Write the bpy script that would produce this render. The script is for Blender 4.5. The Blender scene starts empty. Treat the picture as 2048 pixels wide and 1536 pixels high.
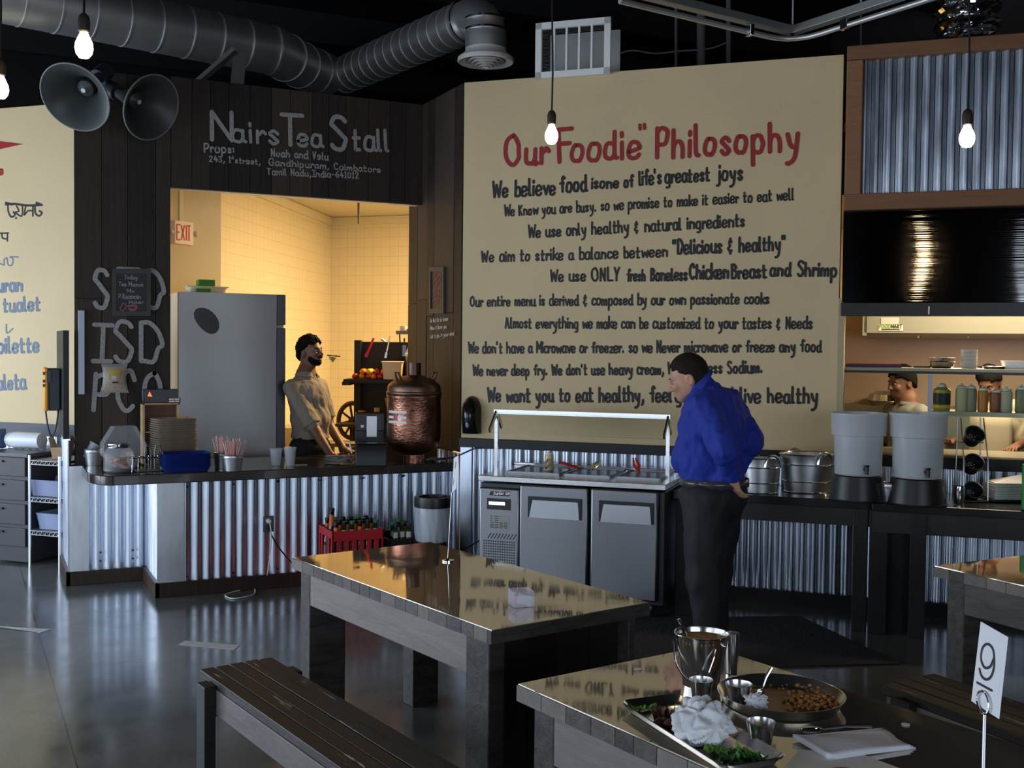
import bpy, math, random
import numpy as np
from mathutils import Vector, Matrix, noise
random.seed(7)
SC = bpy.context.scene
COL = SC.collection
PI = math.pi
# ---------------------------------------------------------------- camera
FPX, PITCH, ROLL, YAW, EYE = 2200.0, math.radians(1.868), math.radians(-0.625), math.radians(25.819), 1.70
fwd = Vector((math.sin(YAW)*math.cos(PITCH), math.cos(YAW)*math.cos(PITCH), -math.sin(PITCH)))
r0 = Vector((math.cos(YAW), -math.sin(YAW), 0)); u0 = r0.cross(fwd)
cup = u0*math.cos(ROLL) + r0*math.sin(ROLL); crt = r0*math.cos(ROLL) - u0*math.sin(ROLL)
cam = bpy.data.cameras.new('camera'); camo = bpy.data.objects.new('camera', cam); COL.objects.link(camo)
cam.sensor_width = 36; cam.lens = 36*FPX/2048; cam.clip_start = .05; cam.clip_end = 100
M = Matrix((crt, cup, -fwd)).transposed().to_4x4(); M.translation = (0, 0, EYE); camo.matrix_world = M
SC.camera = camo
# ---------------------------------------------------------------- world, light, exposure
SC.view_settings.view_transform = 'Standard'; SC.view_settings.look = 'None'
SC.view_settings.gamma = 1; SC.view_settings.use_curve_mapping = False
SC.view_settings.exposure = 0.0
w = bpy.data.worlds.new('sky'); SC.world = w; w.use_nodes = True
w.node_tree.nodes['Background'].inputs[0].default_value = (.55, .68, 1, 1); w.node_tree.nodes['Background'].inputs[1].default_value = .35
def area(name, loc, target, sx, sy, power, color, spread=PI):
    l = bpy.data.lights.new(name, 'AREA'); l.shape = 'RECTANGLE'; l.size = sx; l.size_y = sy; l.energy = power; l.color = color; l.spread = spread
    o = bpy.data.objects.new(name, l); COL.objects.link(o); o.location = loc
    o.rotation_euler = (Vector(target)-Vector(loc)).to_track_quat('-Z', 'Y').to_euler(); return o
DAY = (.74, .86, 1.0)
for k, (yy, pw) in enumerate(((9.75, 135), (7.35, 120), (4.95, 42), (2.55, 34), (.15, 48))):       # daylight through the windows in the left wall
    area('window_daylight', (-3.35, yy, 1.45), (0, yy, 1.25), 2.2, 2.3, pw, DAY)
area('window_daylight', (1.2, -3.7, 1.6), (1.6, 0, 1.3), 4.4, 2.2, 140, DAY)  # window behind the camera
WARM = (1.0, .68, .33)
# ---------------------------------------------------------------- pixel -> place helpers (2048 x 1536 frame)
E0 = Vector((0, 0, EYE))
def ray(x, y): return crt*((x-1024)/FPX) - cup*((y-768)/FPX) + fwd
def G(x, y, z=0.0):
    v = ray(x, y); return E0 + v*((z-EYE)/v.z)
def D(x, y, d): return E0 + ray(x, y)*d
def onp(x, y, n, d):
    v = ray(x, y); return E0 + v*((d-E0.dot(Vector(n)))/v.dot(Vector(n)))
def YP(x, y, Y): return onp(x, y, (0, 1, 0), Y)
def XP(x, y, X): return onp(x, y, (1, 0, 0), X)
YC, XC, YC2, XC2, YT, XR, YK = 7.637, 1.078, 8.254, .565, 8.327, 3.211, 7.495
H, ZB, ZOT, ZCT = 3.645, 1.033, 2.842, .84
S2 = math.sqrt(.5); K0 = Vector((XR, YK, 0)); KU = Vector((S2, -S2, 0)); KN = Vector((-S2, -S2, 0))
CD = (XR+YK)*S2
def CW(u, off, z): return K0 + KU*u + KN*off + Vector((0, 0, z))        # mural wall: along, out into the room, up
def CP(x, y, off=0): return onp(x, y, (S2, S2, 0), CD-off)
def cu(p): return (Vector(p)-K0).dot(KU)
def zdep(p): return (Vector(p)-E0).dot(fwd)
# ---------------------------------------------------------------- materials
MATS = {}
def new_mat(name):
    m = bpy.data.materials.new(name); m.use_nodes = True; nt = m.node_tree
    return m, nt, nt.nodes['Principled BSDF']
def node(nt, t, **kw):
    n = nt.nodes.new(t)
    for k, v in kw.items(): setattr(n, k, v)
    return n
def mat(name, col, rough=.5, metal=0.0, var=0.0, vscale=(8, 8, 8), bump=0.0, bscale=(40, 40, 40), trans=0.0, ior=1.45, emit=None, es=0, alpha=1, coat=0, spec=.5, sss=0, det=4, rvar=0, col2=None):
    if name in MATS: return MATS[name]
    m, nt, b = new_mat(name); L = nt.links
    b.inputs['Base Color'].default_value = (*col, 1); b.inputs['Roughness'].default_value = rough; b.inputs['Metallic'].default_value = metal
    b.inputs['Transmission Weight'].default_value = trans; b.inputs['IOR'].default_value = ior; b.inputs['Alpha'].default_value = alpha
    b.inputs['Coat Weight'].default_value = coat; b.inputs['Specular IOR Level'].default_value = spec
    if sss: b.inputs['Subsurface Weight'].default_value = sss; b.inputs['Subsurface Radius'].default_value = (.02, .008, .004)
    if emit: b.inputs['Emission Color'].default_value = (*emit, 1); b.inputs['Emission Strength'].default_value = es
    if var or bump or rvar or col2:
        tc = node(nt, 'ShaderNodeTexCoord')
    if var or col2 or rvar:
        mp = node(nt, 'ShaderNodeMapping'); mp.inputs['Scale'].default_value = vscale; L.new(tc.outputs['Object'], mp.inputs[0])
        nz = node(nt, 'ShaderNodeTexNoise'); nz.inputs['Scale'].default_value = 1; nz.inputs['Detail'].default_value = det; L.new(mp.outputs[0], nz.inputs['Vector'])
        if var or col2:
            cr = node(nt, 'ShaderNodeValToRGB'); L.new(nz.outputs['Fac'], cr.inputs[0])
            c2 = col2 or tuple(min(1, c*(1+var)) for c in col); c1 = col if col2 else tuple(c*(1-var) for c in col)
            cr.color_ramp.elements[0].position = .32; cr.color_ramp.elements[1].position = .68
            cr.color_ramp.elements[0].color = (*c1, 1); cr.color_ramp.elements[1].color = (*c2, 1)
            L.new(cr.outputs[0], b.inputs['Base Color'])
        if rvar:
            mr = node(nt, 'ShaderNodeMapRange'); mr.inputs['To Min'].default_value = max(0, rough-rvar); mr.inputs['To Max'].default_value = rough+rvar
            mr.inputs['From Min'].default_value = .3; mr.inputs['From Max'].default_value = .7
            L.new(nz.outputs['Fac'], mr.inputs['Value']); L.new(mr.outputs[0], b.inputs['Roughness'])
    if bump:
        mp2 = node(nt, 'ShaderNodeMapping'); mp2.inputs['Scale'].default_value = bscale; L.new(tc.outputs['Object'], mp2.inputs[0])
        n2 = node(nt, 'ShaderNodeTexNoise'); n2.inputs['Scale'].default_value = 1; n2.inputs['Detail'].default_value = 2; L.new(mp2.outputs[0], n2.inputs['Vector'])
        bp = node(nt, 'ShaderNodeBump'); bp.inputs['Strength'].default_value = 1; bp.inputs['Distance'].default_value = bump
        L.new(n2.outputs['Fac'], bp.inputs['Height']); L.new(bp.outputs[0], b.inputs['Normal'])
    MATS[name] = m; return m
def plank_mat(name, c1, c2, worn=None, rough=.6, gscale=(30, 30, 1.6), spec=.35):
    """stained boards: the 'tone' attribute gives each board its own shade, stretched noise the grain, worn the bare patches"""
    m, nt, b = new_mat(name); L = nt.links
    at = node(nt, 'ShaderNodeAttribute', attribute_name='tone'); tc = node(nt, 'ShaderNodeTexCoord')
    mp = node(nt, 'ShaderNodeMapping'); mp.inputs['Scale'].default_value = gscale; L.new(tc.outputs['Object'], mp.inputs[0])
    add = node(nt, 'ShaderNodeVectorMath', operation='ADD'); L.new(mp.outputs[0], add.inputs[0])
    sc = node(nt, 'ShaderNodeVectorMath', operation='SCALE'); sc.inputs['Scale'].default_value = 37; L.new(at.outputs['Vector'], sc.inputs[0]); L.new(sc.outputs[0], add.inputs[1])
    nz = node(nt, 'ShaderNodeTexNoise'); nz.inputs['Scale'].default_value = 1; nz.inputs['Detail'].default_value = 7; nz.inputs['Roughness'].default_value = .65; nz.inputs['Distortion'].default_value = .6
    L.new(add.outputs[0], nz.inputs['Vector'])
    ma = node(nt, 'ShaderNodeMath', operation='MULTIPLY_ADD'); ma.inputs[1].default_value = .55; L.new(nz.outputs['Fac'], ma.inputs[0])
    m2 = node(nt, 'ShaderNodeMath', operation='MULTIPLY'); m2.inputs[1].default_value = .55; L.new(at.outputs['Fac'], m2.inputs[0]); L.new(m2.outputs[0], ma.inputs[2])
    cr = node(nt, 'ShaderNodeValToRGB'); cr.color_ramp.elements[0].position = .18; cr.color_ramp.elements[1].position = .85
    cr.color_ramp.elements[0].color = (*c1, 1); cr.color_ramp.elements[1].color = (*c2, 1); L.new(ma.outputs[0], cr.inputs[0])
    out = cr.outputs[0]
    if worn:
        wc, thr, wsc = worn
        mp3 = node(nt, 'ShaderNodeMapping'); mp3.inputs['Scale'].default_value = wsc; L.new(tc.outputs['Object'], mp3.inputs[0])
        n3 = node(nt, 'ShaderNodeTexNoise'); n3.inputs['Scale'].default_value = 1; n3.inputs['Detail'].default_value = 8; n3.inputs['Roughness'].default_value = .7; L.new(mp3.outputs[0], n3.inputs['Vector'])
        r3 = node(nt, 'ShaderNodeValToRGB'); r3.color_ramp.elements[0].position = thr; r3.color_ramp.elements[1].position = thr+.03; L.new(n3.outputs['Fac'], r3.inputs[0])
        mx = node(nt, 'ShaderNodeMixRGB'); mx.inputs[2].default_value = (*wc, 1); L.new(r3.outputs[0], mx.inputs[0]); L.new(out, mx.inputs[1]); out = mx.outputs[0]
    L.new(out, b.inputs['Base Color']); b.inputs['Roughness'].default_value = rough; b.inputs['Specular IOR Level'].default_value = spec
    bp = node(nt, 'ShaderNodeBump'); bp.inputs['Distance'].default_value = .004; bp.inputs['Strength'].default_value = .7; L.new(nz.outputs['Fac'], bp.inputs['Height']); L.new(bp.outputs[0], b.inputs['Normal'])
    MATS[name] = m; return m
M_plank = plank_mat('dark plank', (.008, .0055, .004), (.05, .034, .024))
M_table = plank_mat('table timber', (.026, .023, .022), (.21, .18, .155), worn=((.30, .22, .15), .66, (6, 6, 9)), rough=.5, gscale=(5, 26, 26))
M_bench = plank_mat('bench slats', (.014, .010, .008), (.047, .034, .024), worn=((.33, .29, .24), .60, (20, 2.2, 20)), rough=.45, gscale=(40, 2.5, 40))
M_beam = plank_mat('weathered beam', (.014, .013, .014), (.24, .21, .195), worn=((.26, .17, .11), .68, (7, 3, 9)), rough=.5, gscale=(34, 3.2, 17))
M_frame = plank_mat('frame timber', (.10, .04, .018), (.27, .125, .06), rough=.6, gscale=(3, 3, 25))
M_black = mat('black paint', (.008, .008, .009), .55, var=.3, vscale=(5, 5, 5))
M_blackwood = plank_mat('black stained wood', (.006, .0055, .006), (.022, .019, .018), rough=.45, gscale=(6, 6, 6))
M_cream = mat('cream wall paint', (.60, .465, .265), .62, var=.05, vscale=(1.2, 1.2, 1.2), bump=.0012, bscale=(60, 60, 60))
M_galv = mat('galvanized sheet', (.54, .59, .68), .34, 1, var=.10, vscale=(14, 14, 3), rvar=.06)
M_steel = mat('brushed steel', (.22, .225, .235), .32, 1, bump=.003, bscale=(2.2, 2.2, 1.0))
M_steelh = mat('polished steel', (.62, .61, .60), .22, 1, bump=.0006, bscale=(14, 14, 14))
M_steeld = mat('dark steel sheet', (.15, .145, .145), .05, 1, bump=.0009, bscale=(.12, .12, 120))
M_duct = mat('duct sheet', (.62, .62, .62), .46, .9, var=.08, vscale=(6, 6, 6))
M_white = mat('white paint', (.78, .78, .76), .45)
M_chalk = mat('chalk paint', (.32, .31, .30), .85, var=.25, vscale=(60, 60, 60))
M_red = mat('red sign paint', (.30, .018, .02), .55)
M_ink = mat('black sign paint', (.012, .012, .013), .55)
M_bluepaint = mat('grey blue sign paint', (.14, .18, .25), .6)
M_bplastic = mat('black plastic', (.010, .010, .011), .35)
M_chrome = mat('chrome', (.72, .73, .74), .08, 1)
# ---------------------------------------------------------------- mesh builder
class MB:
    def __init__(s, mx=None): s.v = []; s.f = []; s.t = []; s.mx = mx or Matrix(); s.tone = .5
    def add(s, vs, fs):
        b = len(s.v); s.v += [s.mx @ Vector(p) for p in vs]; s.f += [tuple(b+i for i in f) for f in fs]; s.t += [s.tone]*len(vs); return s
    def box(s, c, d, rot=None, tone=None):
        if tone is not None: s.tone = tone
        x, y, z = d[0]/2, d[1]/2, d[2]/2
        vs = [Vector((a*x, b*y, e*z)) for a in (-1, 1) for b in (-1, 1) for e in (-1, 1)]
        if rot is not None: vs = [rot @ p for p in vs]
        return s.add([p+Vector(c) for p in vs], [(0, 1, 3, 2), (4, 6, 7, 5), (0, 4, 5, 1), (2, 3, 7, 6), (0, 2, 6, 4), (1, 5, 7, 3)])
    def bx(s, x0, x1, y0, y1, z0, z1, tone=None): return s.box(((x0+x1)/2, (y0+y1)/2, (z0+z1)/2), (abs(x1-x0), abs(y1-y0), abs(z1-z0)), tone=tone)
    def hexa(s, p):                                      # eight corners: bottom 4 (ccw), top 4
        return s.add(p, [(3, 2, 1, 0), (4, 5, 6, 7), (0, 1, 5, 4), (1, 2, 6, 5), (2, 3, 7, 6), (3, 0, 4, 7)])
    def bar(s, a, b, w, h=None, up=(0, 0, 1)):
        a, b = Vector(a), Vector(b); d = (b-a); h = h or w; t = d.normalized(); u = Vector(up)
        if abs(t.dot(u)) > .97: u = Vector((1, 0, 0))
        x = t.cross(u).normalized()*(w/2); y = x.cross(t).normalized()*(h/2)
        return s.hexa([a-x-y, a+x-y, a+x+y, a-x+y, b-x-y, b+x-y, b+x+y, b-x+y])
    def cyl(s, a, b, r0, r1=None, n=20, caps=True):
        a, b = Vector(a), Vector(b); r1 = r0 if r1 is None else r1; t = (b-a).normalized()
        u = t.orthogonal().normalized(); w_ = t.cross(u); vs = []
        for p, r in ((a, r0), (b, r1)): vs += [p+(u*math.cos(2*PI*i/n)+w_*math.sin(2*PI*i/n))*r for i in range(n)]
        fs = [(i, (i+1) % n, n+(i+1) % n, n+i) for i in range(n)]
        if caps: fs += [tuple(range(n-1, -1, -1)), tuple(range(n, 2*n))]
        return s.add(vs, fs)
    def tube(s, pts, r, n=8, caps=True, closed=False):
        P = [Vector(p) for p in pts]; m = len(P); rr = r if hasattr(r, '__len__') else [r]*m
        T = [((P[(i+1) % m] - P[i-1]) if closed else (P[min(i+1, m-1)]-P[max(i-1, 0)])).normalized() for i in range(m)]
        u = T[0].orthogonal().normalized(); vs = []
        for i in range(m):
            u = (u - T[i]*u.dot(T[i])); u = u.normalized() if u.length > 1e-6 else T[i].orthogonal().normalized(); w_ = T[i].cross(u)
            vs += [P[i]+(u*math.cos(2*PI*k/n)+w_*math.sin(2*PI*k/n))*rr[i] for k in range(n)]
        fs = []
        for i in range(m if closed else m-1):
            j = (i+1) % m; fs += [(i*n+k, i*n+(k+1) % n, j*n+(k+1) % n, j*n+k) for k in range(n)]
        if caps and not closed: fs += [tuple(range(n-1, -1, -1)), tuple(range((m-1)*n, m*n))]
        return s.add(vs, fs)
    def lathe(s, prof, o=(0, 0, 0), n=32, sx=1, sy=1, wob=None):
        o = Vector(o); vs = []; fs = []; m = len(prof)
        for j, (r, z) in enumerate(prof):
            for i in range(n):
                a = 2*PI*i/n; q = r*(1+(wob(a, z) if wob else 0)); vs.append(o+Vector((q*math.cos(a)*sx, q*math.sin(a)*sy, z)))
        for j in range(m-1): fs += [(j*n+i, j*n+(i+1) % n, (j+1)*n+(i+1) % n, (j+1)*n+i) for i in range(n)]
        if prof[0][0] > 1e-4: fs.append(tuple(range(n-1, -1, -1)))
        if prof[-1][0] > 1e-4: fs.append(tuple(range((m-1)*n, m*n)))
        return s.add(vs, fs)
    def shell(s, prof, t, o=(0, 0, 0), n=32, **k):       # open vessel with wall thickness t: outside up, inside down
        inner = [(max(r-t, .0005), z) for r, z in reversed(prof)]; inner[-1] = (inner[-1][0], inner[-1][1]+t)
        return s.lathe([(.0003, prof[0][1])]+list(prof)+inner+[(.0003, inner[-1][1])], o, n, **k)
    def grid(s, fn, nu, nv):
        vs = [fn(i/nu, j/nv) for j in range(nv+1) for i in range(nu+1)]
        return s.add(vs, [(j*(nu+1)+i, j*(nu+1)+i+1, (j+1)*(nu+1)+i+1, (j+1)*(nu+1)+i) for j in range(nv) for i in range(nu)])
    def prism(s, poly, z0, z1):
        n = len(poly); vs = [Vector((x, y, z0)) for x, y in poly]+[Vector((x, y, z1)) for x, y in poly]
        return s.add(vs, [tuple(range(n-1, -1, -1)), tuple(range(n, 2*n))]+[(i, (i+1) % n, n+(i+1) % n, n+i) for i in range(n)])
    def ball(s, c, r, n=16, m=10, sc=(1, 1, 1)):
        return s.lathe([(max(1e-5, r*math.sin(PI*j/m)), 0) for j in range(m+1)], c, n) if 0 else s.add(
            [Vector(c)+Vector((r*sc[0]*math.sin(PI*j/m)*math.cos(2*PI*i/n), r*sc[1]*math.sin(PI*j/m)*math.sin(2*PI*i/n), r*sc[2]*math.cos(PI*j/m))) for j in range(m+1) for i in range(n)],
            [(j*n+i, (j+1)*n+i, (j+1)*n+(i+1) % n, j*n+(i+1) % n) for j in range(m) for i in range(n)])
    def build(s, name, material, parent=None, smooth=35, bevel=0, world=False, solid=0, sub=0, kind=None):
        vs = s.v
        if parent is not None and world:
            q = wm(parent).inverted(); vs = [q @ p for p in vs]
        me = bpy.data.meshes.new(name); me.from_pydata([tuple(p) for p in vs], [], s.f); me.validate(); me.update()
        if len(set(s.t)) > 1:
            at = me.attributes.new('tone', 'FLOAT', 'POINT')
            if len(at.data) == len(s.t): at.data.foreach_set('value', s.t)
        o = bpy.data.objects.new(name, me); COL.objects.link(o); me.materials.append(material)
        if smooth:
            me.polygons.foreach_set('use_smooth', [True]*len(me.polygons)); me.set_sharp_from_angle(angle=math.radians(smooth))
        if parent is not None: o.parent = parent
        if solid: md = o.modifiers.new('thickness', 'SOLIDIFY'); md.thickness = solid; md.offset = 0
        if bevel: md = o.modifiers.new('bevel', 'BEVEL'); md.width = bevel; md.segments = 2; md.limit_method = 'ANGLE'; md.angle_limit = math.radians(40)
        if sub: md = o.modifiers.new('smooth', 'SUBSURF'); md.levels = sub; md.render_levels = sub
        if kind: o['kind'] = kind
        return o
def wm(o):
    m = Matrix.LocRotScale(o.location, o.rotation_euler, o.scale)
    return wm(o.parent) @ m if o.parent else m
def thing(name, label, cat, loc=(0, 0, 0), rz=0, group=None, rx=0, ry=0):
    o = bpy.data.objects.new(name, None); COL.objects.link(o); o.empty_display_size = .1
    o.location = loc; o.rotation_euler = (rx, ry, rz); return tag(o, label, cat, group)
def tag(o, label, cat, group=None):
    o['label'] = label; o['category'] = cat
    if group: o['group'] = group
    return o
def struct(o): o['kind'] = 'structure'; return o
def dup(root, loc, rz=None, label=None, group=None, scale=None):
    r = root.copy(); COL.objects.link(r); r.location = loc
    if rz is not None: r.rotation_euler = (r.rotation_euler[0], r.rotation_euler[1], rz)
    if scale: r.scale = scale
    if label: r['label'] = label
    if group: r['group'] = group
    for ch in [c for c in bpy.data.objects if c.parent == root]:
        c = ch.copy(); COL.objects.link(c); c.parent = r
        for g in [e for e in bpy.data.objects if e.parent == ch]:
            d = g.copy(); COL.objects.link(d); d.parent = c
    return r
def FR(o, ang): return Matrix.Translation(Vector(o)) @ Matrix.Rotation(ang, 4, 'Z')
A45 = -PI/4                                             # frame whose +x runs along the mural wall, +y into it
KF = FR(K0, A45)
def corrugated(mb, p0, p1, z0, z1, per=.0735, amp=.009, out=None, lap=8):
    p0, p1 = Vector(p0), Vector(p1); L_ = (p1-p0).length; t = (p1-p0)/L_; n = Vector((t.y, -t.x, 0)) if out is None else Vector(out)
    N = max(8, int(L_/per*lap)); vs = []; fs = []
    for i in range(N+1):
        a = i/N*L_; q = math.sin(2*PI*a/per); q = math.copysign(abs(q)**.75, q); o = p0+t*a+n*(amp*q)
        vs += [(o.x, o.y, z0), (o.x, o.y, z1)]
    for i in range(N): fs.append((2*i, 2*i+2, 2*i+3, 2*i+1))
    return mb.add(vs, fs)
def boards(mb, p0, p1, z0, z1, th, width=.15, jit=.006, split=None, out=None):
    """vertical boards side by side from p0 to p1, slightly proud of one another"""
    p0, p1 = Vector(p0), Vector(p1); L_ = (p1-p0).length; t = (p1-p0)/L_; n = Vector((t.y, -t.x, 0)) if out is None else Vector(out); a = 0
    ang = math.atan2(t.y, t.x); R_ = Matrix.Rotation(ang, 3, 'Z')
    while a < L_-1e-3:
        w_ = width*random.uniform(.8, 1.25)
        if L_-a-w_ < width*.35: w_ = L_-a
        zs = [z0, z1] if not split or random.random() < .3 else [z0, split+random.uniform(-.08, .08), z1]
        for k in range(len(zs)-1):
            j = random.uniform(0, jit); c = p0+t*(a+w_/2)+n*(j-th/2)
            mb.box((c.x, c.y, (zs[k]+zs[k+1])/2), (w_-.003, th, zs[k+1]-zs[k]-.002), R_, tone=random.random())
        a += w_
    return mb
# ================================================================ the setting
# floor: polished grey concrete with saw-cut joints
m, nt, b = new_mat('polished concrete'); L = nt.links
tc = node(nt, 'ShaderNodeTexCoord'); n1 = node(nt, 'ShaderNodeTexNoise'); n1.inputs['Scale'].default_value = .9; n1.inputs['Detail'].default_value = 9; n1.inputs['Roughness'].default_value = .62
L.new(tc.outputs['Object'], n1.inputs['Vector'])
cr = node(nt, 'ShaderNodeValToRGB'); L.new(n1.outputs['Fac'], cr.inputs[0]); e = cr.color_ramp.elements
e[0].position = .33; e[0].color = (.060, .064, .065, 1); e[1].position = .7; e[1].color = (.14, .145, .138, 1)
J1, J2 = G(45, 1152), G(155, 1536); K1, K2 = G(0, 1258), G(512, 1196)
out = cr.outputs[0]
for (pa, pb) in ((J1, J2), (K1, K2)):
    d = (pb-pa); d.z = 0; d.normalize(); nn = Vector((-d.y, d.x, 0)); dt = node(nt, 'ShaderNodeVectorMath', operation='DOT_PRODUCT'); dt.inputs[1].default_value = nn
    L.new(tc.outputs['Object'], dt.inputs[0])
    s1 = node(nt, 'ShaderNodeMath', operation='SUBTRACT'); s1.inputs[1].default_value = pa.dot(nn); L.new(dt.outputs['Value'], s1.inputs[0])
    ab = node(nt, 'ShaderNodeMath', operation='ABSOLUTE'); L.new(s1.outputs[0], ab.inputs[0])
    lt = node(nt, 'ShaderNodeMath', operation='LESS_THAN'); lt.inputs[1].default_value = .0035; L.new(ab.outputs[0], lt.inputs[0])
    mx = node(nt, 'ShaderNodeMixRGB'); mx.inputs[2].default_value = (.006, .006, .007, 1); L.new(lt.outputs[0], mx.inputs[0]); L.new(out, mx.inputs[1]); out = mx.outputs[0]
L.new(out, b.inputs['Base Color'])
n2 = node(nt, 'ShaderNodeTexNoise'); n2.inputs['Scale'].default_value = 5; n2.inputs['Detail'].default_value = 5; L.new(tc.outputs['Object'], n2.inputs['Vector'])
mr = node(nt, 'ShaderNodeMapRange'); mr.inputs['From Min'].default_value = .3; mr.inputs['From Max'].default_value = .7; mr.inputs['To Min'].default_value = .13; mr.inputs['To Max'].default_value = .26
L.new(n2.outputs['Fac'], mr.inputs['Value']); L.new(mr.outputs[0], b.inputs['Roughness']); b.inputs['IOR'].default_value = 1.5; b.inputs['Coat Weight'].default_value = .25; b.inputs['Coat Roughness'].default_value = .12
M_floor = m
struct(MB().bx(-3.5, 9.5, -4, 16, -.12, 0).build('floor', M_floor, smooth=0))
# black open ceiling with rafters
ce = struct(MB().bx(-3.5, 9.5, -4, 16, 5.6, 5.75).build('ceiling', M_black, smooth=0))
M_raft = mat('black rafter', (.014, .014, .016), .6)
rb = MB()
for k in range(9):
    y = -2+2.1*k; rb.bx(-3.4, 9.4, y, y+.1, 5.25, 5.6)
rb.build('rafter', M_raft, ce, smooth=0)
# outer walls: the left one has three windows, the rear one a wide window
M_out = mat('grey interior paint', (.06, .06, .065), .7)
def wall_windows(name, axis, pos, a0, a1, wins, zt=5.6, t=.15):
    mb = MB(); xs = sorted([a0]+[q for w_ in wins for q in w_[:2]]+[a1])
    def put(s0, s1, z0, z1):
        if axis == 'x': mb.bx(pos-t, pos, s0, s1, z0, z1)
        else: mb.bx(s0, s1, pos-t, pos, z0, z1)
    for i in range(len(xs)-1):
        w_ = [q for q in wins if abs(q[0]-xs[i]) < 1e-6]
        if w_: put(xs[i], xs[i+1], 0, w_[0][2]); put(xs[i], xs[i+1], w_[0][3], zt)
        else: put(xs[i], xs[i+1], 0, zt)
    return struct(mb.build(name, M_out, smooth=0))
M_pane = mat('window glass', (.9, .95, 1), .0, trans=1, ior=1.02)
WL = [(-1.0, 1.3, .3, 2.6), (1.4, 3.7, .3, 2.6), (3.8, 6.1, .3, 2.6), (6.2, 8.5, .3, 2.6), (8.6, 10.9, .3, 2.6)]
wall_windows('wall_left', 'x', -3.5, -4, 16, WL); wall_windows('wall_rear', 'y', -4, -3.5, 9.5, [(-1, 3.4, .5, 2.7)])
k = 0
for (a, c, z0, z1) in WL:
    k += 1; fm = MB(); x = -3.57
    for y in (a+.03, (a+c)/2, c-.03): fm.bx(x-.03, x+.03, y-.03, y+.03, z0, z1)
    for z in (z0+.03, z1-.03): fm.bx(x-.03, x+.03, a, c, z-.03, z+.03)
    f = struct(fm.build('window_%d' % k, M_black, smooth=0)); MB().bx(x-.004, x+.004, a+.06, c-.06, z0+.06, z1-.06).build('pane', M_pane, f, smooth=0)
fm = MB()
for x in (-.97, .5, 1.95, 3.37): fm.bx(x-.03, x+.03, -4.1, -4.04, .5, 2.7)
for z in (.53, 2.67): fm.bx(-1, 3.4, -4.1, -4.04, z-.03, z+.03)
f = struct(fm.build('window_6', M_black, smooth=0)); MB().bx(-.94, 3.34, -4.075, -4.067, .56, 2.64).build('pane', M_pane, f, smooth=0)
struct(MB().bx(9.5, 9.65, -4, 16, 0, 5.6).build('wall_right', M_out, smooth=0))
struct(MB().bx(-3.5, 9.5, 16, 16.15, 0, 5.6).build('wall_far', M_black, smooth=0))
# ---- tea stall front: lintel, pillar, return
mb = MB(); boards(mb, (1.253, YT, 0), (XR, YT, 0), ZOT, H, .05, .16)
struct(mb.build('wall_stall', M_plank, smooth=0, bevel=.002))
ws = bpy.data.objects['wall_stall']
mb = MB(); boards(mb, (.60, YT, 0), (1.253, YT, 0), .0, H-.02, .05, .17, split=2.05); mb.bx(.62, 1.22, YT+.05, YT+.16, 0, H-.04, tone=.2)
struct(mb.build('wall_pillar', M_plank, smooth=0, bevel=.002)); wp = bpy.data.objects['wall_pillar']
mb = MB(); boards(mb, (XR, YT+.30, 0), (XR, YK+.02, 0), .92, H, .05, .19, split=2.0, out=(-1, 0, 0)); 
struct(mb.build('wall_return', M_plank, smooth=0, bevel=.002)); wr = bpy.data.objects['wall_return']
mb = MB(); mb.bx(1.25, XR, YT+.05, YT+.16, ZOT+.005, H-.02); struct(mb.build('trim_1', M_white, smooth=0))      # white painted head of the opening
mb = MB(); corrugated(mb, (XR-.012, YT-.4, 0), (XR-.012, YK, 0), .1, .915, amp=.008); struct(mb.build('trim_2', M_galv, smooth=60))
# ---- mural wall
mb = MB(KF); mb.bx(0, 2.672, 0, .15, ZB-.01, H)
wc = struct(mb.build('wall_mural', M_cream, smooth=0, bevel=.002))
mb = MB(KF); mb.bx(-.005, 2.70, -.035, .1, ZB-.068, ZB); struct(mb.build('trim_3', M_blackwood, smooth=0, bevel=.003))
mb = MB(KF); mb.bx(0, 6.2, .02, .15, 0, ZB-.06); struct(mb.build('wall_wainscot', M_out, smooth=0))
mb = MB(); corrugated(mb, CW(.09, 0, 0), CW(6.2, 0, 0), .09, ZB-.068, per=.0715, amp=.012); mb.mx = KF; mb.bx(0, .09, -.012, 0, .09, ZB-.068)
cg = struct(mb.build('trim_4', M_galv, smooth=60))
mb = MB(KF); mb.bx(0, 6.2, -.03, .02, 0, .09); struct(mb.build('baseboard_mural', M_blackwood, smooth=0))
# ---- kitchen front, right of the mural
U0 = 2.69
mb = MB(KF); mb.bx(U0, 6.2, 0, .15, 2.0, H+.02); struct(mb.build('wall_kitchen_front', M_black, smooth=0))
z1 = CP(1690, 103).z; 
mb = MB(KF); mb.bx(U0+.004, 6.2, -.07, .0, H-.055, H+.035, tone=.55); mb.bx(U0+.004, U0+.105, -.07, 0, 2.66, H-.058, tone=.9)
zf = CP(1700, 420).z; mb.bx(U0+.004, 6.2, -.075, 0, zf-.01, zf+.095, tone=.6)
fr = struct(mb.build('trim_5', M_frame, smooth=0, bevel=.006))
mb = MB(); corrugated(mb, CW(U0+.1, .012, 0), CW(6.2, .012, 0), zf+.09, H-.05, per=.077, amp=.013); struct(mb.build('trim_6', M_galv, smooth=60))
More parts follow.
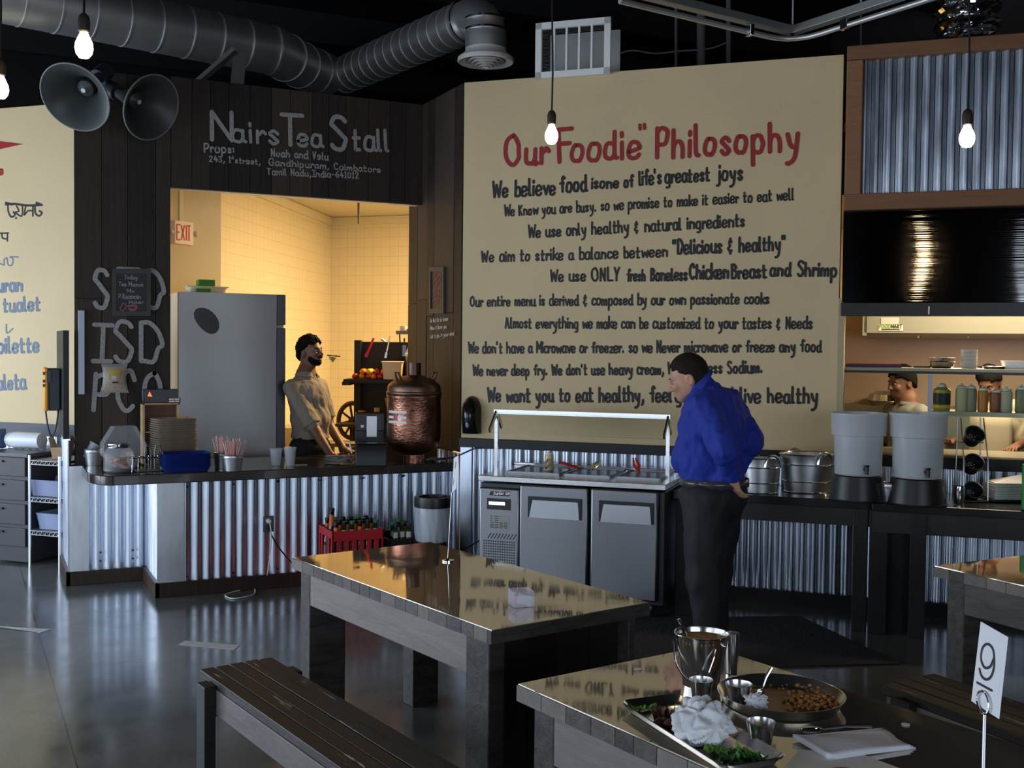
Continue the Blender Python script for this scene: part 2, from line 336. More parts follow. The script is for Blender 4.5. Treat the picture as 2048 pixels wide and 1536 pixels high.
# ---- tea stall room behind the opening
c0 = D(662, 435, 13.0); HC = c0.z; cA = D(442, 346, 13*257/346); cA.z = HC
cB = Vector((1.0, cA.y-.15, HC)); cE = c0+Vector((S2, -S2, 0))*5.0
m, nt, b = new_mat('cream wall tiles'); L = nt.links
tc = node(nt, 'ShaderNodeTexCoord'); br = node(nt, 'ShaderNodeTexBrick'); br.offset = 0
br.inputs['Color1'].default_value = (.80, .72, .52, 1); br.inputs['Color2'].default_value = (.78, .70, .50, 1); br.inputs['Mortar'].default_value = (.66, .58, .40, 1)
br.inputs['Scale'].default_value = 1; br.inputs['Mortar Size'].default_value = .003; br.inputs['Brick Width'].default_value = .11; br.inputs['Row Height'].default_value = .11
L.new(tc.outputs['UV'], br.inputs['Vector']); L.new(br.outputs[0], b.inputs['Base Color']); b.inputs['Roughness'].default_value = .3
M_tile = m
def uvwall(name, pa, pb, z0, z1, material, t=.1, side=1):
    """a wall slab whose front face carries metric UVs"""
    pa, pb = Vector(pa), Vector(pb); d = (pb-pa); d.z = 0; Lw = d.length; d.normalize(); n = Vector((d.y, -d.x, 0))*side
    vs = [(p.x, p.y, z) for p in (pa, pb, pb-n*t, pa-n*t) for z in (z0, z1)]
    me = bpy.data.meshes.new(name); me.from_pydata(vs, [], [(0, 2, 3, 1), (2, 4, 5, 3), (4, 6, 7, 5), (6, 0, 1, 7), (1, 3, 5, 7), (0, 6, 4, 2)]); me.update()
    uv = me.uv_layers.new(name='UV')
    for l in me.loops:
        v = Vector(vs[l.vertex_index]); uv.data[l.index].uv = ((v-pa).dot(d), v.z)
    o = bpy.data.objects.new(name, me); COL.objects.link(o); me.materials.append(material); return struct(o)
M_ywall = mat('cream gloss wall', (.80, .70, .46), .35)
uvwall('wall_stall_left', cB, cA, 0, HC, M_ywall); uvwall('wall_stall_side', cA, c0, 0, HC, M_tile); uvwall('wall_stall_back', c0, cE, 0, HC, M_tile)
MB().bx(0, .01, 0, .01, 0, .01)
mb = MB(); mb.add([(XR+.02, YT+.06, HC), (.62, YT+.06, HC), (cB.x, cB.y, HC), (cA.x, cA.y, HC), (c0.x, c0.y, HC), (cE.x, cE.y, HC), (XR+2.0, YK-1.9, HC)], [(0, 1, 2, 3, 4, 5, 6)])
mb.add([p+Vector((0, 0, .08)) for p in mb.v[:7]], [tuple(range(6, -1, -1))]); M_ceil = mat('stall ceiling panels', (.74, .68, .50), .6)
struct(mb.build('ceiling_stall', M_ceil, smooth=0))
mb = MB()
for a, c in ((cA, c0), (c0, cE)):
    d = (c-a); d.z = 0; d.normalize(); n = Vector((d.y, -d.x, 0)); mb.bar(Vector((a.x, a.y, HC-.05))+n*.012, Vector((c.x, c.y, HC-.05))+n*.012, .024, .09)
struct(mb.build('trim_7', M_ceil, smooth=0))
area('stall_ceiling_lamp', (4.7, 9.25, HC-.06), (4.6, 9.4, 0), 1.3, .5, 260, WARM)
area('hood_lamp', CW(4.2, -1.7, 1.83), CW(4.2, -1.7, 0), 2.4, .25, 60, (1, .78, .52))
area('kitchen_lamp', CW(4.3, -.62, 2.6), CW(4.3, -1.0, 0), 2.4, .3, 120, (1, .80, .52))
# ---- left area: mural wall on the far left, parallel to the big one
LP = G(145, 850, ZB); LD = (LP.x+LP.y)*S2
LF = FR((LP.x, LP.y, 0), A45)
mb = MB(LF); mb.bx(-2.6, .6, 0, .15, ZB, H); wl = struct(mb.build('wall_washroom', M_cream, smooth=0))
mb = MB(LF); mb.bx(-2.6, .6, -.03, .1, ZB-.1, ZB); mb2 = mb; struct(mb.build('trim_8', mat('grey rail', (.055, .06, .075), .5), smooth=0))
mb = MB(LF); mb.bx(-2.6, .6, .02, .15, 0, ZB-.1); struct(mb.build('wall_washroom_base', M_out, smooth=0))
mb = MB(); corrugated(mb, LF @ Vector((-2.6, 0, 0)), LF @ Vector((.5, 0, 0)), .0, ZB-.1); struct(mb.build('trim_9', M_galv, smooth=60))
# ---- counter carcass of the tea stall (fixed to the wall)
CTB = MB(); 
corrugated(CTB, (XC, YC, 0), (XR, YC, 0), .095, ZCT-.065, per=.076)
corrugated(CTB, (XC2+.02, YC2, 0), (XC, YC2, 0), .095, ZCT-.0, per=.072)
corrugated(CTB, (XC, YC2, 0), (XC, YC, 0), .095, ZCT-.065, per=.06)
corrugated(CTB, (XC2, YC2+.8, 0), (XC2, YC2, 0), .095, 1.02, per=.07)
# ================================================================ tea stall counter
M_ctop = mat('dark glossy counter laminate', (.035, .028, .022), .16, var=.4, vscale=(3, 3, 3), coat=.3)
M_plinth = plank_mat('brown plinth board', (.012, .007, .005), (.05, .03, .02), rough=.5)
M_flash = mat('plain galvanized flashing', (.58, .60, .63), .42, 1, var=.08, vscale=(20, 20, 6))
ct = thing('service_counter', 'long tea stall counter clad in corrugated metal with dark rounded top', 'counter', (XC, YC, 0))
CTB.build('corrugated_cladding', M_galv, ct, smooth=60, world=True)
mb = MB(); yf = YC-.075; pl = G(228, 970, ZCT-.065).x; pts = [(XR-.005, yf), (pl, yf)]
cxl = .64; cr_ = .30
for k in range(1, 9):
    a = -PI/2-(PI/2)*k/8; pts.append((pl-.0+(pl-cxl)*math.cos(a) if 0 else pl+(pl-cxl)*math.cos(a), yf+cr_+cr_*math.sin(a)))
pts += [(cxl, YT-.062), (1.262, YT-.062), (1.262, YT+.13), (XR-.005, YT+.13)]
mb.prism(pts, ZCT-.065, ZCT); mb.build('countertop', M_ctop, ct, world=True, bevel=.006, smooth=40)
mb = MB(); t_ = .03
for (a, b_) in (((XC-.0, YC), (XR, YC)), ((XC2+.0, YC2), (XC-.0, YC2))): mb.bx(a[0]-.03, b_[0], a[1]-.026, a[1]+.004, 0, .098, tone=random.random())
mb.bx(XC-.03, XC, YC-.026, YC2-.027, 0, .098, tone=.9); mb.bx(XC2-.03, XC2, YC2-.026, YC2+.8, 0, .098, tone=.8)
mb.build('plinth', M_plinth, ct, world=True, smooth=0, bevel=.003)
mb = MB(); z0_, z1_ = .097, ZCT-.066
mb.bx(XC-.013, XC+.16, YC-.013, YC-.009, z0_, z1_); mb.bx(XC-.013, XC-.009, YC-.012, YC+.03, z0_, z1_)
mb.build('corner_flashing', M_flash, ct, world=True, smooth=0); mb = MB(); mb.bx(XC2-.012, XC2+.12, YC2-.013, YC2-.009, z0_, .84); mb.bx(XC2-.014, XC2-.010, YC2-.013, YC2+.04, z0_, 1.02); mb.build('corner_flashing', M_flash, ct, world=True, smooth=0)

mb = MB()
for x in np.arange(XC+.18, XR-.1, .31):
    for z in (.13, z1_-.03): MB().cyl((x, YC-.014, z+random.uniform(-.01, .01)), (x, YC-.001, z), .007, n=8).build('screw', M_bplastic, ct, world=True)
for x in (XC2+.2, XC2+.42):
    for z in (.16, .22): MB().cyl((x, YC2-.014, z), (x, YC2+.003, z), .006, n=8).build('screw', M_bplastic, ct, world=True)

# ---- sheet-metal doorway bracket and dark board with the pay phone on the pillar's left side
mb = MB(); mb.hexa([Vector((XC2-.045, y, z)) for y, z in ((YT-.06, 1.03), (YT+.62, 1.10))]+[Vector((XC2-.005, y, z)) for y, z in ((YT+.62, 1.10), (YT-.06, 1.03))]+
                   [Vector((XC2-.045, y, 1.79)) for y in (YT-.06, YT+.62)]+[Vector((XC2-.005, y, 1.79)) for y in (YT+.62, YT-.06)])
tag(mb.build('mounting_board', M_blackwood, smooth=0, bevel=.003), 'dark wooden board carrying the yellow pay phone on the pillar side', 'board')
mb = MB(); q0, q1 = YP(158, 790, YT-.09), YP(171, 620, YT-.09); mb.bx(q0.x, q1.x, YT-.032, YT-.004, q0.z, q1.z)
tag(mb.build('metal_strip', mat('grey aluminium', (.28, .31, .36), .4, .6), smooth=0, bevel=.003), 'grey metal strip on the left edge of the dark pillar', 'strip')
q0, q1 = D(85, 820, 7.9), D(137, 735, 7.9)
ph = thing('pay_phone', 'yellow and dark grey pay phone box mounted on the dark board', 'telephone', (XC2-.05, YT+.22, q0.z))
hh = q1.z-q0.z; yc = YT+.22
pw_ = (XC2-.05)-YP(86, 780, yc).x
M_yel = mat('yellow orange plastic', (.72, .33, .03), .4); M_dk = mat('dark slate plastic', (.03, .036, .05), .45)
MB().bx(-pw_*.72, 0, -.09, .09, 0, hh*.98).build('housing', M_dk, ph, bevel=.008)
MB().bx(-pw_, -pw_*.70, -.10, .10, -.004, hh).build('front_cover', M_yel, ph, bevel=.012)
mb = MB()
for z in (hh*.9, hh*.72, hh*.62): mb.bx(-pw_-.004, -pw_+.006, -.103, -.05, z-.02, z)
mb.bx(-pw_+.02, -pw_+.045, -.102, -.098, hh*.66, hh*.93); mb.build('slot', M_bplastic, ph, smooth=0)
mb = MB(); q = [(-pw_*.85, .0, 0)]+[(-pw_*.85+pw_*.75*(t/8), -.02, -.19*math.sin(PI*t/8)**.7) for t in range(1, 8)]+[(-pw_*.06, 0, 0)]
mb.tube(q, .006, 8); mb.build('cord', M_dk, ph)
# ================================================================ sandwich prep refrigerator
OFF = .80
uL, uR = cu(CP(960.5, 1060, OFF)), cu(CP(1329, 1060, OFF)); W_ = uR-uL
def pz(x, y, off=OFF): return CP(x, y, off).z
def pu(x, y=1060, off=OFF): return cu(CP(x, y, off))-uL
zt = pz(1331, 969, OFF+.02); zb_ = pz(1318, 1203); zr = pz(1331, 981, OFF+.02)
pr = thing('prep_refrigerator', 'stainless steel refrigerated prep table on casters under the mural', 'refrigerator', CW(uL, 0, 0), A45)
mb = MB(); mb.bx(0, W_, -OFF, -.08, zb_-.03, zr-.012); mb.build('body', mat('dark cabinet steel', (.05, .05, .055), .4, .8), pr, smooth=0, bevel=.006)
mb = MB(); px1 = pu(1040.5); mb.bx(.0, px1, -OFF-.03, -OFF+.005, zb_-.005, pz(985, 974)); mb.build('side_panel', M_steel, pr, bevel=.012)
def door(n, x0, x1):
    d = MB().bx(x0, x1, -OFF-.045, -OFF+.003, zb_, zr-.008).build('door', M_steel, pr, bevel=.012); w_ = x1-x0; yo = -OFF-.046
    hx0, hx1 = x0+w_*.135, x1-w_*(.09 if n == 0 else .06); zt_ = zr-.03-.05; zl = zt_-.135
    mb = MB(); mb.bx(hx0, hx1, yo-.012, yo+.004, zt_-.022, zt_)
    for xa, s in ((hx0, 1), (hx1, -1)): mb.hexa([(xa, yo-.010, zl), (xa+s*.010, yo-.010, zl), (xa+s*.010, yo+.004, zl), (xa, yo+.004, zl), (xa, yo-.012, zt_-.005), (xa+s*.026, yo-.012, zt_-.005), (xa+s*.026, yo+.004, zt_-.005), (xa, yo+.004, zt_-.005)])
    mb.build('handle', M_bplastic, d, smooth=0)
    mb = MB(); mb.hexa([(hx0+.011, yo-.016, zl), (hx1-.011, yo-.016, zl), (hx1-.011, yo, zl), (hx0+.011, yo, zl), (hx0+.026, yo-.002, zt_-.02), (hx1-.026, yo-.002, zt_-.02), (hx1-.026, yo+.002, zt_-.02), (hx0+.026, yo+.002, zt_-.02)]); mb.build('handle_plate', M_steel, d, smooth=0)
door(0, pu(1042.5), pu(1179)); door(1, pu(1184), pu(1318))
mb = MB(); mb.bx(-.004, W_+.012, -OFF-.035, -.08, zr, zt); mb.bx(-.004, W_+.012, -.12, -.08, zt, zt+.02)
mb.build('worktop', M_steelh, pr, bevel=.004)
pans = MB()
cells = [(.10, .40, 3), (.42, .68, 2), (.71, .95, 1)]
for a, c, n in cells:                                     # raised pan rims with dark wells
    x0, x1 = W_*a, W_*c; y0, y1 = -OFF+.16, -.2
    for s0, s1, t0, t1 in ((x0, x1, y0, y0+.012), (x0, x1, y1-.012, y1), (x0, x0+.012, y0, y1), (x1-.012, x1, y0, y1)): pans.bx(s0, s1, t0, t1, zt, zt+.014)
pans.build('pan_rim', M_steel, pr, smooth=0)
mb = MB()
for a, c, n in cells: mb.bx(W_*a+.014, W_*c-.014, -OFF+.174, -.214, zt+.001, zt+.006)
mb.build('pan_well', mat('dark pan well', (.03, .02, .015), .3), pr, smooth=0)
# sneeze guard
zg = pz(1336, 829, .5); gl0, gl1 = pu(993, 900, .5), pu(1336, 900, .5)
mb = MB()
for x in (gl0, gl1): mb.bx(x-.012, x+.012, -.512, -.488, zt-.02, zg)
mb.bx(gl0-.015, gl1+.015, -.52, -.48, zg-.03, zg)
for x in (gl0, gl1): mb.bar((x, -.5, zg-.01), (x, -.64, zg-.14), .03, .012, up=(1, 0, 0)); mb.bar((x, -.5, zg-.01), (x, -.40, zg-.13), .03, .012, up=(1, 0, 0))
mb.build('guard_frame', M_steelh, pr, smooth=0)
M_glass = mat('clear glass', (.93, .97, .96), .01, trans=1, ior=1.12)
mb = MB(); mb.hexa([(gl0-.02, -.655, zg-.15), (gl1+.02, -.655, zg-.15), (gl1+.02, -.649, zg-.15), (gl0-.02, -.649, zg-.15), (gl0-.02, -.525, zg-.02), (gl1+.02, -.525, zg-.02), (gl1+.02, -.519, zg-.02), (gl0-.02, -.519, zg-.02)])
mb.build('guard_glass', M_glass, pr, smooth=0)
# controls and vents on the side panel
yo = -OFF-.0305
def pp(x0, x1, y0, y1, mt, nm, par, d=.004):
    return MB().bx(pu(x0), pu(x1), yo-d, yo+.001, pz((x0+x1)/2, y1), pz((x0+x1)/2, y0)).build(nm, mt, par, smooth=0)
pp(977, 1023.5, 996, 1018, M_bplastic, 'control_panel', pr, .006)
pp(981, 1013, 1002, 1008.5, mat('lit white display', (.3, .3, .3), .4, emit=(.85, .92, 1), es=1.1), 'display', pr, .0075)
M_lab = mat('pale label', (.30, .30, .29), .5)
pp(983, 1021, 1030, 1056, M_lab, 'spec_label', pr, .0012)
mb = MB()
for k, yy in enumerate((1031, 1035, 1039, 1043, 1047, 1050, 1053)):
    for j in range(4 if k > 2 else 2): x = 984+j*9; mb.bx(pu(x), pu(x+(7 if k > 2 or j else 3)), yo-.0018, yo-.001, pz(1000, yy+1.8), pz(1000, yy))
mb.build('label_print', mat('grey print', (.09, .09, .09), .6), pr, smooth=0)
mb = MB(); gx0, gx1 = pu(970.5), pu(1033); gz1 = pz(1000, 1080); st = (gx1-gx0)/13.5
for i in range(14):
    for j in range(17):
        z = gz1-j*st*1.05; x = gx0+i*st; mb.bx(x, x+st*.55, yo-.0015, yo+.001, z-st*.6, z)
for i in range(9): x = gx0+.03+i*st*1.35; mb.bar((x, yo-.0006, gz1+.012), (x+.022, yo-.0006, gz1+.048), .006, .0012, up=(0, 1, 0))
mb.build('vent_grille', M_bplastic, pr, smooth=0)
mb = MB(); mb.hexa([(pu(981), yo-.003, pz(1000, 990)), (pu(1020), yo-.003, pz(1000, 990.5)), (pu(1020), yo, pz(1000, 990.5)), (pu(981), yo, pz(1000, 990)), (pu(984), yo-.003, pz(1000, 982)), (pu(1024), yo-.003, pz(1000, 983)), (pu(1024), yo, pz(1000, 983)), (pu(984), yo, pz(1000, 982))])
LOGO = mb.build('badge', M_bplastic, pr, smooth=0)
for i, (x, y) in enumerate(((.12, -OFF+.12), (W_-.09, -OFF+.12), (.12, -.16), (W_-.09, -.16))):
    c = MB(); c.tube([(x+.02*math.cos(a)*0, y+.052*math.cos(a), .055+.047*math.sin(a)) for a in np.linspace(0, 2*PI, 20)[:-1]], .018, 8, closed=True); c.cyl((x-.014, y, .055), (x+.014, y, .055), .04, n=16)
    for s in (-1, 1): c.bar((x+s*.022, y, .055), (x+s*.02, y-.02, zb_-.03), .006, .035)
    c.build('caster', M_bplastic if i != 1 else M_bplastic, pr)
# tongs, bottle and utensils on the prep table
def at(x, y, z, off): p = CP(x, y, off); return Vector((p.x, p.y, z))
def squeeze(label, p, r, h, liquid, cap, group=None, name='squeeze_bottle'):
    t = thing(name, label, 'bottle', p, 0, group)
    MB().lathe([(.0005, 0), (r*.93, .0), (r, h*.05), (r, h*.72), (r*.92, h*.80), (r*.6, h*.84)], n=20).build('bottle_body', liquid, t)
    MB().lathe([(r*.78, h*.80), (r*.8, h*.83), (r*.8, h*.89), (r*.3, h*.92), (r*.12, h), (.0005, h)], n=16).build('nozzle_cap', cap, t); return t
M_sqcl = mat('cloudy pale yellow plastic', (.55, .48, .30), .3, sss=.2); M_wcap = mat('milky white cap', (.72, .72, .70), .35)
pb = CW(uL+pu(1098, 960, .42), .42, zt+.007)
squeeze('clear squeeze bottle of pale sauce standing on the steel prep table', pb, .032, .135, M_sqcl, M_wcap)
M_redp = mat('glossy red plastic', (.48, .012, .015), .3)
def tongs(label, x, y, off, ang, mt, L_=.16, tilt=.35):
    p = CW(uL+pu(x, y, off), off, zt+.035); t = thing('tongs', label, 'tongs', p, ang)
    for s in (-1, 1): mb = MB(); mb.tube([(0, 0, 0), (L_*.5, s*.018, L_*.5*tilt), (L_, s*.008, L_*tilt)], [.007, .009, .006], 8); mb.build('arm', mt, t)
    return t
tongs('red handled tongs lying in the middle food pan', 1158, 945, .45, 2.6, M_redp, .13, .3)
tongs('red handled tongs standing up at the right food pan', 1278, 955, .55, 1.3, M_redp, .11, .75)
tongs('steel tongs resting at the left food pan rim', 1092, 953, .55, .9, M_steelh, .10, .5)
tongs('steel tongs crossing the gap between middle and right pans', 1185, 952, .5, .6, M_steelh, .10, .5)
# ================================================================ steel-topped timber tables
M_ttop = mat('worn mirror steel tabletop', (.60, .55, .47), .045, .86, bump=.0012, bscale=(2.6, 2.6, 2.6), rvar=.03, vscale=(5, 5, 5))
M_tunder = M_blackwood
def table(label, A, B, Lg, z, bl=0, endpanel=True):
    """A far-left corner, B far-right corner of the top at height z; the table runs Lg towards the camera"""
    d = (B-A); d.z = 0; W = d.length; ang = math.atan2(d.y, d.x)
    t = thing('dining_table', label, 'table', (A.x, A.y, 0), ang, None)
    MB().bx(.004, W-.004, -Lg+.004, -.004, z-.004, z).build('steel_top', M_ttop, t, smooth=0)
    mb = MB(); y = 0
    while y > -Lg+.02:
        w_ = min(random.uniform(.07, .12), Lg+y); mb.bx(0, W, y-w_+.002, y, z-.05, z-.0045, tone=random.random()); y -= w_
    mb.build('top_planks', M_table, t, smooth=0, bevel=.0012)
    ap = MB()
    for x in (.035, W-.035): ap.bx(x-.02, x+.02, -Lg+.12, -.12, z-.19, z-.05, tone=random.random())
    ap.build('apron', M_beam, t, smooth=0, bevel=.003)
    for x, s in ((.03, 1), (W-.03, -1)):
        for y in (-.07, -Lg+.17):
            lg = MB(); lg.bx(x-.018*1, x+s*.16 if y > -.2 else x+s*.05, y-.09 if y > -.2 else y-.14, y, 0, z-.05, tone=random.random()); lg.build('leg', M_table, t, smooth=0, bevel=.004)
    if endpanel:
        mb = MB(); boards(mb, (.05, -Lg+.09, 0), (W-.05, -Lg+.09, 0), .18, z-.05, .025, .14, jit=.002); mb.build('end_panel', M_blackwood, t, smooth=0)
    return t
ZT = .745
A1, B1, D1 = G(583, 1115, ZT), G(860, 1083.5, ZT), G(855, 1280, ZT)
table('mirror-bright steel-topped timber table in the middle, sign stand and sweetener box on it', A1, B1, (D1-A1).length, ZT)
A2, B2 = G(1033, 1367, ZT), G(1412, 1290, ZT)
table('steel-topped timber table in the foreground laden with dirty dishes', A2, B2, 1.55, ZT)
A3 = G(1867, 1131, ZT); ax = (D1-A1).normalized(); bx_ = Vector((-ax.y, ax.x, 0))
if bx_.x < 0: bx_ = -bx_
table('steel-topped timber table at the right edge, cut by the frame', A3, A3+bx_*.76, 1.5, ZT)
print('T1', (B1-A1).length, (D1-A1).length, 'T2', (B2-A2).length, math.degrees(math.atan2((B2-A2).y, (B2-A2).x)), 'prep', W_, zt, zb_, zr, zg)
def bench(label, A, B, Lg, z, n=5, mt=None):
    d = (B-A); d.z = 0; W = d.length; ang = math.atan2(d.y, d.x)
    t = thing('bench', label, 'bench', (A.x, A.y, 0), ang); w_ = W/n
    for k in range(n): mb = MB(); mb.tone = random.random(); mb.bx(k*w_+.002, (k+1)*w_-.003, -Lg, random.uniform(-.012, .004), z-.035, z-random.uniform(0, .003), tone=mb.tone); mb.add([], []); o = mb.build('slat', mt or M_bench, t, smooth=0, bevel=.003)
    mb = MB(); mb.bx(.0, .03, -Lg+.02, -.04, z-.13, z-.036, tone=.6); mb.bx(W-.03, W, -Lg+.02, -.04, z-.13, z-.036, tone=.3); mb.build('side_rail', M_beam, t, smooth=0, bevel=.003)
    for y in (-.10, -Lg+.16):
        for x, s in ((-.045, 1), (W+.045, -1)): lg = MB(); lg.bx(x, x+s*.043, y-.085, y, 0, z-.02, tone=random.random()); lg.build('leg', M_blackwood, t, smooth=0, bevel=.003)
        br = MB(); br.bx(-.04, W+.04, y-.08, y-.05, z-.135, z-.037); br.build('cross_rail', M_blackwood, t, smooth=0)
    return t
ZS = .46
bench('worn dark slatted bench in the foreground left of the middle table', G(398, 1337, ZS), G(545, 1313, ZS), 1.6, ZS)
Q1 = G(1757, 1367, ZS); bench('dark slatted bench at the lower right beside the foreground table', Q1, Q1+bx_*.30, 1.4, ZS, 4)
# ================================================================ back counter along the kitchen front
def kp(x, y, off): return cu(CP(x, y, off))
OC = .62; M_cons = M_blackwood
zc = CP(1600, 995, OC).z; zc = .80
cs = thing('console_counter', 'black timber side counter along the wall holding tubs and water jugs', 'counter', CW(0, 0, 0), A45)
x0, x1, x2 = kp(1345, 1000, OC), kp(1745, 1005, OC), 6.0
mb = MB(); mb.bx(x0, x1-.012, -OC, -.04, zc-.05, zc, tone=.4); mb.bx(x1, x2, -OC-.06, -.04, zc-.05, zc-.003, tone=.6); mb.build('countertop', mat('black gloss counter top', (.012, .011, .011), .22), cs, smooth=0, bevel=.004)
mb = MB(); mb.bx(x0+.02, x1-.01, -OC+.03, -OC+.06, zc-.16, zc-.05); mb.bx(x1, x2, -OC-.02, -OC+.01, zc-.18, zc-.05, tone=.8); mb.build('apron', M_cons, cs, smooth=0)
for xa, xb, o_ in ((x0+.02, x0+.16, 0), (kp(1705, 1100, OC), kp(1735, 1100, OC), 0), (kp(1738, 1100, OC+.05), kp(1775, 1100, OC+.05), .03), (kp(1820, 1100, OC+.05), kp(1853, 1100, OC+.05), .05), (5.2, 5.35, .05)):
    MB().bx(xa, xb, -OC+.02-o_, -OC+.12-o_, 0, zc-.05).build('post', M_cons, cs, smooth=0, bevel=.003)
mb = MB(); mb.bx(kp(1738, 1100, OC), kp(1853, 1100, OC), -OC+.10, -OC+.13, 0, zc-.05); mb.build('end_panel', M_cons, cs, smooth=0)
# dark mat under the customer
ma = [G(1150, 1345), G(1190, 1240), G(1600, 1235), G(1800, 1330)]
mb = MB(); mb.add([p+Vector((0, 0, .001)) for p in (ma[0], ma[3], ma[2], ma[1])]+[p+Vector((0, 0, .011)) for p in (ma[0], ma[3], ma[2], ma[1])], [(3, 2, 1, 0), (4, 5, 6, 7), (0, 1, 5, 4), (1, 2, 6, 5), (2, 3, 7, 6), (3, 0, 4, 7)])
tag(mb.build('floor_mat', mat('dark ribbed mat', (.022, .022, .028), .8, bump=.006, bscale=(60, 60, 60)), smooth=0), 'dark textured floor mat in front of the steel prep table', 'mat')
M_tape = mat('white floor tape', (.55, .55, .55), .5, var=.12, vscale=(9, 9, 9))
for lab, q in (('white tape strip on the concrete right of the floor joint', ((356, 1290), (370, 1282), (480, 1291), (468, 1300))), ('white tape strip crossing the floor joint at the left edge', ((-60, 1246), (-50, 1250), (101, 1259), (80, 1266)))):
    ps = [G(*p) for p in q]; ps = ps if True else ps; mb = MB(); mb.add([p+Vector((0, 0, .0005)) for p in ps]+[p+Vector((0, 0, .002)) for p in ps], [(3, 2, 1, 0), (4, 5, 6, 7), (0, 1, 5, 4), (1, 2, 6, 5), (2, 3, 7, 6), (3, 0, 4, 7)])
    tag(mb.build('floor_tape', M_tape, smooth=0), lab, 'tape', 'white tape strips on the floor')
# ================================================================ kitchen front: steel hood, bar, ledge
ks = thing('hood_panel', 'dark reflective stainless steel hood panel below the corrugated frame', 'hood', CW(U0, 0, 0), A45)
zh0, zh1 = CP(1700, 605, .02).z, zf-.012
mb = MB(); mb.grid(lambda a, b_: Vector((.002+a*3.4, -.02-.0035*math.sin(a*24+.7*math.sin(b_*3))*math.exp(-a*4), zh0+b_*(zh1-zh0))), 90, 24); mb.bx(0, 3.4, 0, .02, zh0, zh1)
mb.build('sheet', M_steeld, ks, smooth=60)
zq = CP(1700, 632, .03).z
MB().bx(-.004, 3.4, -.03, .05, zq, zh0-.002).build('bottom_bar', M_bplastic, ks, smooth=0, bevel=.003)
mb = MB(KF); mb.bx(U0, 6.2, -.05, .35, ZB-.075, ZB-.0, tone=.4); struct(mb.build('trim_10', M_blackwood, smooth=0, bevel=.003))
mb = MB(KF); mb.bx(U0-.02, U0+.02, -.005, .12, ZB, 2.05); struct(mb.build('trim_11', mat('wall edge paint', (.42, .34, .2), .6), smooth=0))
M_kwall = mat('brown pink kitchen wall', (.52, .36, .27), .5); M_kside = mat('tan kitchen wall', (.42, .34, .20), .5)
kb = KF; mb = MB(KF); mb.bx(1.9, 6.4, 2.3, 2.4, 0, 3.0); struct(mb.build('wall_kitchen_back', M_kwall, smooth=0))
mb = MB(KF); mb.bx(1.95, 2.05, .16, 2.3, 0, 3.0); struct(mb.build('wall_kitchen_side', M_kside, smooth=0))
mb = MB(KF); mb.bx(1.9, 6.4, .16, 2.4, 2.75, 2.85); struct(mb.build('ceiling_kitchen', M_kside, smooth=0))
# ================================================================ hand-painted lettering (brush strokes)
# each glyph: advance, strokes; a point is two hex digits x,y: baseline 4, x-height 9, ascender d, descender 0
GL = {}
for _l in """a 5 4839190705143446 494554|b 4 0d04 0719394745341405|c 4 48391907051434 3445|d 5 4839190705143446 4d4554|e 5 06474839190705143445|f 4 4c3d2c2a24 0939|g 5 4839190705143446 4945423111|h 5 0d04 0719394744|i 1 0904 0b0c|j 3 29221101 2b2c
k 4 0d04 4906 1744|l 2 0d0514|m 7 0904 0719283834 3748596864|n 5 0904 0719384844|o 5 2919070514243446483929|p 5 0900 0719394746341405|q 5 4839190705143446 4940|r 3 0904 07182938|s 4 3829190817263524 241405|t 4 1c15142434 0939|u 5 090514243446 494454|v 4 09242449
w 6 0914143838545469|x 4 0944 4904|y 5 09162535 49321000|z 4 0949490404 0444|A 6 042d2d54 1848|B 5 0d04 0c2d3c4b3a2909 294857463404|C 5 4b3d2d1c0a0715243445|D 5 0d04 0d2d4b5847341404|E 5 0d04 0d4d 0939 0444|F 5 0d04 0d5d 0949|G 6 5b4d2d1c0a0715244456 3858
H 5 0d04 4d44 0949|I 4 0d4d 2d24 0444|K 5 0d04 4d08 1944|L 4 0d040444|M 6 040d0d37376d6d64|N 5 040d0d44444d|O 6 3d1c0a07153456585a4c3d|P 5 0d04 0c2d4c4a3808|R 5 0d04 0c2d4c4a2908 1844|S 5 4c3d1d0b1a38474634140 5|T 5 0d5d 2d24|V 5 0d24244d|W 7 0d14143b3b54547d|Y 5 0d28 4d2824
0 5 2d0b062446494b2d|1 3 0b1d1d14 0424|2 5 0b1d3d4b39040444|3 5 0c2d4c292947452405|4 5 2d070757 3a34|6 5 4d1a071534464828 2807|9 5 4a3d1d0b19394b 4d4424|, 2 151402|. 2 0405|' 2 0d0b|" 3 0d0b 2d2b|- 4 0838|: 2 0506 0809|& 5 3a2b1a192828170615243 5 2c2b 2423|/ 4 033d""".replace('\n', '|').split('|'):
    _c, _w, _st = _l[0], _l[2], _l[4:].replace('0 5', '05').replace('243 5', '2435'); GL[_c] = (int(_w), [[(int(q[i], 16), int(q[i+1], 16)-4) for i in range(0, len(q)-1, 2)] for q in _st.split(' ')])
GL[' '] = (3, [])
def glyphs(ch): return GL.get(ch, (3, []))
def smooth2(P, n=5):
    """Catmull-Rom through the points; a doubled point stays a corner"""
    if len(P) < 3: return [tuple(P[0]+(P[-1]-P[0])*k/n) for k in range(n+1)] if 0 else P
    res = []
    for i in range(len(P)-1):
        p1, p2 = P[i], P[i+1]
        if (p2-p1).length < 1e-6: continue
        p0 = P[i-1] if i > 0 else p1; p3 = P[i+2] if i+2 < len(P) else p2
        for k in range(n):
            t = k/n; res.append(.5*((2*p1)+(p2-p0)*t+(2*p0-5*p1+4*p2-p3)*t*t+(3*p1-p0-3*p2+p3)*t**3))
    return res+[P[-1]]
LIFT = [0]
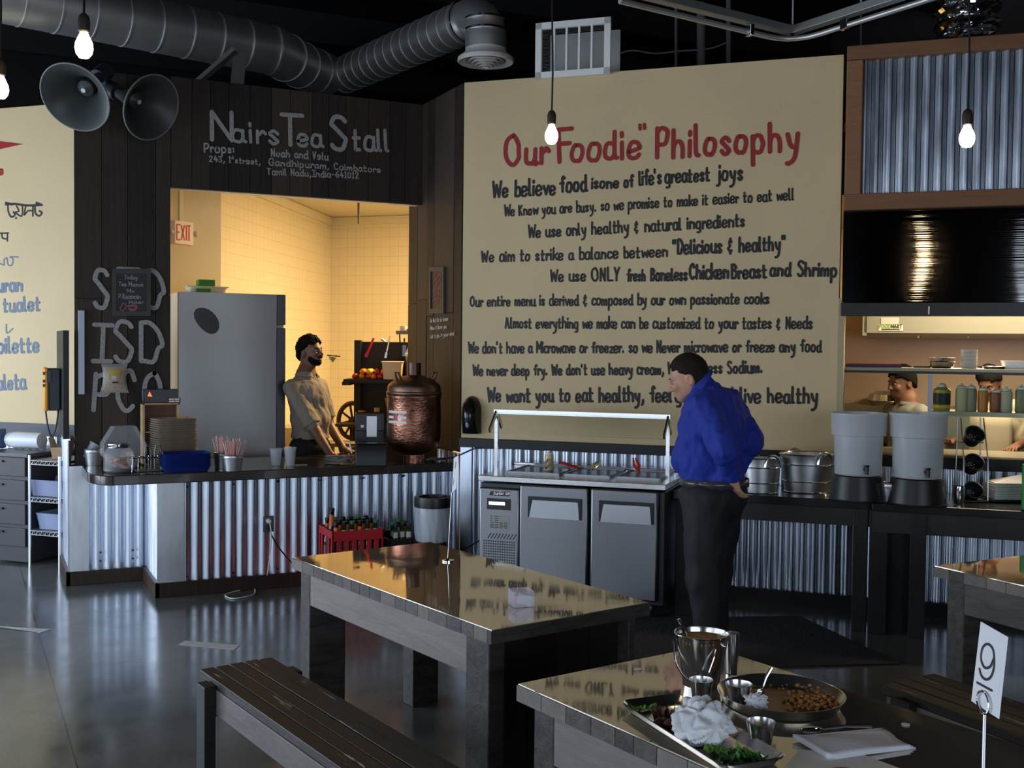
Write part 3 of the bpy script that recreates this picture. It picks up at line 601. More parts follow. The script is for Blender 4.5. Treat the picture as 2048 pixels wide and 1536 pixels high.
def stroke(mb, pts, wd, nrm, lift):
    """flat brush stroke with round ends on the surface; strokes that cross lie one paint film above the other"""
    n = Vector(nrm); P = [Vector(p) for p in pts]; P = [p for i, p in enumerate(P) if i == 0 or (p-P[i-1]).length > 1e-6]
    runs = [[P[0]]]
    for i in range(1, len(P)):
        runs[-1].append(P[i])
        if i+1 < len(P) and (P[i]-P[i-1]).angle(P[i+1]-P[i]) > .8: runs.append([P[i]])
    for R_ in runs:
        if len(R_) < 2: continue
        LIFT[0] = (LIFT[0]+1) % 24; o = n*(lift+LIFT[0]*.00006); m = len(R_); vs = []
        for i in range(m):
            t = (R_[min(i+1, m-1)]-R_[max(i-1, 0)]).normalized(); s_ = t.cross(n)*(wd/2); vs += [R_[i]-s_+o, R_[i]+s_+o]
        t0 = (R_[1]-R_[0]).normalized(); t1 = (R_[-1]-R_[-2]).normalized(); cap = []
        for c, t, sg in ((R_[0], t0, -1), (R_[-1], t1, 1)):
            s_ = t.cross(n); cap.append([c+o+(s_*math.cos(a)*-sg+t*sg*math.sin(a))*(wd/2) for a in [PI*k/6 for k in range(7)]])
        mb.add(vs, [(2*i, 2*i+1, 2*i+3, 2*i+2) for i in range(m-1)])
        for c in cap: mb.add(c, [tuple(range(7))])
def write(mb, text, a, b_, nrm, xh, wd, jit=.25, lift=.002, slant=.0, gap=1.6, fit=True):
    """text from baseline point a to b_; xh is the x-height in metres, widths scaled to fit"""
    a, b_ = Vector(a), Vector(b_); d = b_-a; Lw = d.length; d.normalize(); up = Vector(nrm).cross(d).normalized()
    if up.z < 0: up = -up
    tot = sum(glyphs(c)[0]+gap for c in text)-gap; sx = Lw/tot if fit else xh/5; sy = xh/5; x = 0
    for c in text:
        w_, st = glyphs(c); jy = random.uniform(-jit, jit); js = random.uniform(.93, 1.07); rt = random.uniform(-.03, .03)
        for s_ in st:
            P = [Vector((px*js+py*(slant+rt), py*js+jy)) for px, py in s_]; P = smooth2(P)
            stroke(mb, [a+d*((x+p.x)*sx)+up*(p.y*sy) for p in P], wd, nrm, lift)
        x += w_+gap
    return mb
PXM = 1/FPX
def wtext(mb, text, p, q, xpx, wpx, place, nrm, **k):
    """place(x, y) puts a photo pixel on the surface; sizes in pixels there"""
    a, b_ = place(*p), place(*q); s = zdep((a+b_)/2)*PXM
    write(mb, text, a, b_, nrm, xpx*s*(.9 if xpx < 20 else .95), wpx*s, **k)
MW = lambda x, y: CP(x, y, 0)
red = MB(); T = lambda *a, **k: wtext(red, *a, MW, KN, **k)
T('O', (1012, 331), (1044, 329), 36, 9, jit=0); T('ur', (1052, 327), (1097, 326), 30, 9, jit=.1); T('F', (1119, 324), (1146, 322), 38, 9, jit=0)
T('oodie', (1144, 322), (1283, 314), 32, 8.5, jit=.2); T('"', (1283, 285), (1297, 283), 21, 7, jit=0); T('Philosophy', (1314, 316), (1601, 299), 34, 9, jit=.2)
red.build('red_lettering', M_red, wc, smooth=0)
ink = MB(); T = lambda *a, **k: wtext(ink, *a, MW, KN, **k)
T('We believe', (987, 394), (1112, 388), 19, 5.2); T('food', (1121, 384), (1174, 381), 19, 5.4); T('isone', (1184, 377), (1238, 375), 14, 4.6); T('of', (1249, 374), (1267, 373), 15, 4.6); T("life's", (1279, 370), (1323, 367), 17, 4.8)
T('greatest', (1331, 366), (1420, 361), 17, 4.8); T('joys', (1434, 361), (1486, 359), 19, 5.2)
T('We Know you are busy. so we promise to make it easier to eat well', (1010, 432), (1588, 399), 13, 3.6)
T('We use only healthy & natural ingredients', (1058, 475), (1490, 452), 14.5, 4.2)
T('We aim to strike a balance between', (964, 524), (1336, 513), 14, 4); T('"Delicious & healthy"', (1347, 508), (1571, 500), 17.5, 5)
T('We use', (1102, 563), (1172, 561), 14, 4); T('ONLY', (1184, 562), (1240, 561), 16, 4.2); T('fresh', (1254, 562), (1291, 562), 14, 4.2); T('Boneless', (1302, 561), (1375, 560), 15, 4.6); T('Chicken', (1380, 558), (1458, 556), 17.5, 5.4); T('Breast', (1464, 557), (1534, 554), 16.5, 5.2); T('and Shrimp', (1541, 551), (1674, 552), 16.5, 5.2)
T('Our entire menu is derived & composed by our own passionate cooks', (941, 612), (1539, 607), 13, 3.8)
T('Almost everything we make can be customized to your tastes & Needs', (1011, 656), (1625, 657), 13.5, 3.8)
T("We don't have a Microwave or freezer. so we Never microwave or freeze any food", (938, 706), (1643, 703), 13.5, 3.9)
T("We never deep fry. We don't use heavy cream,", (947, 751), (1328, 748), 13, 3.9); T('We use less Sodium.', (1337, 748), (1526, 745), 14.5, 4.2)
T('We want you to eat healthy, feel', (977, 803), (1344, 803), 17, 5); T('good and live healthy', (1352, 803), (1636, 806), 18, 5.2)
ink.build('black_lettering', M_ink, wc, smooth=0)
LW = lambda x, y: LF @ Vector((*((LF.inverted() @ onp(x, y, (S2, S2, 0), LD)).xy), (LF.inverted() @ onp(x, y, (S2, S2, 0), LD)).z))
mb = MB(); T = lambda *a, **k: wtext(mb, *a, LW, KN, **k)
T('turan', (-16, 583), (46, 581), 16, 6, jit=0); T('tualet', (8, 623), (81, 620), 17, 5.5, jit=0); T('toilette', (-16, 706), (79, 703), 18, 6, jit=0); T('toaleta', (-28, 780), (52, 777), 18, 5.5, jit=0)
for q in ([(13, 649), (14, 666), (26, 657)], [(-8, 534), (-2, 527), (8, 530), (8, 520), (14, 516), (16, 529), (24, 530), (26, 518), (20, 514), (36, 514)]):
    stroke(mb, smooth2([LW(*p) for p in q], 4), 3*8.9/FPX, KN, .002)
mb.build('grey_lettering', M_bluepaint, wl, smooth=0)
mb = MB()
for q, wd in (([(12, 409), (30, 408), (55, 411), (84, 410)], 4.5), ([(12, 406), (24, 409)], 5), ([(73, 406), (83, 410)], 5), ([(16, 412), (17, 424), (23, 434), (30, 430), (27, 424)], 3.6), ([(33, 412), (38, 422), (31, 425), (44, 432), (45, 411)], 3), ([(32, 436), (33, 436)], 4),
              ([(52, 412), (50, 420), (49, 430), (56, 422), (64, 422)], 3), ([(66, 411), (66, 432)], 3.4), ([(70, 412), (71, 426), (78, 432), (84, 426), (79, 422)], 3.6), ([(-6, 467), (17, 466)], 3), ([(15, 467), (15, 482)], 3), ([(4, 467), (5, 476), (14, 478)], 3)):
    stroke(mb, smooth2([LW(*p) for p in q], 5), wd*8.9/FPX, KN, .002)
mb.build('black_lettering', M_ink, wl, smooth=0)
mb = MB()
mb.add([LW(*p)+KN*.002 for p in ((-60, 275), (47, 288), (-60, 312))], [(0, 2, 1)]); mb.add([LW(*p)+KN*.002 for p in ((-60, 337), (5, 337), (7, 340), (7, 348), (4, 351), (-60, 352))], [(0, 5, 4, 3, 2, 1)])
mb.build('red_arrow', M_red, wl, smooth=0)
TW = lambda x, y: YP(x, y, YT-.009); TN = (0, -1, 0)
mb = MB(); T = lambda *a, **k: wtext(mb, *a, TW, TN, **k)
T('N', (424, 279), (470, 281), 30, 8.5, jit=0); T('airs', (466, 282), (560, 288), 24, 6.5, jit=.1); T('T', (564, 289), (606, 291), 35, 8.5, jit=0); T('ea', (597, 291), (645, 293), 22, 6.5, jit=.1); T('S', (664, 297), (699, 299), 38, 9, jit=0); T('tall', (707, 299), (780, 302), 25, 7, jit=.1)
T('Props:', (409, 304), (471, 306), 10.5, 3.2); T('243, 1 street,', (419, 323), (521, 329), 7, 2.3); T('Noah and Velu', (543, 312), (657, 320), 9, 2.9); T('Gandhipuram, Coimbatore', (538, 330), (762, 345), 7.6, 2.5); T('Tamil Nadu,India-641012', (535, 349), (718, 357), 7.6, 2.5)
T('st', (463, 318), (468, 318), 4, 1.5, jit=0)
mb.build('chalk_lettering', M_chalk, ws, smooth=0)
mb = MB(); T = lambda *a, **k: wtext(mb, *a, TW, TN, **k)
for ch, xs in (('STD', ((190, 222), (238, 280), (292, 329))), ('ISD', ((186, 224), (231, 270), (282, 325))), ('PCO', ((187, 228), (234, 272), (288, 326)))):
    yb = {'STD': 614, 'ISD': 722, 'PCO': 820}[ch]
    for c, (xa, xb) in zip(ch, xs): T(c, (xa, yb), (xb, yb+1), 45, 9, jit=0)
mb.build('chalk_lettering', M_chalk, wp, smooth=0)
# small chalkboards and the chalk notice
def chalkboard(label, place, x0, x1, y0, y1, n, lines, fcol):
    P = [place(x0, y1), place(x1, y1), place(x1, y0), place(x0, y0)]; n = Vector(n); c = sum(P, Vector())/4
    t = thing('chalkboard', label, 'chalkboard', c)
    def quad(f, o, d): return [c+(p-c)*f+n*o for p in P]+[c+(p-c)*f+n*(o+d) for p in P]
    mb = MB()
    for i in range(4):
        a, b_ = P[i], P[(i+1) % 4]; ai, bi = c+(a-c)*.80, c+(b_-c)*.80
        mb.hexa([a, b_, bi, ai]+[p+n*.018 for p in (a, b_, bi, ai)])
    mb.build('frame', mat('dark grey frame', (.045, .043, .04), .55), t, world=True, smooth=0)
    MB().hexa(quad(.82, .002, .006)).build('slate', mat('chalkboard slate', (.012, .012, .016), .5), t, world=True, smooth=0)
    for col, ls in lines:
        mb = MB()
        for (tx, p, q, xp, wp_) in ls:
            if tx: wtext(mb, tx, p, q, xp, wp_, place, n, lift=.010)
            else: stroke(mb, smooth2([place(*r) for r in p], 4), wp_*8.3/FPX, n, .010)
        mb.build('chalk_writing', mat('chalk '+col, {'grey': (.26, .25, .26), 'pink': (.30, .09, .13)}[col], .9), t, world=True, smooth=0)
chalkboard('small framed chalkboard hung over the painted pillar letters', lambda x, y: YP(x, y, YT-.012), 224, 301, 538, 632, (0, -1, 0),
    (('grey', (('Today', (249, 558), (275, 559), 5, 1.4), ('Tea Macron', (238, 572), (286, 573), 5, 1.4), ('Mix', (254, 585), (268, 585), 4, 1.3), ('P.Raamain', (237, 597), (281, 598), 5.5, 1.5), ('Maker', (258, 608), (287, 607), 4, 1.3))),
     ('pink', ((None, ((240, 616), (247, 606), (252, 614), (244, 622), (240, 616)), 0, 0, 2), (None, ((256, 612), (272, 612), (268, 620), (258, 618), (266, 624)), 0, 0, 4)))), 0)
chalkboard('tall narrow framed chalkboard with red scribbles on the dark return wall', lambda x, y: XP(x, y, XR-.008), 862, 891, 534, 627, (-1, 0, 0),
    (('pink', tuple((None, ((868, y), (873, y-6), (876, y+4), (882, y-8), (885, y-2)), 0, 0, 1.6) for y in (556, 566, 584, 594, 604))),), 0)
mb = MB(); rp = lambda x, y: XP(x, y, XR-.008)
for tx, p, q in (("Do Not lie to knees", (861, 645), (897, 641)), ('When it Burns you', (861, 660), (894, 656)), ('Let it go, in your mind', (861, 676), (909, 670))): wtext(mb, tx, p, q, 4.6, 1.5, rp, (-1, 0, 0), slant=.1)
mb.build('chalk_lettering', mat('white chalk', (.5, .49, .47), .9), wr, smooth=0)
# badge lettering on the prep table
mb = MB(); bp_ = lambda x, y: CP(x, y, OFF+.0345)
wtext(mb, 'turbo air', (987, 989), (1020, 989.6), 3.6, 1.3, bp_, KN, jit=0, slant=.25, lift=.0004)
mb.build('badge_lettering', mat('silver lettering', (.75, .75, .75), .4), LOGO if 0 else pr, world=True, smooth=0)
mb = MB(); mb.add([bp_(*p)+KN*.0004 for p in ((1003, 982.7), (1021, 983.3), (1022, 982.4), (1005, 981.6))], [(0, 1, 2, 3)]); mb.build('badge_stripe', M_redp, pr, world=True, smooth=0)
# ================================================================ ceiling gear
def duct(label, path, r, seams, name='air_duct', extra=None):
    t = thing(name, label, 'duct', path[0]); mb = MB(); P = [Vector(p) for p in path]
    mb.tube(P, r, 32, caps=True)
    mb.build('duct_pipe', M_duct, t, world=True, smooth=50); sm = MB(); acc = 0; nxt = seams*.5
    for i in range(len(P)-1):
        d = (P[i+1]-P[i]); Ls = d.length; dn = d.normalized()
        while nxt < acc+Ls:
            c = P[i]+dn*(nxt-acc); sm.cyl(c-dn*.006, c+dn*.006, r+.006, n=32); nxt += seams
        acc += Ls
    sm.build('seam_ring', M_duct, t, world=True, smooth=50, kind='stuff'); return t
d0, d1 = D(-420, -150, 7.75), D(545, 87, 10.25); d1.z = d0.z = 4.45
e1, e2 = D(612, 112, 10.9), D(652, 140, 11.6); e1.z = e2.z = 4.45
e3 = D(675, 150, 11.6); e3.z = 4.45
s0, s1 = D(715, 137, 11.0), D(880, 58, 9.7); s0.z = s1.z = 4.47
duct('long spiral metal duct running across the upper left under the ceiling', [d0, d0+(d1-d0)*.5, d1, e1, e1+(e1-d1).normalized()*.25+Vector((.08, 0, 0))], .225, .28)
v1 = D(972, 60, 9.1); v0 = Vector((v1.x, v1.y, 4.47)); vz = D(974, 113, 9.1).z
dd = (v0-s1).normalized()
duct('spiral metal duct slanting up to the round ceiling diffuser', [s0-dd*.35, s0, s1, v0-dd*.30], .18, .16)
tt = thing('duct_drop', 'short vertical duct elbow ending above the round white diffuser', 'duct', v0)
q = [v0-dd*.29]+[v0-dd*(.24*math.cos(a))+Vector((0, 0, .0-.24+.24*math.cos(PI/2-a)-.0)) if 0 else v0-dd*(.24*(1-math.sin(a)))-Vector((0, 0, .24*(1-math.cos(a)))) for a in np.linspace(.1, PI/2, 6)]
q.append(Vector((v0.x, v0.y, vz+.06)))
mb = MB(); mb.tube(q, .172, 32); mb.build('duct_pipe', M_duct, tt, world=True, smooth=50)
mb = MB()
for z in (vz+.30, vz+.21): mb.cyl((v0.x, v0.y, z-.008), (v0.x, v0.y, z+.008), .18, n=32)
mb.cyl(q[0]+dd*.01, q[0]+dd*.03, .19, n=32); mb.build('seam_ring', M_chrome, tt, world=True)
df = thing('ceiling_diffuser', 'round white ceiling diffuser under the metal duct', 'vent', (v0.x, v0.y, vz-.07))
mb = MB(); mb.lathe([(.165, .13), (.175, .10), (.232, .055), (.235, .03), (.225, .02), (.17, .035), (.17, .07), (.155, .09)], n=40); mb.build('rim', M_white, df)
for i, (r, z) in enumerate(((.148, .03), (.118, .015), (.088, .0), (.058, -.012), (.028, -.02))): MB().lathe([(r-.035, z+.035), (r, z), (r-.012, z+.0)][:2]+[(r-.004, z-.004), (r-.04, z+.03)], n=32).build('cone', M_white, df)
MB().cyl((0, 0, .09), (0, 0, .085), .16, n=32).build('throat', M_black, df)
# horn loudspeakers on the pillar top
M_horn = mat('grey horn paint', (.045, .050, .050), .42, var=.15, vscale=(5, 5, 5))
def horn(label, c, axis, R_, Lh):
    ax = Vector(axis).normalized(); t = thing('horn_speaker', label, 'loudspeaker', c); t.rotation_euler = ax.to_track_quat('Z', 'Y').to_euler()
    prof = [(.035, -Lh), (.05, -Lh*.75), (.085, -Lh*.5), (.15*R_/.25, -Lh*.25), (R_*.86, -Lh*.06), (R_, 0)]
    mb = MB(); mb.lathe(prof+[(R_*.985, .002)]+[(r-.006, z+.002) for r, z in reversed(prof[:-1])], n=40); mb.build('bell', M_horn, t)
    mb = MB(); mb.tube([(R_*math.cos(a), R_*math.sin(a), 0) for a in np.linspace(0, 2*PI, 41)[:-1]], .006, 8, closed=True); mb.build('rim', mat('pale rim', (.16, .17, .165), .5), t)
    mb = MB(); mb.lathe([(.03, -Lh*.80), (.06, -Lh*.55), (.055, -Lh*.45), (.012, -Lh*.36), (.0005, -Lh*.355)], n=20); mb.build('reflex_cone', M_horn, t)
    MB().cyl((0, 0, -Lh*.36), (0, 0, -Lh*.35), .016, n=16).build('badge', mat('pale badge', (.55, .58, .6), .4), t)
    mb = MB(); mb.cyl((0, 0, -Lh-.13), (0, 0, -Lh), .06, n=20); mb.build('driver', M_dk, t)
    return t
hc1, hc2 = D(150, 195, 7.3), D(303, 215, 7.5); tocam = (E0-hc1).normalized()
horn('left grey horn loudspeaker facing out, pale badge in its throat', hc1, tocam*.8-crt*.42-cup*.36, .235, .34)
horn('right grey horn loudspeaker, turned aside at the pillar top', hc2, tocam*.58+crt*.72-cup*.33, .225, .36)
mb = MB(); hb = D(232, 196, 7.9); mb.bar(hb-crt*.22+fwd*.1, hb+crt*.14+fwd*.1, .035); mb.bar(hb+fwd*.1, Vector((hb.x+.1, YT-.02, hb.z)), .04)
tag(mb.build('speaker_bracket', M_dk, smooth=0), 'dark bracket holding the two horn loudspeakers to the pillar', 'bracket')
# hanging bulbs
M_bulb = mat('glowing bulb', (1, .9, .7), .3, emit=(1, .80, .50), es=9); M_sock = mat('dark socket', (.03, .02, .012), .5)
def bulb(label, x, y, dep, first=[None]):
    c = D(x, y, dep)
    if first[0] is None:
        t = thing('pendant_bulb', label, 'lamp', c, 0, 'bare bulbs on cords')
        MB().lathe([(.0005, -.042), (.016, -.039), (.026, -.026), (.030, -.008), (.028, .010), (.020, .028), (.0135, .042), (.013, .05), (.0005, .051)], n=24).build('glass_bulb', M_bulb, t)
        mb = MB(); mb.lathe([(.0135, .046), (.019, .050), (.020, .085), (.016, .100), (.008, .108), (.0005, .11)], n=20); mb.build('socket', M_sock, t)
        mb = MB(); mb.tube([(0, 0, .105), (.003, 0, .3), (-.004, .002, .55), (.0, 0, .9), (0, 0, 5.3-c.z)], .0042, 6); mb.build('cord', M_bplastic, t); first[0] = t
    else:
        t = first[0].copy(); COL.objects.link(t); t.location = c; t['label'] = label
        for ch in [o for o in bpy.data.objects if o.parent == first[0]]:
            o = ch.copy(); COL.objects.link(o); o.parent = t
    l = bpy.data.lights.new('bulb_glow', 'POINT'); l.energy = 5.5; l.color = (1, .72, .40); l.shadow_soft_size = .03
    lo = bpy.data.objects.new('bulb_glow', l); COL.objects.link(lo); lo.location = c+Vector((0, 0, -.06)); return t
bulb('glowing bare bulb above the left horn loudspeaker', 168, 92, 3.7); bulb('glowing bare bulb cut off by the left picture edge', 1, 176, 4.2)
bulb('glowing bare bulb hanging in front of the red lettering', 1103, 270, 4.9); bulb('glowing bare bulb in front of the framed corrugated panel', 1934, 274, 4.3)
# return-air grille above the mural wall
gr = thing('return_grille', 'white framed return air grille standing above the mural wall top', 'vent', CP(1145, 150, .04)); gm = FR((0, 0, 0), A45)
gu0, gu1 = cu(CP(1071, 100, .04)), cu(CP(1221, 90, .04)); gz0, gz1 = CP(1071, 158, .04).z, CP(1071, 47, .04).z
def kbox(mb, a, c, y0, y1, z0, z1): mb.mx = KF; mb.bx(a, c, -y1, -y0, z0, z1); return mb
mb = MB(); fw = .045
for a, c, z0, z1 in ((gu0, gu1, gz0, gz0+fw), (gu0, gu1, gz1-fw, gz1), (gu0, gu0+fw, gz0, gz1), (gu1-fw, gu1, gz0, gz1)): kbox(mb, a, c, .02, .045, z0, z1)
wI = (gu1-gu0-2*fw)/5
for k in range(1, 5): kbox(mb, gu0+fw+k*wI-.007, gu0+fw+k*wI+.007, .02, .04, gz0+fw, gz1-fw)
mb.build('frame', M_white, gr, world=True, smooth=0)
mb = MB(); n_ = 30
for k in range(n_):
    z = gz0+fw+(gz1-gz0-2*fw)*(k+.5)/n_; mb.mx = KF; mb.hexa([(gu0+fw, -.04, z-.004), (gu1-fw, -.04, z-.004), (gu1-fw, -.038, z-.004), (gu0+fw, -.038, z-.004), (gu0+fw, -.02, z+.003), (gu1-fw, -.02, z+.003), (gu1-fw, -.018, z+.003), (gu0+fw, -.018, z+.003)])
mb.build('louvre', M_white, gr, world=True, smooth=0)
mb = MB(); kbox(mb, gu0+.01, gu1-.01, -.3, -.28, gz0, gz1); mb.build('back_plate', M_duct, gr, world=True, smooth=0)
# strut channel with conduit, hanger rods
zs = 3.80
def onz(x, y, z): return G(x, y, z)
w0, w1, w2 = onz(1240, -24, zs), onz(1585, 62, zs), onz(1880, -35, zs)
st = thing('strut_frame', 'grey steel strut channel bent in a V below the ceiling at upper right', 'channel', w1)
mb = MB(); mb.bar(w0, w1, .07, .05); mb.bar(w1, w2, .07, .05); mb.build('channel', mat('dull galvanized', (.34, .35, .34), .45, .8), st, world=True, smooth=0, bevel=.003)
mb = MB()
for x, y in ((1585, 62), (1722, 15)): p = onz(x, y, zs); mb.cyl(p, (p.x, p.y, 5.4), .006, n=8)
mb.build('hanger_rod', M_duct, st, world=True)
cd = thing('conduit', 'shiny electrical conduit pipe clipped beneath the strut channel', 'pipe', w1-Vector((0, 0, .08)))
off = Vector((0, 0, -.075)); a, b_, c = w0+off, w1+off+(w0-w1).normalized()*.0, w2+off; k1 = b_+(a-b_).normalized()*.25; k2 = b_+(c-b_).normalized()*.25
mb = MB(); mb.tube([a, k1]+[k1*(1-t)**2+b_*2*t*(1-t)+k2*t*t for t in (.2, .4, .6, .8)]+[k2, c], .017, 12); mb.build('pipe', M_duct, cd, world=True)
for p in (onz(1500, 40, zs), onz(1690, 27, zs)): MB().bx(p.x-.015, p.x+.015, p.y-.03, p.y+.03, zs-.10, zs-.03).build('clip', M_chrome, cd, world=True, smooth=0, bevel=.004)
# crumpled foil duct, braces and loose rods in the dark ceiling
fo = D(1935, 30, 7.9); mb = MB(); random.seed(3)
mb.lathe([(.21+.02*math.sin(z*60), z) for z in np.linspace(-.45, .7, 60)], fo, 40, wob=lambda a, z: .16*noise.noise((math.cos(a)*3.5, math.sin(a)*3.5, z*9))+.06*noise.noise((math.cos(a)*9, math.sin(a)*9, z*24)))
tag(mb.build('flexible_duct', M_chrome, smooth=0), 'crumpled shiny foil duct above the framed corrugated panel', 'duct')
M_br = mat('grey brace', (.12, .12, .12), .5)
a, b_ = D(395, 165, 8.6), D(470, 100, 8.6); tag(MB().bar(a, b_, .10, .03).build('ceiling_brace', M_br, smooth=0), 'grey brace slanting up from the stall wall top to the duct', 'brace')
a, b_ = D(474, 175, 8.7), D(480, 100, 8.7); tag(MB().bar(a, b_, .10, .02, up=(0, 1, 0)).build('ceiling_strap', M_br, smooth=0), 'grey upright plate above the painted stall sign', 'brace')
for lab, x, y0, y1, r in (('thin pale rod rising behind the mural wall right of the grille', 1352, 48, 140, .012), ('dark upright pipe behind the mural wall top', 1402, 66, 132, .035), ('brown rod above the mural wall under the strut', 1457, 52, 130, .02), ('thin grey rod rising beside the wooden panel frame', 1722, 15, 100, .008)):
    a, b_ = D(x, y1, 9.0), D(x, y0-60, 9.0); tag(MB().cyl(a, b_, r, n=10).build('ceiling_rod', M_br), lab, 'rod')
cb = [D(1229, 145, 9), D(1231, 115, 9), D(1262, 101, 9), D(1310, 107, 9), D(1360, 102, 9), D(1420, 97, 9), D(1460, 82, 9)]
mb = MB(); mb.tube(smooth2(cb, 5), .008, 6); tag(mb.build('loose_cable', M_br), 'loose cable looping along the dark wall beside the grille', 'cable')
# ================================================================ things on and around the tea stall counter
def mpp(p): return zdep(p)/FPX                                          # metres per photo pixel at a point
CTZ = ZCT+.001
def C_(x, y): return G(x, y, CTZ)
M_cglass = mat('clear plastic', (.90, .93, .97), .03, trans=1, ior=1.08)
M_clr = mat('clear acrylic', (.86, .90, .96), .06, alpha=.15, spec=.7)
M_zinc = mat('galvanized pail', (.50, .53, .56), .38, .9, var=.15, vscale=(18, 18, 18))
# small galvanized pails of pink straws
def pail(label, p, h, r0_, r1_, group=None, mt=None):
    t = thing('pail', label, 'pail', p, 0, group); mb = MB()
    mb.shell([(r0_, 0), (r0_+.15*(r1_-r0_), h*.12), (r1_*.99, h*.80), (r1_*1.03, h*.82), (r1_*1.0, h*.86), (r1_, h)], .003, n=28); mb.build('pail_body', mt or M_zinc, t)
    mb = MB(); mb.tube([(r1_*math.cos(a), r1_*math.sin(a), h) for a in np.linspace(0, 2*PI, 29)[:-1]], .0035, 6, closed=True); mb.build('rim', mt or M_zinc, t); return t
p = C_(465, 941); s = mpp(p); pail('small galvanized pail full of pink drinking straws on the stall counter', p, 31*s, 17*s, 21*s); P0 = p
p2 = C_(444, 936); pail('second small pail half hidden behind the pail of pink straws', p2, 31*s, 14*s, 16*s)
M_straw = mat('pale pink straw', (.66, .36, .33), .4, var=.12, vscale=(30, 30, 30)); st0 = None
random.seed(11)
for k in range(46):
    c, hgt = (P0, 31*s) if k < 36 else (p2, 31*s)
    a = random.uniform(0, 2*PI); rr = random.uniform(0, 15*s if k < 36 else 11*s); tl = random.uniform(.02, .36)*(rr/(15*s)+.25)
    if st0 is None:
        MB().cyl((0, 0, 0), (0, 0, .20), .0032, n=8).build('drinking_straw', M_straw); st0 = bpy.data.objects['drinking_straw']; o = st0
    else: o = st0.copy(); COL.objects.link(o)
    b = Vector((c.x+.55*rr*math.cos(a), c.y+.55*rr*math.sin(a), c.z+.012)); o.location = b
    o.rotation_euler = Vector((tl*math.cos(a), tl*math.sin(a), 1)).to_track_quat('Z', 'Y').to_euler(); sc_ = random.uniform(.9, 1.08); o.scale = (1, 1, sc_)
    tag(o, 'pink drinking straw standing in the front galvanized pail' if k < 36 else 'pink drinking straw standing in the half hidden rear pail', 'straw', 'straws in the front pail' if k < 36 else 'straws in the rear pail')
random.seed(5)
# blue trays, fibre trays
M_bluep = mat('cobalt blue plastic', (.008, .022, .16), .35)
p = C_(381, 944); s = mpp(p); W = 96*s; n = 7; h = 37*s; base = p+Vector((-.02, .10, 0)); t0 = None
def traymb(w_, d_, hh, t=.004, r=.03):
    mb = MB(); out = [(-w_/2+r, -d_/2), (w_/2-r, -d_/2), (w_/2-r*.3, -d_/2+r*.3), (w_/2, -d_/2+r), (w_/2, d_/2-r), (w_/2-r*.3, d_/2-r*.3), (w_/2-r, d_/2), (-w_/2+r, d_/2), (-w_/2+r*.3, d_/2-r*.3), (-w_/2, d_/2-r), (-w_/2, -d_/2+r), (-w_/2+r*.3, -d_/2+r*.3)]
    rings = [(.86, 0), (.96, hh*.85), (1, hh), (.94, hh), (.90, hh*.7), (.82, t)]; vs = []; m = len(out)
    for f, z in rings: vs += [(x*f, y*f, z) for x, y in out]
    fs = [tuple(range(m-1, -1, -1))]+[(j*m+i, j*m+(i+1) % m, (j+1)*m+(i+1) % m, (j+1)*m+i) for j in range(len(rings)-1) for i in range(m)]+[tuple(range((len(rings)-1)*m, len(rings)*m))]
    return mb.add(vs, fs)
for k in range(n):
    if t0 is None: t0 = traymb(W, .24, h*.34).build('serving_tray', M_bluep, None, smooth=40); o = t0
    else: o = t0.copy(); COL.objects.link(o)
    o.location = base+Vector((0, 0, k*h*.66/(n-1))); o.rotation_euler[2] = -.02
    tag(o, 'blue plastic tray in the stack on the stall counter' if k < n-1 else 'topmost blue plastic tray of the stack on the stall counter', 'tray', 'blue trays in the stack')
M_fibre = mat('brown fibre board', (.36, .29, .22), .85, var=.12, vscale=(20, 20, 60))
base = YP(346, 905, 8.06); base.z = CTZ; s = mpp(base); n = 22; h = base.z*0+YP(346, 837, 8.0).z-CTZ; t0 = None
for k in range(n):
    if t0 is None: t0 = traymb(84*s, .20, .016, .003, .025).build('takeaway_tray', M_fibre, None, smooth=40); o = t0
    else: o = t0.copy(); COL.objects.link(o)
    o.location = base+Vector((random.uniform(-.002, .002), random.uniform(-.003, .003), k*(h-.016)/(n-1))); o.rotation_euler[2] = .25+random.uniform(-.015, .015)
    tag(o, 'brown fibre takeaway tray in the tall stack behind the blue trays' if k < n-1 else 'topmost brown fibre takeaway tray of the tall stack', 'tray', 'fibre trays in the tall stack')
# light wooden box frame with black sign on top
M_pine = mat('pale pine', (.50, .34, .17), .55, var=.18, vscale=(4, 4, 30)); p = YP(320, 905, 8.19); p.z = CTZ; s = mpp(p); w_ = 72*s; h = YP(320, 806, 8.14).z-CTZ
bx_t = thing('wooden_box', 'pale pine box rack standing behind the stack of fibre trays', 'rack', p, .0)
mb = MB(); mb.bx(-w_/2, -w_/2+.018, -.06, .05, 0, h); mb.bx(w_/2-.014, w_/2, -.06, .05, 0, h); mb.bx(-w_/2, w_/2, -.06, .05, h-.012, h); mb.bx(-w_/2, w_/2, -.06, .05, 0, .012); mb.build('frame', M_pine, bx_t, smooth=0, bevel=.002)
mb = MB(); mb.bx(-w_/2+.01, w_/2-.01, .035, .05, .01, h-.01); mb.build('back_panel', mat('reddish wood', (.14, .06, .035), .6, var=.2, vscale=(3, 3, 20)), bx_t, smooth=0)
mb = MB(); mb.bx(-w_/2+.018, w_/2-.014, -.05, .03, h*.52, h*.54); mb.build('shelf', M_pine, bx_t, smooth=0)
sg = thing('black_display', 'small black display box with a glowing red mark on the pine rack', 'display', p+Vector((.004, 0, h+.001)), .0); w2, h2 = 64*s, 27*s
MB().bx(-w2/2, w2/2, -.05, .03, 0, h2).build('case', M_bplastic, sg, bevel=.003)
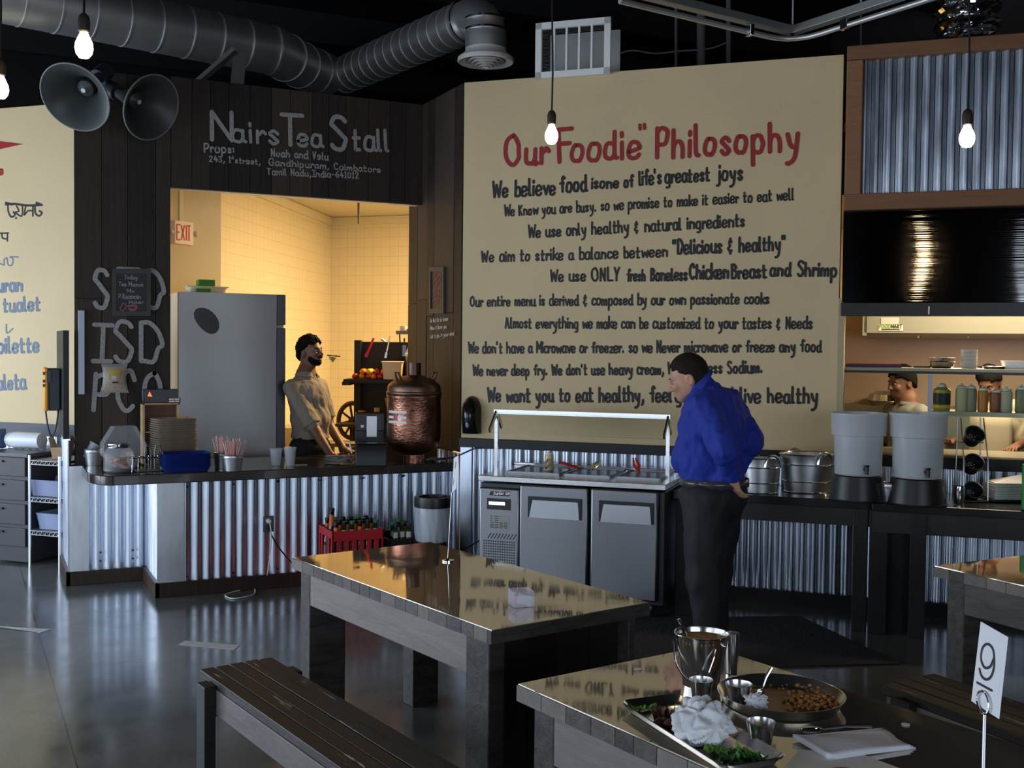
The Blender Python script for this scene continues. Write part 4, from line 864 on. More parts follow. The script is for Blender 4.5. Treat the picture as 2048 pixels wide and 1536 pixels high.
mb = MB(); mb.add([(-w2*.42, -.051, h2*.5), (-w2*.28, -.051, h2*.45), (-w2*.36, -.051, h2*.85)], [(0, 1, 2)]); mb.build('red_mark', mat('glowing red mark', (.5, .05, .02), .5, emit=(1, .12, .04), es=2.2), sg, smooth=0)
mb = MB(); mb.bx(w2*.20, w2*.56, -.062, -.052, .0, h2*.36); mb.build('card', M_bplastic, sg, smooth=0)
mb = MB(); mb.bx(w2*.21, w2*.52, -.0635, -.062, h2*.06, h2*.15); mb.build('white_bar', M_white, sg, smooth=0); mb = MB(); mb.bx(w2*.21, w2*.52, -.0635, -.062, h2*.22, h2*.31); mb.build('white_bar', M_white, sg, smooth=0)
MB().bar((w2*.40, -.064, h2*.02), (w2*.34, -.064, h2*.40), .004, .001, up=(0, 1, 0)).build('red_bar', M_redp, sg, smooth=0)
# metal tea-glass carrier with arched handles
p = C_(306, 942); s = mpp(p); tc_ = thing('glass_carrier', 'steel wire tea glass carrier with two arched handles on the stall counter', 'rack', p+Vector((0, .05, 0)), .1)
w_, h = 74*s, 27*s; M_wire = M_chrome; mb = MB()
for x in np.linspace(-w_/2, w_/2, 5):
    for y in (-.05, .03): mb.tube([(x+.022*math.cos(a), y+.022*math.sin(a), h) for a in np.linspace(0, 2*PI, 15)[:-1]], .0035, 6, closed=True)
mb.build('glass_ring', M_wire, tc_, kind='stuff')
for x in (-w_/2-.02, -w_/2+.02, -w_*.15, w_*.2, w_/2-.01, w_/2+.02): MB().cyl((x, -.06, 0), (x*.97, -.055, h), .003, n=8).build('leg', M_wire, tc_)
for x in (-.03, .035): mb = MB(); mb.tube([(x-.02, -.02, 0), (x-.02, -.02, h*1.4), (x-.012, -.02, h*1.85), (x+.012, -.02, h*1.85), (x+.02, -.02, h*1.4), (x+.02, -.02, 0)], .006, 8); mb.build('handle', mat('grey handle', (.14, .16, .15), .4, .6), tc_)
mb = MB(); mb.bx(-w_/2, w_/2, -.07, .05, .002, .008); mb.build('tray_base', mat('dull grey metal', (.12, .13, .13), .4, .7), tc_, smooth=0)
p = YP(302, 895, 8.10); p.z = CTZ; s = mpp(p)
pl_ = thing('potted_plant', 'small dark green leafy plant behind the glass carrier', 'plant', p); MB().lathe([(.02, 0), (.028, .05), (.024, .05), (.022, .04)], n=16).build('pot', M_bplastic, pl_)
mb = MB(); random.seed(2)
for k in range(26):
    a = random.uniform(0, 2*PI); e = random.uniform(.2, 1.2); L_ = random.uniform(.03, .06); d = Vector((math.cos(a)*math.cos(e), math.sin(a)*math.cos(e), math.sin(e))); sd = d.orthogonal().normalized()*.011; c = Vector((0, 0, .05))
    mb.add([c, c+d*L_*.5+sd, c+d*L_, c+d*L_*.5-sd], [(0, 1, 2, 3)])
mb.build('foliage', mat('dark green leaf', (.012, .05, .018), .5), pl_, smooth=0, kind='stuff')
# clear octagonal candy bin, glass jar of bars, stacked cups, metal pail at the rounded end
p = C_(252, 938)+Vector((-.005, .09, 0)); s = mpp(p); ob = thing('candy_bin', 'clear plastic eight-sided candy bin behind the jar on the counter end', 'bin', p, .15); r = 42*s; hb = 84*s
def octa(y0, y1, f=1): 
    return [Vector((r*f*x, y, hb*.5+hb*.5*f*z)) for y in (y0, y1) for x, z in ((-.45, -1), (.45, -1), (1, -.35), (1, .1), (.5, 1), (-.5, 1), (-1, .2), (-1, -.35))]
mb = MB(); v = octa(-.05, .06); mb.add(v, [tuple(range(7, -1, -1)), tuple(range(8, 16))]+[(i, (i+1) % 8, 8+(i+1) % 8, 8+i) for i in range(8)]); mb.build('bin_shell', M_clr, ob, smooth=0, bevel=.006)
M_cand = mat('caramel sweets', (.34, .17, .11), .5, var=.35, vscale=(40, 40, 40)); mb = MB(); random.seed(8)
for k in range(30): mb.box((random.uniform(-r*.5, r*.5), random.uniform(-.035, .045), random.uniform(.012, hb*.28)), (.034, .018, .014), Matrix.Rotation(random.uniform(0, 3), 3, 'Z') @ Matrix.Rotation(random.uniform(-.6, .6), 3, 'X'))
mb.build('wrapped_sweets', M_cand, ob, smooth=0, kind='stuff')
p = C_(238, 944)+Vector((0, .02, 0)); s = mpp(p); jr = thing('glass_jar', 'clear glass jar with a metal lid half full of wrapped bars', 'jar', p); r = 29*s; h = 54*s
mb = MB(); mb.lathe([(.0005, 0), (r*.9, 0), (r, h*.06), (r, h*.7), (r*.8, h*.84), (r*.72, h*.88), (r*.72, h*.94)], n=32); mb.build('jar_body', M_clr, jr)
mb = MB(); mb.lathe([(r*.76, h*.90), (r*.78, h*.93), (r*.78, h*1.05), (r*.72, h*1.07), (.0005, h*1.07)], n=32); mb.build('lid', M_chrome, jr)
mb = MB()
for k in range(16): mb.box((random.uniform(-r*.5, r*.5), random.uniform(-r*.5, r*.5), random.uniform(.015, h*.55)), (.05, .022, .012), Matrix.Rotation(random.uniform(0, 3), 3, 'Z') @ Matrix.Rotation(random.uniform(-.9, .9), 3, 'X'))
mb.build('wrapped_bars', mat('tan wrappers', (.30, .17, .12), .4, var=.4, vscale=(30, 30, 30)), jr, smooth=0, kind='stuff')
mb = MB(); mb.lathe([(r*.93, .004), (r*.97, .01), (r*.97, .022), (r*.93, .024)], n=32); mb.build('dark_bars', mat('dark purple wrappers', (.025, .008, .02), .35, var=.5, vscale=(30, 30, 30)), jr)
p = C_(184, 931)+Vector((.015, .02, 0)); s = mpp(p); pail('small galvanized pail tipped beside the stacked clear cups at the counter end', p, 32*s, 15*s, 19*s)
M_cup = mat('clear cup plastic', (.72, .80, .92), .10, alpha=.50, spec=.7)
for k, (xa, ya) in enumerate(((172, 912), (187, 910), (202, 908))):
    p = C_(xa, ya+17)+Vector((.0, .0, .045)); s = mpp(p); o = MB().lathe([(.0005, 0), (.026, 0), (.038, .11), (.041, .112), (.041, .120), (.037, .120), (.025, .004), (.0005, .003)], n=28).build('plastic_cup', M_cup)
    o.location = p; o.rotation_euler = Vector((.62, .05, 1)).to_track_quat('Z', 'Y').to_euler(); tag(o, ('leftmost', 'middle', 'rightmost')[k]+' of the three leaning clear plastic cups at the counter end', 'cup', 'leaning clear cups')
# receipt spike, cup and packets behind
p = C_(418, 905)+Vector((0, .08, 0)); s = mpp(p); sp_ = thing('receipt_spike', 'thin double steel spike standing behind the blue trays', 'spike', p); mb = MB(); mb.cyl((0, 0, 0), (0, 0, .006), .03, n=20); mb.build('base', M_chrome, sp_)
for x in (-.006, .006): MB().cyl((x, 0, .005), (x, 0, 62*s-(x < 0)*.012), .0035, .003, n=8).build('rod', M_chrome, sp_)
p = C_(404, 906)+Vector((.03, .10, 0)); s = mpp(p); t = thing('paper_bag', 'white folded paper bag with brown packets behind the blue trays', 'bag', p); MB().hexa([(-.04, -.03, 0), (.06, -.03, 0), (.06, .03, 0), (-.04, .03, 0), (-.05, -.015, 30*s), (.065, -.015, 27*s), (.065, .015, 27*s), (-.05, .015, 30*s)]).build('bag', M_white, t, bevel=.006)
mb = MB(); mb.box((-.02, -.055, .04), (.07, .012, .035), Matrix.Rotation(.5, 3, 'Y')); mb.build('packet', mat('brown packet', (.07, .03, .018), .4), t, smooth=0); mb = MB(); mb.box((.05, -.05, .045), (.05, .012, .05)); mb.build('packet', mat('brown packet', (.07, .03, .018), .4), t, smooth=0)
# two drinks and a slip of paper
def drink(label, x, y, h_px, r_px, liq):
    p = C_(x, y); s = mpp(p); r, h = r_px*s, h_px*s; t = thing('drink_cup', label, 'cup', p)
    MB().lathe([(.0005, 0), (r*.72, 0), (r, h), (r*.97, h), (r*.69, .004), (.0005, .004)], n=28).build('cup', M_cup, t)
    MB().lathe([(.0005, .006), (r*.68, .006), (r*.92, h*.82), (.0005, h*.82)], n=28).build('drink', liq, t)
    MB().lathe([(r*1.05, h*.985), (r*1.06, h*1.01), (r*.9, h*1.06), (.0005, h*1.06)], n=28).build('lid', M_cup, t)
drink('left drink, a clear cup of white milky drink on the stall counter', 552, 931, 33, 12.5, mat('milky drink', (.50, .46, .38), .4)); drink('right drink, a clear cup of yellow milky drink on the stall counter', 580, 931, 35, 12.5, mat('yellow lassi', (.52, .42, .22), .4))
M_paper = mat('white paper', (.74, .72, .70), .7)
p = C_(600, 930); o = MB().box((0, 0, .001), (.10, .05, .001)).build('paper_slip', M_paper, smooth=0); o.location = p; o.rotation_euler[2] = -.15; tag(o, 'single paper slip lying beside the yellow drink', 'paper')
random.seed(4); p = C_(682, 928)+Vector((0, .03, 0))
for k in range(14):
    mb = MB(); mb.grid(lambda a, b: Vector((.19*(a-.5), .09*(b-.5), .006*math.sin(a*5+k)*math.sin(b*3+k))), 8, 4); o = mb.build('receipt', M_paper, smooth=60); o.location = p+Vector((random.uniform(-.03, .03), random.uniform(-.02, .02), .006+k*.0042)); o.rotation_euler = (random.uniform(-.05, .05), random.uniform(-.05, .05), random.uniform(-.7, .7))
    tag(o, 'paper receipt in the loose pile under the server\'s hand' if k < 13 else 'topmost paper receipt of the loose pile under the server\'s hand', 'receipt', 'receipts in the loose pile')
# receipt printer and coffee grinder
p = C_(748, 932)+Vector((.0, .06, 0)); s = mpp(p); pn = thing('receipt_printer', 'black receipt printer with a curved hood on the stall counter', 'printer', p, -.35); w_, d_, h = 62*s, .17, 45*s
poly = [(-d_/2, 0), (d_/2, 0), (d_/2, h*.62), (d_*.30, h*.86), (0, h*.98), (-d_*.32, h*.86), (-d_/2, h*.6)]; mb = MB()
n = len(poly); vs = [(x, y, z) for x in (-w_/2, w_/2) for y, z in poly]; mb.add(vs, [tuple(range(n)), tuple(range(2*n-1, n-1, -1))]+[(i, n+i, n+(i+1) % n, (i+1) % n) for i in range(n)]); mb.build('case', mat('charcoal plastic', (.022, .024, .028), .45), pn, bevel=.008, smooth=40)
mb = MB(); mb.bx(-w_*.46, w_*.46, -.05, .05, h*.965, h*.995); mb.build('paper_slot', M_bplastic, pn, smooth=0, bevel=.002); MB().cyl((-w_*.62, -.02, h*.55), (-w_*.70, -.02, h*1.02), .006, n=10).build('pen', M_white, pn)
p = C_(764, 922)+Vector((-.03, .20, 0)); s = mpp(p); cm = thing('coffee_brewer', 'black coffee brewer with a silver front panel behind the receipt printer', 'coffee machine', p, -.3); w_, h = 58*s, 92*s
mb = MB(); mb.bx(-w_*.5, w_*.5, -.02, .10, 0, h); mb.bx(-w_*.5, w_*.5, -.10, .10, h*.62, h); mb.bx(-w_*.5, w_*.5, -.11, .10, 0, .03); mb.build('body', M_bplastic, cm, bevel=.006)
MB().bx(-w_*.12, w_*.22, -.103, -.098, h*.50, h*.94).build('silver_panel', mat('silver plastic', (.55, .55, .55), .3, .4), cm, smooth=0); MB().bx(-w_*.32, -w_*.22, -.104, -.099, h*.70, h*.75).build('button', M_white, cm, smooth=0)
mb = MB(); mb.lathe([(.0005, .03), (.04, .03), (.055, .06), (.05, .10), (.032, .13), (.034, .14)], (-.01, -.06, 0), n=24); mb.build('carafe', mat('dark glass', (.01, .01, .012), .08), cm); mb = MB(); mb.tube([(-.055, -.08, .12), (-.095, -.09, .11), (-.095, -.09, .06), (-.06, -.08, .05)], .007, 8); mb.build('carafe_handle', M_bplastic, cm)
# copper boiler
m, nt, b = new_mat('hammered copper'); L = nt.links; b.inputs['Metallic'].default_value = 1; b.inputs['Roughness'].default_value = .36
tc = node(nt, 'ShaderNodeTexCoord'); n1 = node(nt, 'ShaderNodeTexNoise'); n1.inputs['Scale'].default_value = 9; n1.inputs['Detail'].default_value = 6; L.new(tc.outputs['Object'], n1.inputs['Vector'])
cr = node(nt, 'ShaderNodeValToRGB'); cr.color_ramp.elements[0].position = .3; cr.color_ramp.elements[0].color = (.12, .05, .033, 1); cr.color_ramp.elements[1].position = .75; cr.color_ramp.elements[1].color = (.48, .22, .145, 1); L.new(n1.outputs['Fac'], cr.inputs[0]); L.new(cr.outputs[0], b.inputs['Base Color'])
vo = node(nt, 'ShaderNodeTexVoronoi'); mp = node(nt, 'ShaderNodeMapping'); mp.inputs['Scale'].default_value = (38, 38, 60); L.new(tc.outputs['Object'], mp.inputs[0]); L.new(mp.outputs[0], vo.inputs['Vector']); vo.inputs['Scale'].default_value = 1
bp = node(nt, 'ShaderNodeBump'); bp.inputs['Distance'].default_value = .0018; L.new(vo.outputs['Distance'], bp.inputs['Height']); L.new(bp.outputs[0], b.inputs['Normal']); M_cop = m
p = C_(842, 927)+Vector((-.01, .13, 0)); s = mpp(p); cb_ = thing('copper_boiler', 'large hammered copper tea boiler with chimney on the right counter end', 'boiler', p); R_ = 54*s
zz = lambda y: (920-y)*s
prof = [(.0005, 0), (20*s, 0), (20*s, zz(905)), (27*s, zz(903)), (42*s, zz(895)), (51*s, zz(882)), (53.5*s, zz(868)), (54*s, zz(830)), (53*s, zz(794)), (54.5*s, zz(790)), (54.5*s, zz(786)), (52.5*s, zz(784))]
MB().lathe(prof, n=48).build('vessel', M_cop, cb_, smooth=50)
MB().lathe([(54*s, zz(786)), (55.5*s, zz(784)), (55.5*s, zz(780)), (53*s, zz(778)), (53*s, zz(770)), (50*s, zz(764)), (38*s, zz(755)), (22*s, zz(749)), (13*s, zz(746))], n=48).build('lid', mat('dull copper', (.20, .12, .085), .42, 1, var=.25, vscale=(12, 12, 12)), cb_, smooth=50)
mb = MB(); mb.shell([(13.5*s, zz(752)), (13.5*s, zz(722))], .003, n=28); mb.build('chimney', mat('dark copper tube', (.10, .06, .05), .4, 1), cb_)
for sx in (-1, 1):
    mb = MB(); q = [(sx*30*s, -.03, zz(756)), (sx*36*s, -.04, zz(742)), (sx*44*s, -.04, zz(741)), (sx*41*s, -.035, zz(752)), (sx*37*s, -.03, zz(760))]; mb.tube(q, .009, 8); mb.build('lug', mat('dull copper', (.20, .12, .085), .42, 1), cb_)
for k, zc_ in enumerate((818, 828.5, 838)):                             # three white bands with a red stroke painted on the vessel
    mb = MB(); mb.grid(lambda a, b_: Vector(((54.6*s)*math.cos(-PI*(.97-.27*a)), (54.6*s)*math.sin(-PI*(.97-.27*a)), zz(zc_+2.6-5.2*b_))), 12, 1); mb.build('white_band', M_white, cb_, smooth=60)
mb = MB(); mb.grid(lambda a, b_: Vector(((55*s)*math.cos(-PI*(.87-.055*a)), (55*s)*math.sin(-PI*(.87-.055*a)), zz(834-13*b_))), 3, 1); mb.build('red_stroke', M_redp, cb_, smooth=60)
p = C_(872, 924); mb = MB(); mb.grid(lambda a, b_: Vector((.16*(a-.5), .07*(b_-.5), .016+.014*math.sin(a*9)*math.cos(b_*5))), 16, 6); o = mb.build('cloth', mat('grey rag', (.20, .18, .16), .9), smooth=60, solid=.006); o.location = p+Vector((.02, .06, 0)); tag(o, 'crumpled grey rag at the foot of the copper boiler', 'cloth')
# ---- inside the stall: refrigerator, exit sign, black shelf unit with kitchen things
fY = 8.80; fl, fr_ = YP(357, 700, fY), YP(571, 700, fY); ft = YP(357, 583, fY).z
rf = thing('refrigerator', 'tall stainless steel refrigerator standing in the tea stall', 'refrigerator', (fl.x, fY, 0)); W = fr_.x-fl.x
MB().bx(0, W, .05, .62, .06, ft).build('body', mat('beige steel side', (.62, .54, .38), .4), rf, smooth=0, bevel=.006)
wd_ = YP(553, 700, fY).x-fl.x
MB().grid(lambda a, b: Vector((wd_*a, -.002*math.sin(a*7+b*3)-.003*math.sin(b*19+2*a)*math.exp(-(1-b)*5), .10+(ft-.10)*b)), 30, 60).build('door', mat('refrigerator steel', (.31, .31, .31), .42, 1, bump=.0006, bscale=(3, 3, 9)), rf, smooth=60)
mb = MB(); mb.bx(wd_+.006, W, .0, .05, .10, YP(560, 656, fY).z); mb.bx(wd_+.006, W, -.0, .05, YP(560, 650, fY).z, ft); mb.build('side_strip', mat('dark steel strip', (.10, .10, .11), .35, .7), rf, smooth=0, bevel=.003)
mb = MB(); mb.bx(.0, wd_, .003, .05, .10, ft-.003); mb.build('door_core', M_bplastic, rf, smooth=0)
for x in (.05, W-.05):
    for y in (.1, .57): MB().cyl((x, y, 0), (x, y, .065), .025, n=12).build('foot', M_bplastic, rf)
p = YP(412, 584, fY+.25); s = mpp(p); t = thing('food_container', 'milky flat plastic container on top of the stall refrigerator', 'container', (p.x, fY+.25, ft)); traymb(78*s, .20, 12*s).build('tub', mat('milky plastic', (.62, .60, .48), .35, sss=.2), t); MB().bx(-41*s, 41*s, -.105, .105, 12*s, 14*s).build('lid', mat('milky plastic lid', (.6, .62, .45), .35), t, bevel=.004)
M_grn = mat('green carton', (.04, .22, .015), .5); o = MB().bx(-16*s, 16*s, -.06, .06, 0, 13*s).build('carton', M_grn, bevel=.002); o.location = (p.x-1*s, fY+.25, ft+14.5*s); tag(o, 'green carton lying on the milky container above the refrigerator', 'carton')
o = MB().bx(-14*s, 14*s, -.02, .02, 0, 8*s).build('carton', M_grn, bevel=.002); o.location = (p.x-12*s, fY+.10, ft+.001); tag(o, 'small green carton in front of the milky container on the refrigerator', 'carton')
ex = thing('exit_sign', 'white exit sign with red letters on the stall wall', 'sign', D(364, 466, 9.3), .52); s = 9.3/FPX; w_, h = 46*s, 46*s
MB().bx(-w_/2, w_/2, -.03, .03, -h/2, h/2).build('housing', mat('sign white plastic', (.82, .70, .58), .5), ex, bevel=.004)
mb = MB()
def let(mb, strokes, x, w_, h, y, wd):
    for st_ in strokes:
        for (x0, z0), (x1, z1) in zip(st_[:-1], st_[1:]): mb.bar((x+x0*w_, y, z0*h), (x+x1*w_, y, z1*h), wd, .002, up=(0, 1, 0))
lw, lh = 8*s, 30*s; x0 = -w_*.40
for i, (c, st_) in enumerate((('E', [[(1, 0), (0, 0), (0, 1), (1, 1)], [(0, .5), (.8, .5)]]), ('X', [[(0, 0), (1, 1)], [(0, 1), (1, 0)]]), ('I', [[(.4, 0), (.4, 1)]]), ('T', [[(.5, 0), (.5, 1)], [(0, 1), (1, 1)]]))):
    let(mb, st_, x0+(0, 1.35, 2.55, 3.25)[i]*lw, lw, lh, -.0315, .011)
mb.v = [p-Vector((0, 0, lh/2)) for p in mb.v]; mb.build('exit_lettering', mat('red sign letters', (.55, .012, .01), .5), ex, smooth=0)
for sx in (-1, 1): MB().ball((sx*(w_/2+.028), -.02, 0), .026, sc=(1, .8, 1)).build('lamp_head', mat('beige lamp', (.5, .42, .3), .4), ex)
MB().bx(-.025, .015, .0, .02, h/2, HC-ex.location.z).build('conduit', mat('beige conduit', (.6, .52, .36), .5), ex, smooth=0)
# black shelf unit, dep about ten metres in
SD = 9.7
def S_(x, y, dd=0): return D(x, y, SD)+AWV*dd
AWV = Vector((fwd.x, fwd.y, 0)).normalized(); SFm = math.atan2(crt.y, crt.x); s = SD/FPX
un = thing('shelf_unit', 'black wooden shelf unit with a tall back board behind the counter', 'shelf', (*S_(775, 900).xy, 0), SFm)
def sx_(x): return (x-775)*s
def sz_(y): return D(775, y, SD).z
M_blk = mat('sooty black wood', (.010, .009, .008), .6, var=.4, vscale=(6, 6, 6))
MB().bx(sx_(707), sx_(905), .16, .20, 0, sz_(684)).build('back_board', M_blk, un, smooth=0); MB().bx(sx_(704), sx_(717), .10, .21, 0, sz_(681)).build('post', M_blk, un, smooth=0)
MB().bx(sx_(691), sx_(905), -.16, .16, sz_(766), sz_(758)).build('shelf', M_blk, un, smooth=0, bevel=.004); MB().bx(sx_(689), sx_(704), -.17, .10, sz_(770), sz_(763)).build('shelf_bracket', M_blk, un, smooth=0)
MB().bx(sx_(674), sx_(905), -.16, .16, sz_(852), sz_(847)).build('shelf', mat('worn brown board', (.05, .032, .02), .6), un, smooth=0); MB().bx(sx_(706), sx_(905), .0, .15, 0, sz_(853)).build('cabinet', M_blk, un, smooth=0)
zS1, zS2 = sz_(758)+.001, sz_(847)+.001
def on1(x, dy=0, z=None): q = un.matrix_basis if 0 else FR(un.location, SFm); return q @ Vector((sx_(x), dy, zS1 if z is None else z))
t = thing('storage_tub', 'beige plastic tub standing on the upper black shelf', 'tub', on1(786, -.06), SFm); traymb(41*s, .16, 34*s, .004, .02).build('tub', mat('beige plastic', (.62, .50, .33), .4), t); MB().bx(-21.5*s, 21.5*s, -.085, .085, 34*s, 35.5*s).build('lid', mat('beige plastic', (.62, .50, .33), .4), t, bevel=.004)
t = thing('storage_tub', 'grey plastic tub with a white lid behind the copper boiler chimney', 'tub', on1(823, .08), SFm); traymb(30*s, .14, 46*s, .004, .02).build('tub', mat('grey tub', (.22, .20, .17), .4), t); MB().bx(-15*s, 15*s, -.075, .075, 46*s, 52*s).build('lid', M_white, t, bevel=.006); MB().bx(2*s, 9*s, -.09, -.072, 22*s, 50*s).build('red_label', M_redp, t, smooth=0)
t = thing('storage_tub', 'white plastic tub at the right end of the upper black shelf', 'tub', on1(860, .06), SFm); traymb(34*s, .14, 52*s, .004, .02).build('tub', M_white, t)
random.seed(12)
for k in range(9):
    r_ = .024; row = 0 if k < 5 else 1; x = 712+k*13 if row == 0 else 728+(k-5)*13; colr = [('red', (.45, .02, .015)), ('yellow', (.75, .50, .03)), ('orange', (.7, .20, .02))][(k*2+row) % 3 if row else (0 if k % 2 == 0 else 2)]
    mb = MB(); mb.lathe([(.0005, -.075), (.018, -.07), (r_, -.06), (r_*1.05, 0), (r_, .06), (.018, .07), (.0005, .075)], n=14, wob=lambda a, z: .08*math.sin(3*a+z*60)); o = mb.build('snack_packet', mat('shiny %s wrapper' % colr[0], colr[1], .3, spec=.8), smooth=60)
    o.location = on1(x, -.05, zS1+r_+row*.042); o.rotation_euler = (PI/2, 0, SFm+random.uniform(-.25, .25)); tag(o, 'shiny %s snack packet in the %s row on the upper black shelf' % (colr[0], 'upper' if row else 'lower'), 'packet', '%s snack packets in the %s row' % (colr[0], 'upper' if row else 'lower'))
M_spat = mat('red spatula plastic', (.52, .02, .015), .4)
def utensil(name, label, a, b, r1, r2, mt, blade=None):
    A_, B_ = S_(*a, .12), S_(*b, .12); t = thing(name, label, 'utensil', A_); mb = MB(); mb.tube([A_, (A_+B_)/2, B_], [r1, (r1+r2)/2, r2], 10); mb.build('handle', mt, t, world=True)
    if blade: mb = MB(); mb.bar(B_, B_+(B_-A_).normalized()*blade[0], blade[1], .006, up=tuple(AWV)); mb.build('blade', blade[2], t, world=True, smooth=0)
utensil('spatula', 'bright red spatula hooked on the black back board', (744, 676), (732, 704), .010, .013, M_spat, (.05, .03, M_spat)); utensil('tongs', 'steel tongs hanging on the black back board', (777, 672), (770, 705), .007, .009, M_steelh, (.05, .02, M_steelh)); utensil('ladle', 'steel ladle hanging above the black back board', (760, 678), (768, 684), .012, .008, M_steelh)
utensil('tongs', 'steel tongs hanging below the small wire wall rack', (820, 676), (812, 703), .006, .010, M_steelh, (.03, .02, M_steelh)); utensil('knife', 'broad grey blade hanging left of the wall rack tongs', (806, 676), (806, 690), .008, .006, M_bplastic, (.10, .035, M_steel))
tg = thing('wire_rack', 'small wire wall rack holding cups above the shelf unit', 'rack', S_(820, 664, .25), SFm); mb = MB(); mb.bx(-32*s, 32*s, -.08, .08, -.006, .0); mb.bx(-32*s, 32*s, -.09, -.08, -.02, .012); mb.build('wire_shelf', mat('greasy wire', (.20, .16, .11), .4, .8), tg, smooth=0)
for sx in (-1, 1): MB().bar((sx*28*s, .05, -.005), (sx*28*s, .12, -.10), .012).build('bracket', mat('greasy wire', (.20, .16, .11), .4, .8), tg, smooth=0)
for lab, x, r_, h_, mt in (('round pale lid standing on the wire wall rack', 801, .035, .055, M_wcap), ('small steel cup on the wire wall rack', 815, .028, .036, M_steelh), ('black tin box at the back of the wire wall rack', 824, .04, .06, M_blk)):
    o = MB().lathe([(.0005, 0), (r_*.8, 0), (r_, h_*.4), (r_*.95, h_), (.0005, h_*1.02)], n=20).build('cup', mt); o.location = S_(x, 664, .26)+Vector((0, 0, .003)); tag(o, lab, 'cup')
for lab, x, w_, h_ in (('yellowish carton standing on the lower black shelf', 725, 16, 26), ('stack of clear cups on the lower shelf near the boiler', 755, 11, 32)):
    o = MB().lathe([(.0005, 0), (w_*s*.42, 0), (w_*s*.5, h_*s), (.0005, h_*s)], n=4 if 'carton' in lab else 20).build('carton' if 'carton' in lab else 'cup_stack', mat('old cream carton', (.40, .33, .20), .6)); o.location = FR(un.location, SFm) @ Vector((sx_(x), -.06, zS2)); tag(o, lab, 'carton' if 'carton' in lab else 'cups')
o = MB().bar((0, 0, 0), (-.06, 0, .23), .035, .03).build('cup_sleeve', mat('clear sleeve', (.30, .25, .16), .3), smooth=0); o.location = FR(un.location, SFm) @ Vector((sx_(786), -.02, zS2)); tag(o, 'slanting sleeve of clear cups leaning on the lower black shelf', 'cups')
o = MB().ball((0, 0, 0), .07, sc=(1.4, .8, .45)).build('food_bag', mat('dark brown bag', (.05, .035, .025), .4)); o.location = FR(un.location, SFm) @ Vector((sx_(735), -.08, zS2+.032)); tag(o, 'dark crumpled bag lying on the lower black shelf', 'bag')
# spoked wooden wheel on an added post beside the shelf unit
wc_ = S_(697, 845, .25); wc_.z += 0; wl_ = thing('spoked_ornament', 'brown spoked wooden cartwheel on an added post beside the black shelf unit', 'ornament', wc_, SFm); r = 36*s; wc_.z = r+.03 if 0 else wc_.z; M_wwood = mat('red brown varnish', (.11, .035, .015), .4)
mb = MB(); mb.tube([(r*math.cos(a)*.8, 0, r*math.sin(a)) for a in np.linspace(0, 2*PI, 37)[:-1]], .022, 8, closed=True); mb.build('rim', M_wwood, wl_); MB().cyl((0, -.03, 0), (0, .03, 0), .035, n=16).build('hub', M_wwood, wl_); MB().bx(-.03, .03, .025, .06, -wc_.z, .03).build('added_post', M_wwood, wl_, smooth=0)  # the floor post behind the hub is unseen, added to hold the wheel up
for k in range(8): a = k*PI/4+.2; MB().cyl((0, 0, 0), (r*.8*math.cos(a), 0, r*math.sin(a)), .011, n=8).build('spoke', M_wwood, wl_)
mb = MB(); wf = S_(654, 714, .3); wf_t = thing('wall_fan_hook', 'small green and grey wall hook jutting from the tiles beside the server\'s face', 'hook', wf, SFm); MB().lathe([(.004, -.05), (.03, -.02), (.035, 0), (.0005, .01)], n=16).build('shade', mat('grey translucent', (.35, .33, .25), .4), wf_t); MB().bar((-.05, 0, .012), (.07, 0, .004), .02, .012).build('arm', mat('dark green plastic', (.03, .07, .06), .4), wf_t, bevel=.003)
wb = D(585, 830, 9.6); o = MB().bx(-.08, .10, -.2, .2, 0, 1.0).build('steel_cabinet', mat('cream cabinet', (.55, .46, .30), .5), smooth=0, bevel=.006); o.location = (wb.x, wb.y, 0); o.rotation_euler[2] = SFm; tag(o, 'low cream cabinet seen between the refrigerator and the server', 'cabinet')
wb = D(690, 880, 9.32); t = thing('side_table', 'low beige work table behind the server\'s forearm', 'table', (wb.x, wb.y, 0), SFm); zt_ = D(690, 884, 9.32).z; MB().bx(-.16, .16, -.15, .14, zt_-.03, zt_).build('top', mat('beige laminate', (.40, .32, .2), .5), t, smooth=0)
for x in (-.12, .12):
    for y in (-.1, .1): MB().bx(x-.015, x+.015, y-.015, y+.015, 0, zt_-.03).build('leg', M_chrome, t, smooth=0)
o = MB().cyl((0, 0, 0), (0, 0, .24), .006, .014, n=10).build('hanging_strip', mat('brown fly strip', (.10, .06, .03), .6)); q = D(717, 448, 9.6); o.location = (q.x, q.y, q.z); tag(o, 'brown sticky strip hanging from the stall ceiling', 'strip'); MB().cyl((0, 0, .23), (0, 0, HC-q.z), .003, n=6).build('string', M_bplastic, o)
# ---- crate of bottles, loose bottles, bin, outlet
M_crate = mat('bright red crate plastic', (.52, .018, .025), .38)
p = Vector((YP(664, 1120, YC-.42).x, YC-.42, 0)); x1 = YP(768, 1100, YC-.42).x; W = x1-p.x; h = YP(664, 1064, YC-.42).z; Dp = .34
cr_ = thing('bottle_crate', 'red plastic bottle crate in front of the corrugated counter', 'crate', p); mb = MB()
for y in (0, Dp-.012):
    mb.bx(0, W, y, y+.012, h*.84, h); mb.bx(0, W, y, y+.012, 0, h*.30); n_ = 7
    for k in range(n_+1): x = W*k/n_; mb.bx(max(0, x-.016), min(W, x+.016), y, y+.012, h*.3, h*.84)
for x in (0, W-.012):
    mb.bx(x, x+.012, 0, Dp, h*.88, h); mb.bx(x, x+.012, 0, Dp, 0, h*.52)
    for y in (0, Dp*.25, Dp*.72, Dp-.03): mb.bx(x, x+.012, y, y+.03, h*.5, h*.9)
